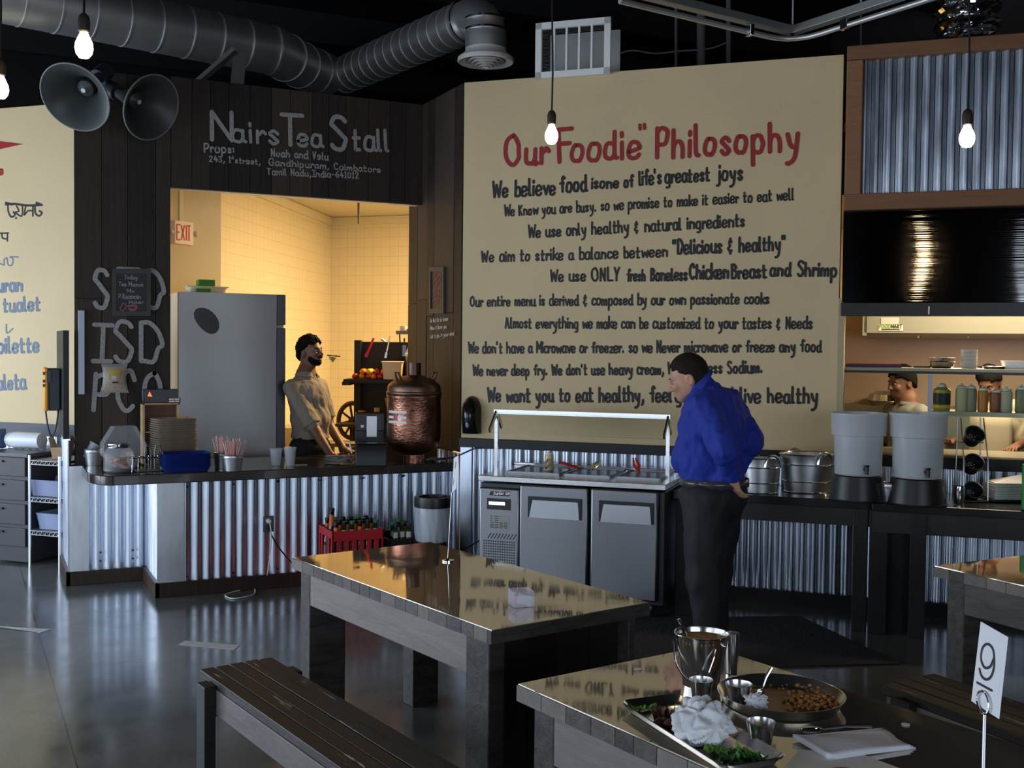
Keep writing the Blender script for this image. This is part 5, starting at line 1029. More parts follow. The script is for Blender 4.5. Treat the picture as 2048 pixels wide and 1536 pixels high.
mb.bx(0, W, 0, Dp, .0, .012); mb.bx(.012, W-.012, .012, Dp-.012, h-.31, h-.30); mb.build('crate_shell', M_crate, cr_, smooth=0, bevel=.003)  # raised inner floor is added to lift the bottles above the rim
mb = MB(); mb.tube([(-.001, Dp*.35, h*.36), (-.001, Dp*.5, h*.30), (-.001, Dp*.66, h*.36)], .005, 6); mb.build('smile_mark', M_white, cr_)
M_amber = mat('dark amber glass', (.022, .008, .004), .08, spec=.8); M_bgreen = mat('dark green glass', (.006, .035, .014), .08, spec=.8); M_foil = mat('orange label', (.60, .14, .03), .5); M_wl = mat('white label', (.60, .58, .52), .6); M_gcap = mat('green cap', (.03, .22, .06), .4)
BP = {}
def bottle(kind, p, label, group):
    if kind not in BP:
        gl, lb, cp = {'amber': (M_amber, M_foil, M_bplastic), 'green': (M_bgreen, M_wl, M_gcap), 'dark': (M_bgreen, M_wl, M_bplastic)}[kind]; t = thing('glass_bottle', label, 'bottle', p, 0, group)
        MB().lathe([(.0005, 0), (.030, 0), (.033, .01), (.033, .15), (.028, .185), (.016, .215), (.0135, .27), (.0145, .272), (.0145, .29), (.0005, .29)], n=20).build('glass', gl, t)
        MB().lathe([(.0175, .213), (.0155, .235), (.0148, .262)] if kind == 'amber' else [(.0335, .06), (.0336, .13)], n=20).build('bottle_label', lb, t); MB().lathe([(.0155, .276), (.016, .292), (.0005, .294)], n=16).build('cap', cp, t)
        if kind != 'amber': MB().lathe([(.0172, .213), (.0150, .245)], n=16).build('neck_label', lb, t)
        t.scale = (1.15, 1.15, 1.22); BP[kind] = t
    else: t = dup(BP[kind], p, 0, label, group)
    if group.startswith('tall'): t.scale = (1.2, 1.2, 1.5)
    return t
random.seed(21); k = 0
for i in range(6):
    for j in range(3):
        kind = ('amber', 'green', 'dark')[(i*2+j*3+i*j) % 3] if (i, j) != (0, 1) else 'amber'; tall = (i, j) == (0, 1)
        tall = (i, j) == (0, 1)
        bottle(kind, Vector((p.x+.045+i*(W-.09)/5, p.y+.055+j*.105, h-.299)), {'amber': 'tallest amber bottle at the left end of the red crate' if tall else 'amber bottle with an orange neck label standing in the red crate', 'green': 'green bottle with a green cap standing in the red crate', 'dark': 'green bottle with a black cap standing in the red crate'}[kind], 'tall bottle in the red crate' if tall else kind+' bottles in the red crate')
CZ = h; Q0, Q1 = YP(777, 1085, YC-.44), YP(826, 1085, YC-.44); h2 = YP(800, 1078, YC-.44).z; bk2 = thing('bottle_crate', 'black plastic bottle crate between the red crate and the waste bin', 'crate', (Q0.x, YC-.44, 0)); W2 = Q1.x-Q0.x; mb = MB(); mb.bx(0, W2, 0, .012, 0, h2); mb.bx(0, W2, .36, .372, 0, h2); mb.bx(0, .012, 0, .37, 0, h2); mb.bx(W2-.012, W2, 0, .37, 0, h2); mb.bx(0, W2, 0, .37, h2-.27, h2-.26); mb.build('crate_shell', M_bplastic, bk2, smooth=0, bevel=.003)  # inner floor added high in this crate as well, to carry its bottles
for i, (x, yb, kind) in enumerate(((786, .30, 'green'), (791, .38, 'dark'), (797, .18, 'green'), (804, .36, 'dark'), (812, .28, 'amber'), (817, .38, 'dark'))):
    Yb = YC-yb; bottle(kind, Vector((YP(x, 1085, Yb).x, Yb, h2-.259)), {'amber': 'amber bottle with an orange neck label standing in the black crate', 'green': 'green bottle with a green cap standing in the black crate', 'dark': 'green bottle with a black cap standing in the black crate'}[kind], kind+' bottles in the black crate')
p = Vector((YP(866, 1050, YC-.45).x, YC-.45, 0)); s = mpp(p+Vector((0, 0, .7))); r = 36*s; h = D(866, 992, zdep(p)).z
tb = thing('waste_bin', 'round steel waste bin with a black rim and clear liner beside the counter', 'bin', p); mb = MB(); mb.lathe([(.0005, 0), (r*.80, 0), (r*.86, .02), (r*.92, h*.9), (r*.90, h*.9), (r*.8, .03), (.0005, .03)], n=40); mb.build('bin_body', M_steel, tb)
MB().lathe([(r*.93, h-.075), (r*1.06, h-.07), (r*1.08, h-.03), (r*1.05, h), (r*.80, h), (r*.78, h-.05), (r*.80, h-.07)], n=40).build('rim_cover', M_bplastic, tb)
mb = MB(); mb.lathe([(r*.99, h-.07), (r*1.04, h-.16), (r*1.03, h-.24), (r*.98, h-.30), (r*.93, h-.31)], n=60, wob=lambda a, z: .055*noise.noise((math.cos(a)*4, math.sin(a)*4, z*12))+.02*math.sin(a*17+z*20)+.03*noise.noise((math.cos(a)*11, math.sin(a)*11, z*34))); mb.build('liner', mat('clear bin liner', (.62, .68, .76), .22, alpha=.62, spec=.8), tb, smooth=30)
MB().cyl((0, 0, h-.06), (0, 0, h-.055), r*.79, n=32).build('inside', M_bplastic, tb)
q0 = YP(536, 1048, YC-.012); o_ = thing('wall_outlet', 'grey double power outlet on the corrugated counter front', 'outlet', q0); MB().bx(-.035, .035, -.008, .006, -.055, .055).build('cover_plate', mat('grey plate', (.10, .11, .12), .4, .5), o_, bevel=.003)
for z in (.024, -.024): MB().lathe([(.0005, 0), (.017, 0), (.017, .004), (.0005, .004)], n=20).build('socket', M_wl if z > 0 else M_bplastic, o_).matrix_local = Matrix.Translation((0, -.008, z)) @ Matrix.Rotation(PI/2, 4, 'X')
pg = thing('power_cable', 'white power cord hanging from the outlet and looping on the floor', 'cord', q0); MB().bx(-.014, .014, -.045, -.011, .012, .036).build('plug', M_white, pg, bevel=.004)
q = [q0+Vector((.0, -.04, .02)), YP(542, 1062, YC-.06), YP(541, 1100, YC-.055), YP(536, 1140, YC-.05), G(530, 1168, .02), G(515, 1176, .006), G(498, 1177, .006), G(470, 1183, .006), G(450, 1190, .006), G(465, 1197, .006), G(495, 1193, .006), G(509, 1187, .006), G(510, 1178, .010)]
mb = MB(); mb.tube(smooth2(q, 6), .0042, 8); mb.build('cable', M_white, pg, world=True)
pg = thing('power_cable', 'black power cord running from the outlet behind the middle table', 'cord', q0); MB().bx(-.014, .014, -.045, -.011, -.036, -.012).build('plug', M_bplastic, pg, bevel=.004)
q = [q0+Vector((.0, -.04, -.024)), YP(545, 1074, YC-.06), YP(560, 1098, YC-.06), YP(580, 1122, YC-.07), YP(600, 1142, YC-.09), G(640, 1160, .006)]; mb = MB(); mb.tube(smooth2(q, 6), .005, 8); mb.build('cable', M_bplastic, pg, world=True)
# soap dispenser on the mural, cord across the wainscot
q0 = CP(944, 866, 0); s = mpp(q0); sd_ = thing('soap_dispenser', 'glossy black soap dispenser on the lower left of the mural', 'dispenser', q0, A45); hs = 74*s; ws_ = 19*s; M_gbl = mat('gloss black', (.008, .008, .008), .12)
mb = MB(); mb.grid(lambda a, b_: Vector((ws_*math.sin(PI*(a-.5))*(1 if b_ < .6 else math.sqrt(max(0, 1-((b_-.6)/.4)**2))*.98+.02), -.10*math.cos(PI*(a-.5))*(.75+.35*math.sin(PI*min(1, b_*1.1)))*(1 if b_ < .75 else math.sqrt(max(0.02, 1-((b_-.75)/.26)**2))), hs*b_)), 20, 24); mb.build('casing', M_gbl, sd_, smooth=60, solid=.004)
mb = MB(); mb.ball((0, -.088, hs*.30), .028, sc=(.8, .7, 1.5)); mb.build('push_window', mat('bluish window', (.22, .27, .36), .2), sd_)
q = [C_(868, 923)+Vector((.0, .05, .01)), XP(905, 915, XR-.05), CP(930, 905, .02), CP(952, 897, .02), CP(1000, 897, .03)]; mb = MB(); mb.tube(smooth2(q, 5), .005, 6); tag(mb.build('black_cable', M_bplastic), 'black cable from the copper boiler across the wainscot', 'cable')
q = [CP(905, 1110, .10), CP(935, 1095, .06), CP(960, 1080, .12)]; mb = MB(); mb.tube(smooth2(q, 5), .005, 6); tag(mb.build('black_cable', M_bplastic), 'black cable entering the prep table from the bin side', 'cable')
# chip bag hung on the pillar
q0 = YP(229, 757, YT-.03); s = mpp(q0); cbg = thing('snack_bag', 'clear bag of yellow snacks hanging on the painted pillar', 'bag', q0); w_, h = 25*s, 58*s
def pil(a, b, f, sg): return Vector((w_*(2*a-1)*(1-.18*math.sin(PI*b)+.10*(1-b))*f, sg*.026*math.sin(PI*a)**.6*math.sin(PI*min(1, max(0, b)))**.6-.0, h*(b-.5)))
mb = MB(); mb.grid(lambda a, b: pil(a, b, 1, -1), 14, 18); mb.grid(lambda a, b: pil(1-a, b, 1, .6), 14, 18); mb.build('clear_bag', mat('clear bag film', (.55, .56, .58), .15, alpha=.35, spec=.9), cbg)
mb = MB(); mb.grid(lambda a, b: pil(.06+a*.88, .04+b*.86, 1, -.9)+Vector((0, 0, 0)), 14, 16); mb.build('snack_filling', mat('yellow brown snacks', (.34, .21, .08), .7, col2=(.58, .40, .16), vscale=(90, 90, 90), bump=.004, bscale=(120, 120, 120)), cbg)
mb = MB(); mb.grid(lambda a, b: pil(.24+a*.52, .62+b*.18, 1, -1.12), 8, 5); mb.build('paper_label', mat('gold label', (.50, .33, .06), .5), cbg)
mb = MB(); mb.grid(lambda a, b: pil(.38+a*.26, .34+b*.05, 1, -1.12), 6, 2); mb.build('barcode_label', M_ink, cbg)
# ---- far left: drawer cabinet, wire shelf, bag and cartons
cd0 = LF @ Vector((0, 0, 0)); ls = mpp(D(60, 950, 8.6))
def LFp(x, y, off): return onp(x, y, (S2, S2, 0), LD-off)
o1, o2 = LFp(-40, 1000, .62), LFp(52, 1000, .62); Wd = (Vector(o2)-Vector(o1)).dot(KU); zt_ = LFp(40, 907, .62).z
dc = thing('drawer_cabinet', 'dark grey drawer cabinet at the far left below the washroom wall', 'cabinet', (o1.x, o1.y, 0), A45); M_dc = mat('charcoal laminate', (.035, .035, .042), .5)
MB().bx(0, Wd, .02, .56, .02, zt_-.02).build('body', M_dc, dc, smooth=0); MB().bx(-.02, Wd+.02, -.01, .58, zt_-.025, zt_).build('top', mat('dark worktop', (.06, .06, .065), .4), dc, smooth=0)
for k, (ya, yb) in enumerate(((912, 952), (957, 1000), (1005, 1048), (1053, 1092))):
    d_ = MB().bx(.01, Wd-.01, 0, .025, max(.02, LFp(20, yb, .62).z), LFp(20, ya, .62).z-.01).build('drawer', M_dc, dc, smooth=0, bevel=.003); zh = (LFp(20, ya, .62).z+LFp(20, yb, .62).z)/2+.03; MB().bx(Wd*.30, Wd*.52, -.018, 0, zh, zh+.012).build('handle', M_bplastic, d_, smooth=0)
wr_ = thing('wire_shelf', 'chrome wire shelf rack with three tiers left of the counter', 'shelf', (*(Vector(o2)+KU*.035).xy, 0), A45); SO = .62
w0 = 0; w1 = (LFp(119, 1000, SO)-Vector(o2)).dot(KU)-.035; M_wr = mat('chrome wire', (.62, .63, .66), .25, .9)
for x in (0, w1):
    for y in (0, .40): MB().cyl((x, y, 0), (x, y, LFp(52, 915, SO).z+.02), .011, n=10).build('post', M_wr, wr_)
SZ = []
for ya in (920, 994, 1060):
    z = LFp(52, ya, SO).z; SZ.append(z); mb = MB()
    for y in (0, .40):
        for dz in (0, -.03): mb.cyl((0, y, z+dz), (w1, y, z+dz), .005, n=6)
        n_ = 14
        for k in range(n_): mb.cyl((w1*k/n_, y, z-.03*(k % 2)), (w1*(k+1)/n_, y, z-.03*((k+1) % 2)), .003, n=6)
    for x in (0, w1): mb.cyl((x, 0, z), (x, .4, z), .005, n=6); mb.cyl((x, 0, z-.03), (x, .4, z-.03), .005, n=6)
    for k in range(1, 24): mb.cyl((w1*k/24, 0, z), (w1*k/24, .4, z), .0022, n=5)
    mb.build('wire_tier', M_wr, wr_)
WF = FR(wr_.location, A45); M_bin = mat('bluish clear bin', (.36, .42, .62), .25, alpha=.62, spec=.6)
for lab, z, xa in (('bluish plastic bin on the middle tier of the wire shelf', SZ[1], .12), ('bluish plastic bin on the bottom tier of the wire shelf', SZ[2], .26)):
    t = thing('plastic_bin', lab, 'bin', WF @ Vector((min(xa+.16, w1-.17 if xa < .2 else w1-.10), .18, z+.006)), A45); traymb(.34, .30, .125, .004, .03).build('bin_body', M_bin, t); mb = MB(); mb.box((0, 0, .03), (.20, .16, .03)); mb.box((.02, .02, .05), (.14, .1, .02)); mb.build('contents', mat('pale linen', (.34, .34, .42), .7), t, smooth=0, bevel=.008)
q = WF @ Vector((w1-.10, .14, SZ[0]+.006)); bxo = thing('takeout_box', 'open brown cardboard takeout box on the top of the wire shelf', 'box', q, A45+.3); M_card = mat('brown card', (.33, .22, .13), .75); hb_ = .13
mb = MB(); mb.hexa([(-.05, -.05, 0), (.05, -.05, 0), (.05, .05, 0), (-.05, .05, 0), (-.065, -.06, hb_*.7), (.065, -.06, hb_*.7), (.065, .06, hb_*.7), (-.065, .06, hb_*.7)]); mb.build('box_body', M_card, bxo, smooth=0)
for sx, hh_ in ((-1, 1), (1, 1)): mb = MB(); mb.add([(sx*.065, -.06, hb_*.7), (sx*.065, .06, hb_*.7), (sx*.085, .04, hb_*1.25), (sx*.07, 0, hb_*1.4), (sx*.085, -.04, hb_*1.25)], [(0, 1, 2, 3, 4)]); mb.build('flap', M_card, bxo, smooth=0, solid=.003)
q = FR(dc.location, A45) @ Vector((Wd-.28, .30, zt_+.001)); t = thing('bag_roll', 'roll of white plastic bags on the dark drawer cabinet', 'bag', q, A45); mb = MB(); mb.lathe([(.02, -.17), (.055, -.165), (.065, -.08), (.062, .05), (.06, .16), (.02, .17)], n=24, wob=lambda a, z: .07*noise.noise((math.cos(a)*3, math.sin(a)*3, z*15))); ob_ = mb.build('roll', mat('white film', (.62, .65, .72), .35), t); ob_.matrix_local = Matrix.Translation((0, 0, .07)) @ Matrix.Rotation(PI/2, 4, 'Y')
q = FR(dc.location, A45) @ Vector((Wd-.52, .25, zt_+.001)); o = MB().bx(-.05, .05, -.05, .05, 0, .16).build('blue_bottle', mat('blue jug plastic', (.10, .16, .32), .3), bevel=.012); o.location = q; o.rotation_euler[2] = A45; tag(o, 'blue container cut off at the left picture edge', 'container')
# ================================================================ smooth organic bodies: blended rounded volumes turned into one surface
def cap(a, b, ra, rb=None, k=.03, op=1): return ('c', np.array(a, float), np.array(b, float), ra, ra if rb is None else rb, k, op)
def ell(c, r, R_=None, k=.03, op=1): return ('e', np.array(c, float), np.array(r, float), np.array(R_ if R_ is not None else np.eye(3), float), None, k, op)
def sdf_eval(prims, P, nz=None):
    d = None
    for p in prims:
        if p[0] == 'c':
            ba = p[2]-p[1]; pa = P-p[1]; t = np.clip((pa @ ba)/max(ba @ ba, 1e-9), 0, 1)[:, None]
            q = np.linalg.norm(pa-t*ba, axis=1)-(p[3]+(p[4]-p[3])*t[:, 0])
        elif p[0] == 'e':
            l = (P-p[1]) @ p[3]; k0 = np.linalg.norm(l/p[2], axis=1); k1 = np.linalg.norm(l/p[2]**2, axis=1); q = k0*(k0-1)/np.maximum(k1, 1e-6)
        else: q = p[1](P)
        k = p[5]
        if d is None: d = q
        elif p[6] > 0: hh = np.clip(.5+.5*(d-q)/k, 0, 1); d = d*(1-hh)+q*hh-k*hh*(1-hh)
        elif p[6] < 0: hh = np.clip(.5-.5*(d+q)/k, 0, 1); d = d*(1-hh)-q*hh+k*hh*(1-hh)
        else: hh = np.clip(.5-.5*(d-q)/k, 0, 1); d = d*(1-hh)+q*hh+k*hh*(1-hh)        # op 0: keep only what is inside both
    return d if nz is None else d+nz(P)
def fn(f, k=.004, op=0): return ('f', f, None, None, None, k, op)
def sdf_mb(prims, h, mx=None, nz=None, pad=.03):
    lo = np.full(3, 1e9); hi = -lo
    for p in prims:
        if p[0] == 'f' or p[6] <= 0: continue
        if p[0] == 'c': r = max(p[3], p[4]); c = [p[1]-r, p[2]-r, p[1]+r, p[2]+r]
        else: r = np.abs(p[3]) @ p[2]; c = [p[1]-r, p[1]+r]
        lo = np.minimum(lo, np.min(c, 0)); hi = np.maximum(hi, np.max(c, 0))
    lo -= pad; hi += pad; n = np.ceil((hi-lo)/h).astype(int)+1
    ax = [lo[i]+h*np.arange(n[i]) for i in range(3)]; Gd = np.stack(np.meshgrid(*ax, indexing='ij'), -1).reshape(-1, 3)
    V = np.concatenate([sdf_eval(prims, Gd[i:i+200000], nz) for i in range(0, len(Gd), 200000)]).reshape(n)
    S = V < 0; cnt = np.zeros(tuple(n-1)); acc = np.zeros(tuple(n-1)+(3,)); m = n-1
    sl = lambda o: tuple(slice(o[i], o[i]+m[i]) for i in range(3))
    corners = [(i, j, k) for i in (0, 1) for j in (0, 1) for k in (0, 1)]
    for a in corners:
        for i in range(3):
            if a[i]: continue
            b = list(a); b[i] = 1; va, vb = V[sl(a)], V[sl(b)]; cr_ = (va < 0) != (vb < 0)
            t = np.where(cr_, va/np.where(cr_, va-vb, 1), 0); pos = [np.full(va.shape, float(a[q])) for q in range(3)]; pos[i] = t
            acc += np.stack(pos, -1)*cr_[..., None]; cnt += cr_
    act = cnt > 0; idx = -np.ones(tuple(m), int); idx[act] = np.arange(act.sum())
    base = np.argwhere(act); vs = lo+h*(base+acc[act]/cnt[act][:, None]); fs = []
    for i in range(3):
        j, k = (i+1) % 3, (i+2) % 3; a = [slice(1, m[q]) for q in range(3)]; a[i] = slice(0, m[i]); b = list(a); b[i] = slice(1, m[i]+1)
        s0, s1 = S[tuple(a)], S[tuple(b)]; e = np.argwhere(s0 != s1); off = np.array([a[q].start for q in range(3)]); e = e+off
        fl = S[tuple(e.T)]
        ej, ek = np.eye(3, dtype=int)[j], np.eye(3, dtype=int)[k]
        q = np.stack([idx[tuple(x.T)] for x in (e-ej-ek, e-ek, e, e-ej)], 1); q[~fl] = q[~fl][:, ::-1]; fs += [tuple(int(z) for z in r) for r in q if (r >= 0).all()]
    mb = MB(mx); mb.add([Vector(v) for v in vs], fs); return mb
def frame3(fwd_, up_=(0, 0, 1)):
    """columns: left, forward, up"""
    f = Vector(fwd_).normalized(); l = Vector(up_).cross(f).normalized(); u = f.cross(l); return np.array([l, f, u]).T
def wrinkle(s, amp, seed=0, stretch=(1, 1, 1)):
    o = np.array([seed*3.1, seed*1.7, seed*.9]); st = np.array(stretch)
    def f(P):
        q = P*s*st+o
        return amp*(np.sin(q[:, 0]*1.0+1.7*np.sin(q[:, 1]*.8+q[:, 2]*.5))*np.sin(q[:, 2]*1.1+1.3*np.sin(q[:, 0]*.9))+.5*np.sin(q[:, 1]*2.1+1.9*np.sin(q[:, 2]*1.3))) 
    return f
def v3(p): return np.array(p, float)
def head_prims(c, R_, nose=1.0, beard=False):
    c = v3(c); L_ = lambda x, y, z: c+R_ @ np.array([x, y, z])
    return [ell(L_(0, -.012, .028), (.077, .098, .098), R_), ell(L_(0, .028, -.045), (.060, .066, .068), R_, .03), ell(L_(0, .066, -.088), (.026, .022, .02), R_, .025), ell(L_(0, .078, .022), (.05, .018, .014), R_, .02),
            ell(L_(.036, .072, -.022), (.022, .02, .02), R_, .02), ell(L_(-.036, .072, -.022), (.022, .02, .02), R_, .02),
            cap(L_(0, .088, .008), L_(0, .112, -.026), .009*nose, .014*nose, .012), ell(L_(.013, .100, -.030), (.010, .011, .008), R_, .008), ell(L_(-.013, .100, -.030), (.010, .011, .008), R_, .008),
            ell(L_(.031, .090, .004), (.017, .012, .010), R_, .008, -1), ell(L_(-.031, .090, .004), (.017, .012, .010), R_, .008, -1),
            ell(L_(0, .092, -.054), (.024, .011, .0065), R_, .006), ell(L_(0, .088, -.067), (.021, .011, .007), R_, .006), ell(L_(0, .100, -.0605), (.022, .006, .0022), R_, .003, -1),
            ell(L_(.078, -.012, -.008), (.011, .021, .033), R_, .008), ell(L_(-.078, -.012, -.008), (.011, .021, .033), R_, .008), ell(L_(.088, -.008, -.006), (.006, .011, .018), R_, .004, -1), ell(L_(-.088, -.008, -.006), (.006, .011, .018), R_, .004, -1)]
def hair_mb(c, R_, grow, curl=0, low=-.055, fringe=.055, h=.006):
    c = v3(c)
    def cut(P):
        l = (P-c) @ R_
        front = np.maximum(fringe-.0-l[:, 2], 0*l[:, 0]-.0)                       # below the fringe in front
        lim = np.where(l[:, 1] > .035, fringe+.35*(l[:, 1]-.035)*0+.02*(np.abs(l[:, 0]) < .04), np.where(l[:, 1] > -.02, .004+(l[:, 1]+.02)*.75, low+(l[:, 1]+.10)*.85))
        return lim-l[:, 2]
    pr_ = [ell(c+R_ @ np.array([0, -.012, .030]), (.077+grow, .098+grow, .098+grow*1.15), R_), ell(c+R_ @ np.array([0, -.040, -.025]), (.064+grow, .064+grow, .075), R_, .02), fn(cut, .012, 0)]
    nz = (lambda P: curl*(np.sin(P[:, 0]*160+2*np.sin(P[:, 2]*90))*np.sin(P[:, 1]*150+1.5*np.sin(P[:, 0]*80))*np.sin(P[:, 2]*170)+.6*np.sin(P[:, 0]*70)*np.sin(P[:, 2]*80+P[:, 1]*60))) if curl else None
    return sdf_mb(pr_, h, nz=nz)
def hand_prims(w, R_, curl=.5, s=1.0, spread=.12, thumb=1):
    """w wrist point; R_ columns: across the palm towards the thumb, along the fingers, out of the back of the hand"""
    w = v3(w); L_ = lambda x, y, z: w+R_ @ (np.array([x, y, z])*s)
    pr_ = [ell(L_(0, .045, 0), (.040*s, .050*s, .015*s), R_, .015), cap(L_(0, -.02, 0), L_(0, .02, 0), .026*s, .027*s, .02)]
    for i, (x, ln, r) in enumerate(((.030, .072, .0088), (.010, .080, .0092), (-.011, .074, .0088), (-.030, .058, .0078))):
        a = np.array([x, .082-abs(x)*.25, 0]); ang = 0; sp = x*spread/.03
        for j, f in enumerate((.45, .32, .23)):
            ang += curl*(.6 if j == 0 else .85); b = a+ln*f*np.array([sp*.4, math.cos(ang), -math.sin(ang)]); pr_.append(cap(L_(*a), L_(*b), (r-.0006*j)*s, (r-.0012-.0006*j)*s, .004)); a = b
    a = np.array([.034*thumb, .02, -.004]); pr_.append(cap(L_(.02*thumb, .01, 0), L_(*a), .016*s, .013*s, .012))
    for d_, ln, r in (((.62*thumb, .72, -.3), .036, .0115), ((.35*thumb, .85, -.4), .030, .0098)):
        b = a+ln*np.array(d_)/np.linalg.norm(d_); pr_.append(cap(L_(*a), L_(*b), r*s, (r-.0015)*s, .006)); a = b
    return pr_
def eye_pair(c, R_, parent, s=1):
    c = v3(c)
    for sx in (-1, 1):
        p = c+R_ @ np.array([.031*sx, .0795, .004]); mb = MB(); mb.ball(p, .0115); mb.build('eye', mat('eye white', (.26, .24, .22), .3), parent, world=True)
        q = c+R_ @ np.array([.031*sx, .0885, .004]); mb = MB(); mb.ball(q, .0052); mb.build('pupil', M_bplastic, parent, world=True)
        mb = MB(); mb.tube([Vector(c+R_ @ np.array([sx*x, y, z])) for x, y, z in ((.014, .094, .022), (.03, .092, .029), (.048, .080, .024))], [.0035, .0045, .002], 6); mb.build('eyebrow', mat('dark brow', (.012, .008, .006), .8), parent, world=True)
# ================================================================ people
RH, AW = r0.copy(), Vector((fwd.x, fwd.y, 0)).normalized()           # level right and away directions as seen from the camera
def J(x, y, dep, dd=0.0): return D(x, y, dep)+AW*dd
def dirv(r, a, u=0): return (RH*r+AW*a+Vector((0, 0, u))).normalized()
def skinm(name, col): return mat(name, col, .5, sss=.12, var=.10, vscale=(14, 14, 14))
M_skinA = skinm('fair tan skin', (.46, .25, .17)); M_skinB = skinm('brown skin', (.20, .095, .055)); M_skinC = skinm('warm brown skin', (.17, .075, .045))
M_hairA = mat('short dark hair', (.016, .012, .010), .75, var=.3, vscale=(90, 90, 90), bump=.002, bscale=(300, 300, 300), spec=.15); M_hairB = mat('black curly hair', (.008, .006, .005), .8, bump=.004, bscale=(120, 120, 120), spec=.12)
M_blue = mat('royal blue shirt cotton', (.012, .032, .30), .8, var=.08, vscale=(9, 9, 9), bump=.008, bscale=(11, 11, 7)); M_trou = mat('black trouser cloth', (.010, .010, .013), .75, bump=.008, bscale=(10, 10, 5))
M_taup = mat('taupe shirt cotton', (.27, .225, .185), .8, bump=.006, bscale=(14, 14, 9)); M_apron = mat('black apron cloth', (.008, .008, .010), .8)
def person(name, label, parts_mb, skin):
    o = parts_mb.build(name, skin, None, smooth=180); return tag(o, label, 'person')
# ---- customer in the blue shirt, seen from behind his left shoulder, hands on the back of his hips
dp = 5.8; f_ = dirv(-.80, .60); R_b = frame3(f_); Lf = Vector(R_b[:, 0])
pel, bel, che, shc, nk = J(1428, 985, dp), J(1419, 915, dp), J(1424, 855, dp), J(1426, 806, dp), J(1404, 775, dp)
hd = J(1377, 757, dp, .0); fh = dirv(-.90, .22, -.34); R_h = frame3(fh)
def at_(o, l, f, u): return o+Lf*l+f_*f+Vector((0, 0, u))
shL, shR = at_(shc, .165, -.045, -.035), at_(shc, -.18, 0, .0)
elL, elR = J(1424, 886, dp, -.30), J(1510, 884, dp, .10); wrL, wrR = J(1450, 946, dp, -.17), J(1480, 946, dp, .12)
hipL, hipR = at_(pel, .10, 0, -.03), at_(pel, -.10, 0, -.03); knL, knR = J(1402, 1150, dp, -.10), J(1436, 1150, dp, .12)
ftL, ftR = Vector((*J(1420, 1330, dp, -.12).xy, .09)), Vector((*J(1432, 1320, dp, .14).xy, .09))
hL = np.array([dirv(-.35, .75, -.1), dirv(.38, .15, -.9), (0, 0, 0)], float).T; hL[:, 2] = np.cross(hL[:, 0], hL[:, 1]); hL[:, 0] = np.cross(hL[:, 1], hL[:, 2])
hR = np.array([dirv(.5, .6, -.3), dirv(-.5, -.2, -.8), (0, 0, 0)], float).T; hR[:, 2] = np.cross(hR[:, 0], hR[:, 1]); hR[:, 0] = np.cross(hR[:, 1], hR[:, 2])
body = head_prims(hd, R_h)+[cap(v3(hd)+R_h @ np.array([0, -.03, -.05]), v3(nk), .062, .07, .03), ell(v3(che), (.15, .10, .17), R_b, .05), cap(v3(nk)*.7+v3(pel)*.3, v3(pel), .09, .12, .05), cap(v3(shL), v3(shR), .05, .05, .04),
        cap(v3(shL), v3(elL), .045, .038, .03), cap(v3(elL), v3(wrL), .036, .027, .02), cap(v3(shR), v3(elR), .045, .038, .03), cap(v3(elR), v3(wrR), .036, .027, .02),
        cap(v3(hipL), v3(knL), .075, .055, .04), cap(v3(knL), v3(ftL), .05, .035, .03), cap(v3(hipR), v3(knR), .075, .055, .04), cap(v3(knR), v3(ftR), .05, .035, .03)]+hand_prims(wrL, hL, .55)+hand_prims(wrR, hR, .55)
P1 = person('person', 'man in royal blue shirt and black trousers bending towards the prep table, hands on hips', sdf_mb(body, .0055), M_skinA)
hair_mb(hd, R_h, .007, 0, low=-.115, fringe=.060).build('hair', M_hairA, P1, smooth=180)
eye_pair(hd, R_h, P1)
def nzs(P): return wrinkle(42, .0058, 1, (1, 1, .5))(P)+wrinkle(85, .0026, 4, (1, .8, .5))(P)
shirt = [ell(v3(pel)+[0, 0, .03], (.178, .165, .12), R_b, .05), ell(v3(bel)+v3(f_)*.015, (.188, .185, .15), R_b, .06), ell(v3(che), (.205, .160, .17), R_b, .07), ell(v3(shc)-v3(f_)*.0, (.205, .115, .085), R_b, .07), cap(v3(nk)-[0, 0, .02], v3(nk)+(v3(hd)-v3(nk))*.30, .090, .078, .03),
         cap(v3(shL), v3(elL), .074, .066, .05), cap(v3(elL), v3(wrL)-(v3(wrL)-v3(elL))*.1, .064, .047, .035), cap(v3(shR), v3(elR), .074, .066, .05), cap(v3(elR), v3(wrR)-(v3(wrR)-v3(elR))*.1, .064, .047, .035)]
bz = pel.z+.075
shirt.append(fn(lambda P: np.where(np.linalg.norm(P-v3(pel), axis=1) < .33, bz-.045-P[:, 2], -1), .01, 0))
shirt.append(fn(lambda P: -(np.linalg.norm((P-v3(nk)-(v3(hd)-v3(nk))*.95), axis=1)-.074), .004, 0))
sdf_mb(shirt, .008, nz=nzs).build('shirt', M_blue, P1, smooth=180)
cax = (v3(hd)-v3(nk)); cax /= np.linalg.norm(cax); RC = frame3(Vector(fh)-Vector(cax)*float(np.dot(fh, cax)), Vector(cax)); cl = MB()
cl.grid(lambda a, b_: Vector(v3(nk)+cax*.028+RC @ np.array([(.074+.016*b_)*math.cos(PI*(.58+1.84*a)), (.078+.018*b_)*math.sin(PI*(.58+1.84*a))-.006, .030-.055*b_])), 32, 6)
cl.build('collar', M_blue, P1, smooth=180, solid=.006)
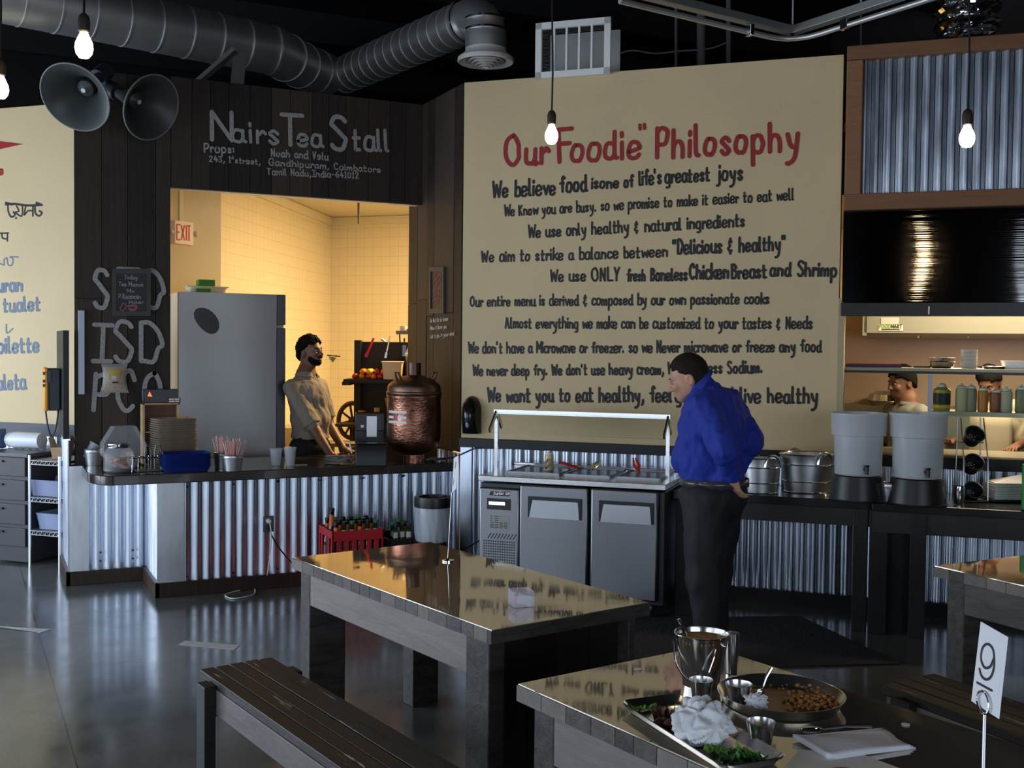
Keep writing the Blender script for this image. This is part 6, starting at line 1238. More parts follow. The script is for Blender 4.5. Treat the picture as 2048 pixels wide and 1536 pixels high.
tr = [ell(v3(pel)-[0, 0, .02], (.182, .170, .13), R_b, .05), cap(v3(hipL), v3(knL), .118, .092, .05), cap(v3(knL), v3(ftL)-[0, 0, .03], .09, .082, .04), cap(v3(hipR), v3(knR), .118, .092, .05), cap(v3(knR), v3(ftR)-[0, 0, .03], .09, .082, .04), fn(lambda P: P[:, 2]-(pel.z+.062), .005, 0)]
sdf_mb(tr, .010, nz=wrinkle(34, .0048, 2, (1, 1, .5))).build('trousers', M_trou, P1, smooth=180)
def belt_ring(o, R_, a, b_, z0, z1, parent, m):
    mb = MB(); mb.grid(lambda s, t: Vector(v3(o)+R_ @ np.array([a*math.cos(2*PI*s), b_*math.sin(2*PI*s), z0+(z1-z0)*t])), 48, 1); mb.build('belt', m, parent, smooth=180, solid=.008)
belt_ring(pel, R_b, .184, .176, .040, .078, P1, mat('glossy black belt', (.05, .05, .055), .25))
for k_, ft in enumerate((ftL, ftR)):
    sh = [ell(v3(ft)+v3(f_)*.07-[0, 0, .045], (.048, .14, .042), R_b, .02), ell(v3(ft)-[0, 0, .02], (.045, .055, .05), R_b, .03), fn(lambda P: .004-P[:, 2], .004, 0)]
    sdf_mb(sh, .009).build('shoe', mat('black leather', (.012, .012, .012), .35), P1, smooth=180)
# ---- server behind the stall counter, facing right
dp = 8.88; f_ = dirv(.88, -.47); R_b = frame3(f_); Lf = Vector(R_b[:, 0])
pel, bel, che, shc, nk = J(620, 890, dp), J(621, 838, dp), J(616, 795, dp), J(611, 762, dp), J(612, 745, dp)
hd = J(621, 704, dp); fh = dirv(.86, -.48, .10); R_h = frame3(fh, (.0, 0, 1))
shR, shL = at_(shc, -.165, -.01, -.05), at_(shc, .165, .02, -.05); elR, wrR = J(641, 862, dp, -.18), J(676, 906, dp, -.30); elL, wrL = J(650, 850, dp, .16), J(688, 901, dp, .02)
hipL, hipR = at_(pel, .09, 0, -.03), at_(pel, -.09, 0, -.03); knL, knR = at_(hipL, 0, .02, -.40), at_(hipR, 0, .02, -.40); ftL, ftR = Vector((*at_(hipL, 0, -.02, 0).xy, .08)), Vector((*at_(hipR, 0, -.02, 0).xy, .08))
hh = np.array([dirv(.1, .9, .1), dirv(.93, -.1, -.12), (0, 0, 0)], float).T; hh[:, 2] = np.cross(hh[:, 0], hh[:, 1]); hh[:, 0] = np.cross(hh[:, 1], hh[:, 2])
h2 = hh.copy(); h2[:, 0] *= -1
body = head_prims(hd, R_h, 1.1)+[cap(v3(hd)+R_h @ np.array([0, -.03, -.06]), v3(nk)-[0, 0, .02], .058, .062, .03), ell(v3(che), (.13, .09, .16), R_b, .05), cap(v3(nk)-[0, 0, .03], v3(pel), .08, .11, .05), cap(v3(shL), v3(shR), .05, .05, .05),
        cap(v3(shR), v3(elR), .050, .044, .03), cap(v3(elR), v3(wrR), .043, .028, .02), cap(v3(shL), v3(elL), .050, .044, .03), cap(v3(elL), v3(wrL), .043, .028, .02),
        cap(v3(hipL), v3(knL), .075, .055, .04), cap(v3(knL), v3(ftL), .05, .035, .03), cap(v3(hipR), v3(knR), .075, .055, .04), cap(v3(knR), v3(ftR), .05, .035, .03)]+hand_prims(wrR, hh, .25, 1, .15, 1)+hand_prims(wrL, h2, .35, 1, .12, -1)
P2 = person('person', 'bearded man in a taupe short-sleeved shirt standing behind the tea stall counter', sdf_mb(body, .0055), M_skinB)
hair_mb(hd, R_h, .018, .007, low=-.06, fringe=.058, h=.0055).build('hair', M_hairB, P2, smooth=180)
c_ = v3(hd); bd = [ell(c_+R_h @ np.array([0, .028, -.047]), (.0625, .0685, .070), R_h), ell(c_+R_h @ np.array([0, .070, -.094]), (.030, .024, .022), R_h, .02), ell(c_+R_h @ np.array([0, .108, -.060]), (.024, .022, .013), R_h, .006, -1), fn(lambda P: ((P-c_) @ R_h)[:, 2]+.066-np.clip(.075-((P-c_) @ R_h)[:, 1], 0, 1)*1.05, .004, 0),
      fn(lambda P: .004-((P-c_) @ R_h)[:, 1], .006, 0)]
sdf_mb(bd, .0045, nz=lambda P: .0012*np.sin(P[:, 0]*300)*np.sin(P[:, 2]*280)).build('beard', M_hairB, P2, smooth=180)
mb = MB(); mb.tube([Vector(c_+R_h @ np.array([x, y, z])) for x, y, z in ((-.026, .092, -.054), (-.012, .104, -.046), (0, .106, -.044), (.012, .104, -.046), (.026, .092, -.054))], [.004, .006, .006, .006, .004], 8); mb.build('moustache', M_hairB, P2)
eye_pair(hd, R_h, P2)
sl = v3(shR)+(v3(elR)-v3(shR))*.80; sl2 = v3(shL)+(v3(elL)-v3(shL))*.80
shirt = [ell(v3(pel)+[0, 0, .05], (.155, .150, .12), R_b, .05), ell(v3(bel), (.165, .160, .14), R_b, .06), ell(v3(che), (.18, .150, .15), R_b, .07), ell(v3(shc)-[0, 0, .035], (.185, .105, .075), R_b, .06), cap(v3(nk)-[0, 0, .05], v3(nk)-[0, 0, .005], .088, .066, .04),
         cap(v3(shR), sl, .060, .062, .04), cap(v3(shL), sl2, .060, .062, .04)]
shirt.append(fn(lambda P: np.where(np.linalg.norm(P-v3(pel), axis=1) < .30, pel.z+.055-P[:, 2], -1), .008, 0))
for a, b_ in ((v3(shR), sl), (v3(shL), sl2)):
    ax_ = (b_-a)/np.linalg.norm(b_-a); sdf_mb([cap(a, b_+ax_*.06, .066, .072, .04), fn(lambda P: (P-b_) @ ax_-.012, .004, 0)], .007, nz=wrinkle(60, .0026, 8, (1, 1, .5))).build('sleeve', M_taup, P2, smooth=180)
shirt.append(fn(lambda P: -(np.linalg.norm(P-v3(nk)-[0, 0, .035]-v3(f_)*.02, axis=1)-.062), .004, 0))
sdf_mb(shirt, .008, nz=lambda P: wrinkle(48, .0042, 5, (1, 1, .5))(P)+wrinkle(95, .0018, 6, (1, .8, .5))(P)).build('shirt', M_taup, P2, smooth=180)
cl = MB(); cl.grid(lambda a, b_: Vector(v3(nk)+R_b @ np.array([(.066+.030*b_)*math.cos(PI*(.62+1.76*a)), (.070+.030*b_)*math.sin(PI*(.62+1.76*a))+.012, .020-.042*b_-.02*abs(2*a-1)**4])), 28, 5); cl.build('collar', M_taup, P2, smooth=180, solid=.005)
tr = [ell(v3(pel)-[0, 0, .02], (.162, .150, .13), R_b, .05), cap(v3(hipL), v3(knL), .105, .085, .05), cap(v3(knL), v3(ftL), .08, .07, .04), cap(v3(hipR), v3(knR), .105, .085, .05), cap(v3(knR), v3(ftR), .08, .07, .04), fn(lambda P: P[:, 2]-(pel.z+.075), .005, 0)]
sdf_mb(tr, .012).build('trousers', M_apron, P2, smooth=180)
mb = MB(); wv = (v3(wrR)-v3(elR)); wv /= np.linalg.norm(wv); p = v3(wrR)-wv*.012; mb.cyl(Vector(p-wv*.010), Vector(p+wv*.010), .034, n=20); mb.build('bracelet', mat('orange red wristband', (.60, .06, .02), .4), P2)
# ---- cooks in the kitchen behind the glass
def cook(label, x, y, dp, face, shirtm, skin, hatm=None):
    hd = D(x, y, dp); R_h = frame3(face); fb = Vector(face); fb.z = 0; R_b = frame3(fb); nk = v3(hd)+R_h @ np.array([0, -.03, -.14]); sc_ = nk-[0, 0, .09]; L_ = R_b[:, 0]; F_ = R_b[:, 1]
    el = [sc_+L_*s*.24+[0, 0, -.26]-F_*.02 for s in (-1, 1)]; wr = [e+F_*.22-[0, 0, .02] for e in el]; hip = sc_-[0, 0, .48]
    body = head_prims(hd, R_h)+[cap(v3(hd)+R_h @ np.array([0, -.03, -.05]), nk, .056, .062, .03), cap(nk, hip, .08, .11, .05), cap(sc_-L_*.16, sc_+L_*.16, .05, .05, .05), cap(hip, [hip[0], hip[1], .05], .12, .11, .05)]
    for s, e, w_ in zip((-1, 1), el, wr): body += [cap(sc_+L_*s*.17, e, .045, .04, .03), cap(e, w_, .04, .028, .02)]
    for s, w_ in zip((-1, 1), wr):
        Rr = np.array([-L_*s, F_, np.cross(-L_*s, F_)]).T; body += hand_prims(w_, Rr, .4)
    o = person('person', label, sdf_mb(body, .0075), skin)
    (hair_mb(hd, R_h, .016, .003, low=-.06, fringe=.05, h=.007)).build('hair', M_hairB, o, smooth=180); eye_pair(hd, R_h, o)
    sh = [ell(sc_-[0, 0, .10], (.19, .13, .18), R_b, .05), ell(sc_-[0, 0, .33], (.16, .13, .2), R_b, .06), ell(sc_-[0, 0, .0], (.20, .10, .07), R_b, .06), cap(nk-[0, 0, .05], nk-[0, 0, .02], .085, .068, .03)]
    for s, e in zip((-1, 1), el): sh.append(cap(sc_+L_*s*.18, e, .066, .06, .04))
    sh.append(fn(lambda P: -(np.linalg.norm(P-nk-[0, 0, .03]-F_*.02, axis=1)-.062), .004, 0))
    sdf_mb(sh, .010, nz=wrinkle(50, .004, 7, (1, 1, .5))).build('shirt', shirtm, o, smooth=180)
    cl = MB(); cl.grid(lambda a, b_: Vector(nk+R_b @ np.array([(.064+.028*b_)*math.cos(PI*(.62+1.76*a)), (.066+.028*b_)*math.sin(PI*(.62+1.76*a))+.012, .012-.042*b_])), 24, 4); cl.build('collar', shirtm, o, smooth=180, solid=.005)
    if hatm: ap = MB(); ap.grid(lambda a, b_: Vector(sc_+R_b @ np.array([.17*(2*a-1), .145*math.cos((2*a-1)*1.1)+.0, -.05-.75*b_])), 12, 8); ap.build('apron', mat('pale apron', (.42, .36, .27), .8), o, smooth=180, solid=.006)
    return o
cook('cook in a grey shirt standing behind the kitchen glass, face turned left', 1803, 766, 8.4, dirv(-.93, -.30, -.16), mat('grey work shirt', (.12, .115, .105), .8), M_skinC)
cook('cook in pale clothes leaning behind the row of squeeze bottles', 1978, 765, 8.5, dirv(-.55, -.65, -.52), mat('cream work shirt', (.46, .38, .27), .8), M_skinC, True)
# ================================================================ side console: tubs, water jugs, caddy
ZC_ = zc+.001
def Kc(x, y): return G(x, y, ZC_)
def tub(label, x, y, rim_px, bot_px, h_px, sq=.80):
    p = Kc(x, y); s = mpp(p); R_, r_, h = rim_px*s/2, bot_px*s/2, h_px*s; t = thing('metal_tub', label, 'tub', p, A45*.4)
    MB().shell([(r_, 0), (r_*1.02, h*.06), (r_+(R_-r_)*.75, h*.74), (r_+(R_-r_)*.77, h*.76), (R_*.98, h*.97), (R_, h)], .003, n=44, sy=sq).build('tub_body', mat('shiny galvanized tub', (.56, .57, .58), .36, 1, var=.12, vscale=(10, 10, 10)), t)
    for z, f in ((h*.02, r_*1.01), (h*.30, r_+(R_-r_)*.33), (h*.74, r_+(R_-r_)*.77), (h, R_)): mb = MB(); mb.tube([(f*math.cos(a), f*math.sin(a)*sq, z) for a in np.linspace(0, 2*PI, 45)[:-1]], .0042, 6, closed=True); mb.build('hoop', M_chrome, t)
    for a0 in (-PI*.42, PI*.55):
        c = Vector((R_*.97*math.cos(a0), R_*.97*sq*math.sin(a0), h*.78)); tg = Vector((-math.sin(a0), math.cos(a0)*sq, 0)).normalized(); ou = Vector((math.cos(a0), math.sin(a0), 0))*.012
        mb = MB(); mb.tube([c+tg*(.055*math.cos(q))+ou+Vector((0, 0, .07*math.sin(q))) for q in np.linspace(0, PI, 11)], .009, 8); mb.build('handle', M_steelh, t)
    return t
tub('galvanized metal tub just right of the man in blue on the side counter', 1522, 985, 80, 66, 70); tub('galvanized metal tub with raised loop handles left of the water jugs', 1616, 983, 116, 94, 76)
mb = MB(); random.seed(31)
for k in range(7): a = random.uniform(0, 6); mb.cyl((.05*math.cos(a), .04*math.sin(a), .0), (.10*math.cos(a), .07*math.sin(a), .07), .007, .010, n=8)
o = mb.build('cutlery', M_steelh); o.location = Kc(1600, 975)+Vector((0, 0, .155)); tag(o, 'tangle of spoons lying in the right galvanized tub', 'cutlery'); o['kind'] = 'stuff'
M_jug = mat('cloudy white plastic', (.62, .66, .70), .28, alpha=.56, sss=.1); M_water = mat('greenish water', (.36, .48, .46), .1, alpha=.5)
def jug(label, lp, x, yt, ys, yb, w_top, w_bot, yp, wp_):
    base = Kc((x[0]+x[1])/2, yp)+AWV*.08; s = mpp(base); zf_ = lambda y: base.z+(yp-8-y)*s; zb = zf_(yb)
    pt = thing('upturned_pot', lp, 'pot', base); rb_, rt_ = wp_*s/2, w_bot*s*.53
    MB().lathe([(rb_, 0), (rb_*.99, .02), (rt_, zb-base.z-.006), (.0005, zb-base.z-.004)], n=40).build('pot_body', mat('gloss black pot', (.012, .010, .011), .42), pt, smooth=50); mb = MB(); mb.tube([(rb_*math.cos(a), rb_*math.sin(a), .006) for a in np.linspace(0, 2*PI, 41)[:-1]], .006, 6, closed=True); mb.build('rim', M_bplastic, pt)
    t = thing('water_jug', label, 'jug', (base.x, base.y, zb)); R_, r_ = w_top*s/2, w_bot*s/2; h, hs = zf_(yt)-zb, zf_(ys)-zb
    MB().lathe([(.0005, 0), (r_*.96, 0), (r_, .012), (r_*1.05, hs), (R_*.955, hs+.003), (R_*.985, h*.955), (R_, h*.965), (R_, h), (R_*.96, h), (R_*.93, hs+.006), (r_*1.02, hs), (r_*.96, .008), (.0005, .006)], n=44).build('jug_body', M_jug, t, smooth=50)
    MB().lathe([(.0005, .010), (r_*.95, .010), (r_*1.0, hs*.82), (.0005, hs*.82)], n=40).build('water', M_water, t, smooth=50)
    sp = MB(); v = -AWV; c = Vector((v.x, v.y, 0))*r_+Vector((0, 0, .045)); sp.cyl(c*.96+Vector((0, 0, .0018)), c+v*.035, .013, n=14); sp.cyl(c+v*.032+Vector((0, 0, -.028)), c+v*.032+Vector((0, 0, .016)), .010, n=14); sp.bar(c+v*.032+Vector((-.016, 0, .022)), c+v*.032+Vector((.016, 0, .022)), .010); sp.build('spigot', M_bplastic, t)
jug('left cloudy plastic water jug with a black spigot on the side counter', 'left black upturned pot carrying a water jug', (1669, 1777), 821, 866, 944, 110, 90, 1003, 106); jug('right cloudy plastic water jug, half full, with a black spigot', 'right black upturned pot carrying a water jug', (1790, 1896), 821, 870, 950, 112, 94, 1011, 114)
p = Kc(1781, 1003)+Vector((-.02, -.02, 0)); s = mpp(p); pail('small galvanized pail with one straw before the two water jugs', p, 38*s, 16*s, 21*s)
o = st0.copy(); COL.objects.link(o); o.location = p+Vector((-.02, 0, .02)); o.rotation_euler = (0, -.12, 0); tag(o, 'single pale straw in the pail before the water jugs', 'straw')
if 'group' in o: del o['group']
p = Kc(1917, 1008); s = mpp(p); o = MB().shell([(9*s, 0), (12*s, 16*s), (11*s, 36*s)], .002, n=24).build('tumbler', M_chrome); o.location = p; tag(o, 'small shiny steel tumbler left of the wire caddy', 'tumbler')
p = Kc(1950, 1003)+AWV*.05; s = mpp(p); cd_ = thing('wire_caddy', 'tall wire caddy with three tilted black perforated baskets', 'rack', p, SFm); h = 165*s; w_ = 24*s
mb = MB()
for sx in (-1, 1):
    for y in (-.06, .08): mb.tube([(sx*w_, y, 0), (sx*w_, y*.8, h*.5), (sx*w_*.95, y*.3+.04, h)], .004, 6)
    mb.tube([(sx*w_, -.06, .005), (sx*w_, .08, .005)], .004, 6)
for z in (.008, h*.36, h*.70): mb.tube([(-w_, .02, z), (w_, .02, z)], .004, 6)
mb.build('wire_frame', mat('dark chrome wire', (.25, .25, .26), .25, 1), cd_); MB().bx(-w_, w_, -.08, .09, 0, .008).build('base', M_bplastic, cd_, smooth=0)
for z in (h*.12, h*.46, h*.80):
    t = MB(); prof = [(.0005, -.075), (.045, -.07), (.052, 0), (.056, .012), (.051, .012), (.043, -.064), (.0005, -.066)]; t.lathe(prof, n=24); t.tube([(.056*math.cos(a), .056*math.sin(a), .012) for a in np.linspace(0, 2*PI, 25)[:-1]], .005, 6, closed=True); o = t.build('basket', mat('dark steel basket', (.10, .10, .11), .28, .9), cd_); o.matrix_local = Matrix.Translation((0, -.02, z)) @ Matrix.Rotation(.95, 4, 'X')
    t = MB()
    for k in range(12): a = k*PI/6+(k % 2)*.1; rr = (.018, .034)[k % 2]; t.ball((rr*math.cos(a), rr*math.sin(a), -.058), .0045, 8, 6)
    d_ = t.build('basket_glint', M_chrome, cd_, kind='stuff'); d_.matrix_local = Matrix.Translation((0, -.02, z)) @ Matrix.Rotation(.95, 4, 'X')  # chrome beads stand in for glints of light at the basket holes
p = Kc(2028, 1004)+AWV*.06; s = mpp(p); nt_ = thing('napkin_stack', 'thick stack of white napkins on a dark tray at the right edge', 'napkins', p, SFm); MB().bx(-46*s, 60*s, -.09, .12, 0, .014).build('tray', mat('navy tray', (.012, .014, .035), .4), nt_, bevel=.006)
M_nap = mat('soft white paper', (.66, .66, .70), .85, bump=.001, bscale=(60, 60, 60)); mb = MB()
for k in range(9): mb.bx(-40*s+random.uniform(-.003, .003), 56*s, -.075+random.uniform(-.003, .003), .11, .015+k*.0105, .015+k*.0105+.0095)
mb.build('napkins', M_nap, nt_, smooth=0, bevel=.003, kind='stuff'); mb = MB(); z0_ = .112; mb.add([(-40*s, -.075, z0_), (50*s, -.075, z0_), (50*s, .11, z0_), (-30*s, .11, z0_), (22*s, .01, z0_+.045), (50*s, .0, z0_+.04)], [(0, 1, 5, 4), (0, 4, 3), (3, 4, 5, 2)]); mb.build('folded_top', M_nap, nt_, smooth=0, solid=.004)
p = D(2046, 930, 6.35); o = MB().bx(0, .2, -.02, .05, 0, .26).build('green_crate', mat('bright green plastic', (.02, .30, .06), .4), smooth=0, bevel=.004); o.location = (p.x, p.y, zc+.001); o.rotation_euler[2] = A45; tag(o, 'bright green plastic box cut by the right picture edge', 'box')
# ================================================================ kitchen behind the pass
GO = -.10                                               # glass front sits just behind the wall plane
def Kp(x, y, off=GO): return CP(x, y, off)
def ku(x, y=800, off=GO): return cu(CP(x, y, off))
gz = Kp(1800, 743).z; gzt = Kp(1800, 737).z
gc = thing('glass_display', 'glass fronted food display with a steel top shelf in the kitchen pass', 'display case', CW(0, 0, 0), A45); ua, ub = ku(1681), 6.1; M_olive = mat('olive steel', (.24, .22, .16), .35, .8)
MB().bx(ua, ub, .10, .55, gz, gzt+.004).build('top_shelf', M_olive, gc, smooth=0, bevel=.003); MB().bx(ua, ub, .085, .10, gz-.012, gz+.004).build('front_rail', M_bplastic, gc, smooth=0)
for x in (1684, 1860): MB().bx(ku(x)-.013, ku(x)+.013, .09, .12, ZB, gz).build('post', mat('grey aluminium', (.28, .31, .36), .4, .6), gc, smooth=0)
M_kglass = mat('greenish glass', (.88, .94, .88), .02, trans=1, ior=1.06)
MB().bx(ua+.02, ub, .092, .098, ZB+.005, gz-.012).build('front_glass', M_kglass, gc, smooth=0)
zs_ = Kp(1950, 823, -.25).z; MB().bx(ku(1865), ub, .18, .48, zs_-.03, zs_).build('inner_shelf', M_olive, gc, smooth=0); MB().bx(ua, ub, .10, .60, ZB-.07, ZB+.002).build('sill', mat('steel sill', (.34, .30, .22), .3, .9), gc, smooth=0)
top = gzt+.005
def onsh(x, off, z): q = CP(x, 735, off); return Vector((q.x, q.y, z))
s = 7.4/FPX
t = thing('folded_board', 'flat red and navy folded board on the glass display top', 'board', onsh(1748, -.22, top), A45); MB().bx(-54*s, 52*s, -.07, .07, 0, 5*s).build('navy_layer', mat('navy card', (.01, .012, .06), .5), t, smooth=0); MB().bx(-52*s, 50*s, -.07, .07, 5.1*s, 7.6*s).build('red_layer', mat('dark red card', (.22, .008, .012), .5), t, smooth=0)
o = MB().bx(-16*s, 16*s, -.01, .01, 0, .012).build('kitchen_knife', M_bplastic, smooth=0, bevel=.003); o.location = onsh(1844, -.25, top); o.rotation_euler[2] = A45; tag(o, 'black handled tool lying left of the steel bowls', 'tool')
for k in range(2): o = MB().shell([(17*s, 0), (22*s, 3*s), (24.5*s, 12*s), (26*s, 12.5*s)], .002, n=36).build('steel_bowl', M_steelh); o.location = onsh(1883, -.25, top+k*8*s); tag(o, ('lower', 'upper')[k]+' steel bowl of the pair stacked on the glass display', 'bowl', 'stacked steel bowls')
for k in range(5): o = traymb(30*s, 52*s, 8*s, .002, .02).build('lidded_tray', mat('grey white carton', (.50, .48, .42), .6), smooth=40); o.location = onsh(1938, -.28, top+k*7.2*s); o.rotation_euler[2] = A45; tag(o, 'grey white food carton in the stack on the glass display' if k < 4 else 'topmost grey white food carton of the display top stack', 'carton', 'cartons stacked on the display')
t = thing('frying_pan', 'shallow steel pan lying right of the stacked cartons', 'pan', onsh(1990, -.25, top), A45); MB().shell([(20*s, 0), (25*s, 5*s)], .002, n=32).build('pan', M_steelh, t); MB().bar((-22*s, 0, .012), (-44*s, 0, .018), .014, .006).build('handle', M_bplastic, t)
o = traymb(60*s, .2, 16*s, .003, .02).build('white_tub', M_white, smooth=40); o.location = onsh(2036, -.28, top); o.rotation_euler[2] = A45; tag(o, 'white plastic tub at the right end of the display top', 'tub')
def kb_(x, off=-.25): q = CP(x, 823, off); return Vector((q.x, q.y, zs_+.001))
s = 7.5/FPX; sq = lambda c: mat('sauce '+str(c), c, .35)
for lab, x, r, h, c in (('cream squeeze bottle, tallest in the display case', 1922, 11, 54, (.62, .52, .34)), ('grey brown squeeze bottle right of the cream one', 1942, 10, 54, (.30, .26, .18)), ('orange squeeze bottle in the middle of the display case row', 1965, 9.5, 50, (.60, .21, .04)),
                        ('red brown squeeze bottle right of the orange one', 1990, 10, 46, (.34, .10, .05)), ('pale squeeze bottle beside the red brown bottle', 2012, 11, 50, (.55, .48, .36)), ('olive squeeze bottle at the right end of the display row', 2042, 11, 54, (.22, .20, .09))):
    squeeze(lab, kb_(x), r*s, h*s, sq(c), M_wcap, 'squeeze bottles in the display case')
t = thing('oil_jug', 'yellow jar with a dark label at the left of the sauce bottles', 'jar', kb_(1883)); MB().lathe([(.0005, 0), (15*s, 0), (16*s, 3*s), (16*s, 40*s), (9*s, 46*s), (.0005, 46*s)], n=24).build('jar_body', mat('yellow oil', (.42, .30, .06), .3), t); MB().lathe([(16.2*s, 12*s), (16.2*s, 34*s)], n=24).build('jar_label', mat('dark green label', (.02, .025, .018), .5), t)
MB().lathe([(16.4*s, 6*s), (16.4*s, 10*s)], n=24).build('yellow_stripe', mat('yellow stripe', (.6, .5, .05), .5), t); MB().lathe([(8*s, 45*s), (8*s, 50*s), (3*s, 53*s), (.0005, 53*s)], n=16).build('cap', M_wcap, t)
q = D(1775, 796, 9.15); o = MB().lathe([(.13, -.06), (.15, -.02), (.14, .03), (.08, .06)], n=32, wob=lambda a, z: .15*noise.noise((math.cos(a)*5, math.sin(a)*5, z*20))).build('foil_parcel', M_chrome, smooth=20); o.location = q; tag(o, 'crumpled foil parcel behind the cook in grey', 'foil')
zf2 = q.z-.06; o = MB(KF).bx(2.2, 5.9, 1.72, 2.28, 0, zf2).build('work_counter', M_olive, smooth=0); tag(o, 'steel work counter along the kitchen back wall', 'counter')
# hood inside the kitchen
ho = thing('exhaust_hood', 'olive grey exhaust hood hanging inside the kitchen', 'hood', CW(0, 0, 0), A45); HO = -1.0; hu = ku(1728, 650, HO); hz1, hz0 = Kp(1900, 600, HO).z, Kp(1900, 661, HO).z; hub = ku(1717, 670, -1.9)
mb = MB(); mb.bx(hu, 6.3, 1.0, 1.03, hz0, hz1+.1); mb.hexa([(hu, 1.0, hz0-.02), (6.3, 1.0, hz0-.02), (6.3, 2.25, hz0-.05), (hu, 2.25, hz0-.05), (hu, 1.0, hz0), (6.3, 1.0, hz0), (6.3, 2.25, hz0), (hu, 2.25, hz0)]); mb.bx(hu-.01, hu+.02, 1.0, 2.25, hz0-.04, hz1+.1); mb.bx(hu, 6.3, 1.03, 2.25, hz1+.06, hz1+.1)
mb.build('hood_shell', mat('hood steel', (.36, .34, .25), .42, .5), ho, smooth=0)
hp = lambda x, y: CP(x, y, HO+.003); mb = MB(); mb.add([hp(1757, 661.5), hp(1806, 662), hp(1806, 649), hp(1757, 648.5)], [(0, 1, 2, 3)]); mb.build('sticker', mat('pale sticker', (.62, .60, .42), .5), ho, world=True, smooth=0)
mb = MB(); wtext(mb, 'FOOD', (1759, 656), (1781, 656), 4.2, 1.3, hp, KN, jit=0); mb.build('green_lettering', mat('green print', (.16, .34, .05), .5), ho, world=True, smooth=0); mb = MB(); wtext(mb, 'MART', (1783, 656), (1804, 656), 4.2, 1.3, hp, KN, jit=0); mb.add([hp(1763, 659.6)+KN*.001, hp(1800, 660)+KN*.001, hp(1800, 658.4)+KN*.001, hp(1763, 658)+KN*.001], [(0, 1, 2, 3)]); mb.build('dark_lettering', M_ink, ho, world=True, smooth=0)
mb = MB(); mb.add([hp(1762, 648), hp(1798, 648), hp(1798, 635), hp(1762, 635)], [(0, 1, 2, 3)]); mb.build('paper_sheet', mat('clear sleeve sheet', (.5, .47, .38), .3), ho, world=True, smooth=0)
for x in (1838, 1938): q = D(x, 671, 8.5); MB().lathe([(.004, .05), (.004, .02), (.02, .015), (.016, -.02), (.0005, -.022)], n=14).build('hood_nozzle', M_chrome, ho, world=True) if 0 else MB(Matrix.Translation(q)).lathe([(.004, .06), (.004, .02), (.018, .015), (.014, -.02), (.0005, -.022)], n=14).build('hood_nozzle', M_chrome, ho, world=True)
q = CP(1858, 618, .035); o = MB().bar((0, 0, .02), (0, 0, -.035), .012, .008).build('clip', M_chrome, smooth=0, bevel=.002); o.location = q; tag(o, 'small silver clip on the black bar under the hood panel', 'clip')
# ================================================================ foreground table
TZ = ZT+.0012
def T_(x, y): return G(x, y, TZ)
for lab, x, y in (('white round sticker near the left corner of the foreground table', 1078, 1384), ('white round sticker at the back edge of the foreground table', 1276, 1338), ('white round sticker at the right side of the foreground table', 1811, 1449)):
    p = T_(x, y); o = MB().cyl((0, 0, 0), (0, 0, .0012), 8.5*mpp(p), n=24).build('round_sticker', M_paper); o.location = p; tag(o, lab, 'sticker')
M_stain = mat('curry gravy', (.36, .17, .035), .35, col2=(.16, .07, .02), vscale=(22, 22, 22), spec=.7); M_rice = mat('curried rice', (.52, .27, .08), .6, col2=(.34, .13, .035), vscale=(60, 60, 60)); M_yog = mat('yoghurt white', (.66, .60, .48), .35)
p = T_(1402, 1366); s = mpp(p); bk = thing('serving_pail', 'steel serving pail with a swing handle and curry residue inside', 'pail', p); R_, r_, h = 54*s, 37*s, 101*s
MB().shell([(r_, 0), (r_*1.01, h*.03), (R_*.97, h*.95), (R_, h)], .0018, n=44).build('pail_body', mat('mirror steel', (.66, .66, .66), .2, 1), bk, smooth=50); mb = MB(); mb.tube([(R_*math.cos(a), R_*math.sin(a), h) for a in np.linspace(0, 2*PI, 45)[:-1]], .0022, 6, closed=True); mb.build('rim', M_chrome, bk)
MB().lathe([(R_*.955, h*.90), (R_*.86, h*.62), (R_*.80, h*.52), (.0005, h*.50)], n=40, wob=lambda a, z: .0).build('curry_residue', mat('yellow curry smear', (.46, .26, .06), .35, col2=(.24, .10, .025), vscale=(14, 14, 14), spec=.6), bk)
mb = MB(); random.seed(14)
for k in range(9): a = -PI*.15+random.uniform(0, PI*.75); z = random.uniform(.60, .84); f = .80+.155*(z-.5)/.4; mb.ball((R_*f*math.cos(a), R_*f*math.sin(a), h*z), random.uniform(.006, .011), 8, 6, sc=(1, 1, 1.2))
mb.build('yoghurt_smear', M_yog, bk, kind='stuff')
for sg in (-1, 1): MB().ball((sg*R_*.34-.0, -sg*R_*.92, h*.84), .007).build('rivet', M_chrome, bk)
q0, q1 = Vector((-R_*.34, R_*.92, h*.84)), Vector((R_*.0-.006, -R_*.985, h*.80)); mb = MB(); cc = [Vector((-.06*R_, -R_*.97, h*.80)), Vector((-.30*R_, -R_*1.05, h*.55)), Vector((-.62*R_, -R_*1.0, h*.22)), Vector((-.95*R_, -.55*R_, h*.20)), Vector((-1.03*R_, .1*R_, h*.42)), Vector((-.75*R_, .75*R_, h*.78))]; mb.tube(smooth2(cc, 6), .0022, 6); mb.build('swing_handle', M_chrome, bk)
def spoon(label, a, b, w_=.016, fork=False):
    a, b = Vector(a), Vector(b); d = (b-a); L_ = d.length; t = thing('spoon', label, 'spoon', a); t.rotation_euler = d.to_track_quat('X', 'Z').to_euler()
    mb = MB(); mb.tube([(0, 0, 0), (L_*.35, 0, .004), (L_*.68, 0, 0)], [.0055, .0042, .003], 8); mb.build('handle', M_chrome, t); mb = MB(); mb.ball((L_*.84, 0, 0), L_*.16, 16, 8, sc=(1, w_/(L_*.16), .22)); mb.build('spoon_bowl', M_chrome, t); return t
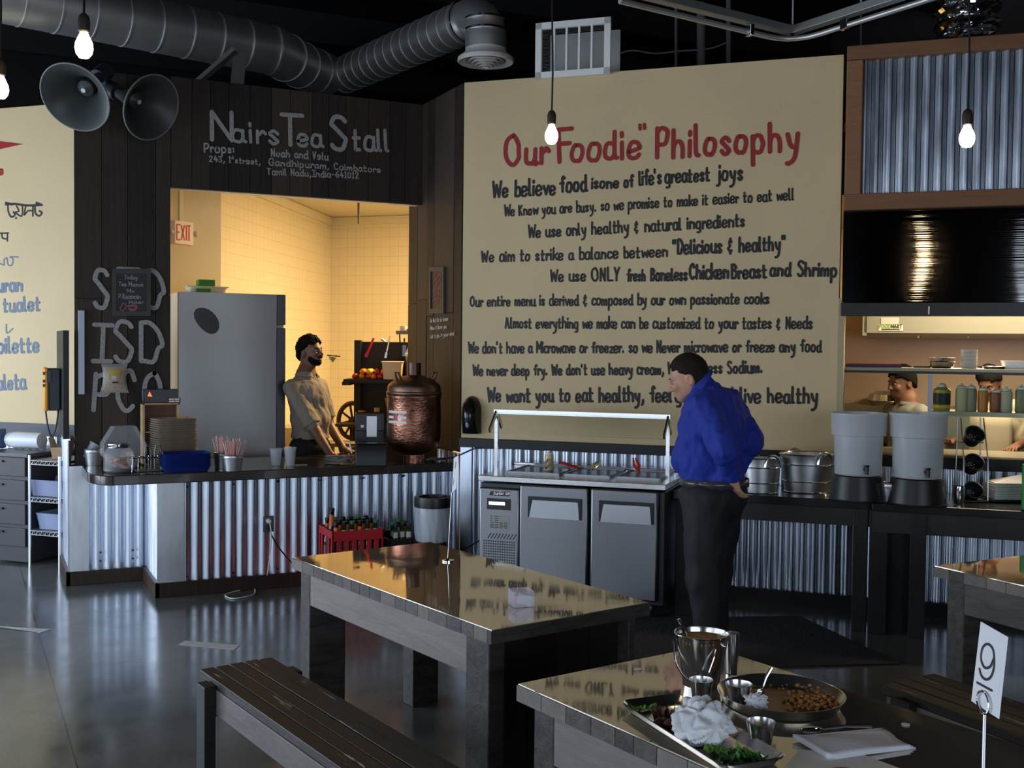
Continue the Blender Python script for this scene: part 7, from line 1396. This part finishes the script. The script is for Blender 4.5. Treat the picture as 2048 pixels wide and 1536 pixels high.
spoon('spoon standing in the steel serving pail', D(1357, 1238, zdep(p)), p+Vector((.0, .01, .02)))
p = T_(1462, 1345); s = mpp(p); o = MB().shell([(12*s, 0), (15*s, 80*s)], .0015, n=32).build('tumbler', mat('mirror steel', (.60, .60, .60), .14, 1), smooth=50); o.location = p; tag(o, 'plain steel tumbler behind the serving pail', 'tumbler')
def ramekin(label, c, h_px, R_px, fill, fh_=.55):
    s = mpp(c); R_, h = R_px*s, h_px*s; t = thing('sauce_cup', label, 'cup', c); MB().shell([(R_*.72, 0), (R_*.9, h*.7), (R_, h)], .0012, n=32).build('cup', M_steelh, t, smooth=50)
    if fill: MB().lathe([(.0005, h*fh_), (R_*.82, h*fh_), (.0005, h*fh_+.003)], n=28, wob=lambda a, z: .02*math.sin(5*a)).build('sauce', fill, t)
ramekin('small steel sauce cup in front of the serving pail', T_(1402, 1398), 40, 24, mat('thin dipping sauce', (.10, .05, .015), .2)); ramekin('small steel sauce cup between the tray and the round plate', T_(1521, 1488), 46, 29, mat('mustard chutney', (.40, .22, .05), .5, col2=(.2, .1, .03), vscale=(80, 80, 80)))
p = T_(1561, 1406); s = mpp(p); R_ = 126*s; pt = thing('thali_plate', 'large round steel plate with leftover curried rice', 'plate', p); MB().shell([(R_*.86, .0), (R_*.9, .003), (R_*.985, .030), (R_, .031)], .0014, n=64).build('plate', M_steelh, pt, smooth=50)
MB().lathe([(.0005, .0035), (R_*.74, .0034), (.0005, .0040)], n=48, wob=lambda a, z: .10*math.sin(3*a+1)+.04*math.sin(7*a)-.02).build('gravy_film', M_stain, pt)
mb = MB(); random.seed(15)
for k in range(420):
    a, rr = random.gauss(-.15, .55), R_*min(.86, abs(random.gauss(.62, .22))); q = Vector((rr*math.cos(a-YAW), rr*math.sin(a-YAW), .005+abs(random.gauss(0, .006)))); sz = random.uniform(.0025, .006); mb.ball(q, sz, 6, 4, sc=(1, random.uniform(.7, 1.4), .8))
mb.build('leftover_rice', M_rice, pt, kind='stuff')
c = D(1477, 1409, zdep(p)-.01); c.z = TZ+.0055; ramekin('small steel sauce cup standing on the round plate', c, 37, 27, mat('red chutney', (.26, .03, .02), .35))
def crumple(label, c, R_, seed, flat=.75, nm='napkin'):
    mb = MB(); rnd = random.Random(seed); dirs = [Vector((rnd.gauss(0, 1), rnd.gauss(0, 1), rnd.gauss(0, 1))).normalized() for _ in range(26)]
    n, m = 72, 40; vs = []
    for j in range(m+1):
        for i in range(n):
            v = Vector((math.sin(PI*j/m)*math.cos(2*PI*i/n), math.sin(PI*j/m)*math.sin(2*PI*i/n), math.cos(PI*j/m))); f = 1
            ridge = min(abs(v.dot(d)) for d in dirs[:13]); f = .72+.55*min(.5, ridge*2.2)+.16*noise.noise(v*2.2+Vector((seed, 0, 0)))+.10*max(0, max(v.dot(d) for d in dirs[13:])-.93)*14*.3
            vs.append(Vector((v.x*R_*f, v.y*R_*f, max(-.55*R_, v.z*R_*f*flat)+.55*R_)))
    mb.add(vs, [(j*n+i, (j+1)*n+i, (j+1)*n+(i+1) % n, j*n+(i+1) % n) for j in range(m) for i in range(n)]); o = mb.build(nm, mat('soft white tissue', (.68, .68, .70), .9, sss=.15), smooth=55); o.location = c; return tag(o, label, 'napkin')
c = D(1512, 1422, zdep(p)-.07); c.z = TZ+.006; crumple('small crumpled white tissue on the round plate', c, .036, 3, .7)
spoon('dark spoon leaning out of the round plate', D(1543, 1335, zdep(p)+.02), Vector((*D(1516, 1392, zdep(p)).xy, TZ+.012)))
# long steel tray with salad leftovers
ta, tb_, td = T_(1237, 1418), T_(1322, 1384), T_(1432, 1545); al = (td-ta); al.z = 0; ang = math.atan2(al.y, al.x); wd_ = (tb_-ta).dot(Vector((-math.sin(ang), math.cos(ang), 0))); Lt = al.length*1.06
tr_ = thing('steel_tray', 'long rectangular steel tray with leftover salad and a crumpled napkin', 'tray', ta, ang); sg = 1 if wd_ > 0 else -1; wd_ = abs(wd_)
mb = MB(); rr_ = .03
def rrect(f, z, in_=0):
    x0, x1, y0, y1 = in_, Lt-in_, in_, wd_-in_; r = .028; pts = []
    for cx, cy, a0 in ((x1-r, y1-r, 0), (x0+r, y1-r, PI/2), (x0+r, y0+r, PI), (x1-r, y0+r, 1.5*PI)): pts += [Vector((cx+r*math.cos(a0+PI/2*k/5), (cy+r*math.sin(a0+PI/2*k/5))*sg, z)) for k in range(6)]
    return pts
rings = [rrect(1, 0, .016), rrect(1, .012, .006), rrect(1, .022, 0), rrect(1, .0235, .002), rrect(1, .012, .010), rrect(1, .002, .020)]; m_ = len(rings[0]); vs = sum(rings, [])
mb.add(vs, [tuple(range(m_))]+[(j*m_+i, j*m_+(i+1) % m_, (j+1)*m_+(i+1) % m_, (j+1)*m_+i) for j in range(5) for i in range(m_)]+[tuple(range(5*m_, 6*m_))]); mb.build('tray', M_steelh, tr_, smooth=40)
def leaf_mb(seed, R_, ruf=.35):
    rnd = random.Random(seed); ph = [rnd.uniform(0, 6) for _ in range(6)]; mb = MB()
    def f(a, b):
        th = 2*PI*a; r = R_*b*(.75+.18*math.sin(3*th+ph[0])+.12*math.sin(7*th+ph[1])); return Vector((r*math.cos(th)*1.3, r*math.sin(th)*.75, .004+R_*ruf*b*b*(.5+.5*math.sin(9*th+ph[2])+.35*math.sin(16*th+ph[3]))+.18*R_*b*math.sin(th+ph[4])))
    return mb.grid(f, 60, 7)
M_let = mat('lettuce green', (.20, .42, .05), .45, var=.45, vscale=(24, 24, 24)); M_let2 = mat('dark lettuce green', (.05, .20, .03), .45, var=.45, vscale=(24, 24, 24)); M_rad = mat('red leaf and charred meat', (.055, .014, .012), .45, col2=(.14, .05, .03), vscale=(50, 50, 50), bump=.003, bscale=(120, 120, 120))
def leaf(label, x, y, R_, mt, seed, rot=0, dz=.004):
    p = T_(x, y); o = leaf_mb(seed, R_).build('lettuce_leaf', mt, smooth=60); o.location = p+Vector((0, 0, dz)); o.rotation_euler[2] = rot; return tag(o, label, 'leaf')
leaf('bright green lettuce leaf at the far end of the steel tray', 1280, 1424, .034, M_let, 1, -.4); leaf('green lettuce scrap beside the dark leaves on the tray', 1345, 1452, .028, M_let2, 2, -.5)
for k, (x, y) in enumerate(((1435, 1508), (1462, 1520), (1492, 1512), (1510, 1524))): leaf(('leftmost', 'second from left', 'third from left', 'rightmost')[k]+' of the dark lettuce leaves at the near end of the tray', x, y, .036, M_let2 if k % 2 else M_let, 10+k, k*.8)
p = T_(1330, 1444); mb = leaf_mb(5, .034, .9); o = mb.build('red_leaf', M_rad, smooth=60); o.location = p+Vector((0, 0, .006)); tag(o, 'frilly dark red leaf standing on the steel tray', 'leaf')
for k, (x, y, r) in enumerate(((1345, 1457, .020), (1322, 1452, .016))): mb = MB(); mb.ball((0, 0, r*.55), r, 18, 12, sc=(1.3, .9, .6)); mb.v = [v*(1+.16*noise.noise(v*60)) for v in mb.v]; o = mb.build('meat_piece', M_rad); o.location = T_(x, y)+Vector((0, 0, .004)); tag(o, ('larger', 'smaller')[k]+' charred meat piece beside the red leaf on the tray', 'meat')
p = T_(1404, 1488); crumple('large crumpled white napkin sitting on the steel tray', p+Vector((0, 0, .006)), .083, 9, .85)
# folded napkins with a spoon
q = [T_(1585, 1481), T_(1776, 1463), T_(1832, 1497), T_(1655, 1522)]; nk_ = thing('folded_napkin', 'folded white paper napkin under a spoon on the foreground table', 'napkin', (q[0]+q[2])/2); mb = MB()
def bil(q, a, b): return q[0]*(1-a)*(1-b)+q[1]*a*(1-b)+q[2]*a*b+q[3]*(1-a)*b
for k in range(3): mb.grid(lambda a, b, k=k: bil(q, a*(1-.03*k), b)+Vector((0, 0, .002+k*.004+.006*math.sin(a*4.5)*math.sin(b*3)+.010*max(0, .12-a)*4)), 18, 8)
mb.build('napkin_sheet', M_nap, nk_, world=True, smooth=60, solid=.0022)
q2 = [T_(1600, 1500), T_(1720, 1508), T_(1900, 1575), T_(1520, 1590)]; mb = MB(); mb.grid(lambda a, b: bil(q2, a, b)+Vector((0, 0, .001)), 6, 6); o = mb.build('paper_sheet', M_paper, smooth=0, solid=.001); tag(o, 'flat white paper lying under the folded napkin', 'paper'); mb = MB(); c = T_(1690, 1548); mb.cyl(c+Vector((0, 0, .0022)), c+Vector((0, 0, .0030)), .034, n=36); mb.build('red_print', mat('faded red print', (.36, .12, .09), .7), o, smooth=0)
spoon('steel spoon lying on the folded napkin', T_(1742, 1473)+Vector((0, 0, .026)), T_(1598, 1478)+Vector((0, 0, .022)), .017)
# number stands
def number_stand(label, base, TL, TR, BR, BL, rod_to, writing, flip=1):
    t = thing('table_sign', label, 'sign', base); n = (TR-TL).cross(BL-TL).normalized()
    if n.dot(E0-TL) < 0: n = -n
    MB().hexa([BL-n*.0006, BR-n*.0006, BR+n*.0006, BL+n*.0006, TL-n*.0006, TR-n*.0006, TR+n*.0006, TL+n*.0006]).build('card', mat('bright white card', (.86, .87, .90), .5), t, world=True, smooth=0)
    mb = MB(); mb.cyl(base+Vector((0, 0, .005)), rod_to, .0032, n=10); mb.build('rod', M_chrome, t, world=True); mb = MB(); mb.lathe([(.0005, 0), (.028, 0), (.028, .005), (.010, .009), (.006, .014), (.0005, .014)], base, 28); mb.build('base', M_chrome, t, world=True)
    return t, n
bs = D(1969, 1400, 1.985); TL, TR, BR, BL = D(1962, 1243, 2.05), D(2016, 1274, 1.963), D(1998, 1438, 1.963), D(1943, 1402, 2.05); bq = Vector((bs.x, bs.y, TZ))
top_ = D(1970, 1425, 2.0); bq = Vector((top_.x, top_.y, TZ)); t, n = number_stand('white number nine sign on a steel rod at the right of the foreground table', bq, TL, TR, BR, BL, top_, None)
cp_ = lambda x, y: onp(x, y, n, TL.dot(n)); mb = MB()
stroke(mb, smooth2([cp_(*q) for q in ((1988, 1318), (1981, 1333), (1970, 1335), (1963, 1318), (1966, 1296), (1976, 1288), (1986, 1297), (1989, 1315), (1988, 1338), (1982, 1354), (1973, 1359), (1964, 1352), (1960, 1338))], 6), 5.2*2.0/FPX, n, .0012); stroke(mb, [cp_(1955, 1365), cp_(1984, 1381)], 4.5*2.0/FPX, n, .0012)
mb.build('number_nine', M_ink, t, world=True, smooth=0); mb = MB(); cen = cp_(1970, 1405)+n*.004; ex_, ey_ = cp_(1982, 1412)-cp_(1970, 1405), cp_(1970, 1383)-cp_(1970, 1405); mb.tube([cen+ex_*math.cos(a)+ey_*math.sin(a) for a in np.linspace(0, 2*PI, 25)[:-1]], .0022, 6, closed=True); mb.build('ring_clip', M_chrome, t, world=True)
bq = T_(896, 1122); dd_ = zdep(bq); q = [D(908, 916, dd_+.05), D(917, 911, dd_-.05), D(912, 978, dd_-.05), D(904, 986, dd_+.05)]; t, n = number_stand('table sign on a thin rod standing on the middle table, seen edge on', bq, q[0], q[1], q[2], q[3], D(904, 985, dd_), None)
cp2 = lambda x, y: onp(x, y, n, q[0].dot(n)); mb = MB(); stroke(mb, [cp2(912.5, 925), cp2(910.5, 938), cp2(909.5, 950)], .012, n, .0012); stroke(mb, [cp2(909, 957), cp2(907.5, 968)], .012, n, .0012); mb.build('number_mark', M_ink, t, world=True, smooth=0)
# sweetener box on the middle table
p = T_(1042, 1210); s = mpp(p); sb_ = thing('sweetener_box', 'small clear box of sweetener sachets on the middle table', 'box', p, -.15); w_, h = 21*s, 31*s; M_acr = mat('violet tinted acrylic', (.72, .70, .86), .05, alpha=.28, spec=.8); mb = MB()
for a, c, d_, e in ((-w_, w_, -w_, -w_+.002), (-w_, w_, w_-.002, w_), (-w_, -w_+.002, -w_, w_), (w_-.002, w_, -w_, w_)): mb.bx(a, c, d_, e, 0, h)
mb.bx(-w_, w_, -w_, w_, 0, .002); mb.build('box_wall', M_acr, sb_, smooth=0)
random.seed(6)
for k, (cn, c) in enumerate((('white', (.8, .78, .8)), ('pink', (.75, .25, .35)), ('white', (.8, .78, .8)), ('yellow', (.75, .62, .12)), ('white', (.8, .78, .8)))): MB().box((random.uniform(-.008, .008), -w_*.7+k*w_*.32, h*.45), (w_*1.45, .0035, h*.62), Matrix.Rotation(random.uniform(-.5, .5), 3, 'Y') @ Matrix.Rotation(random.uniform(-.25, .1), 3, 'X')).build('sachet', mat(cn+' sachet', c, .6), sb_, smooth=0)
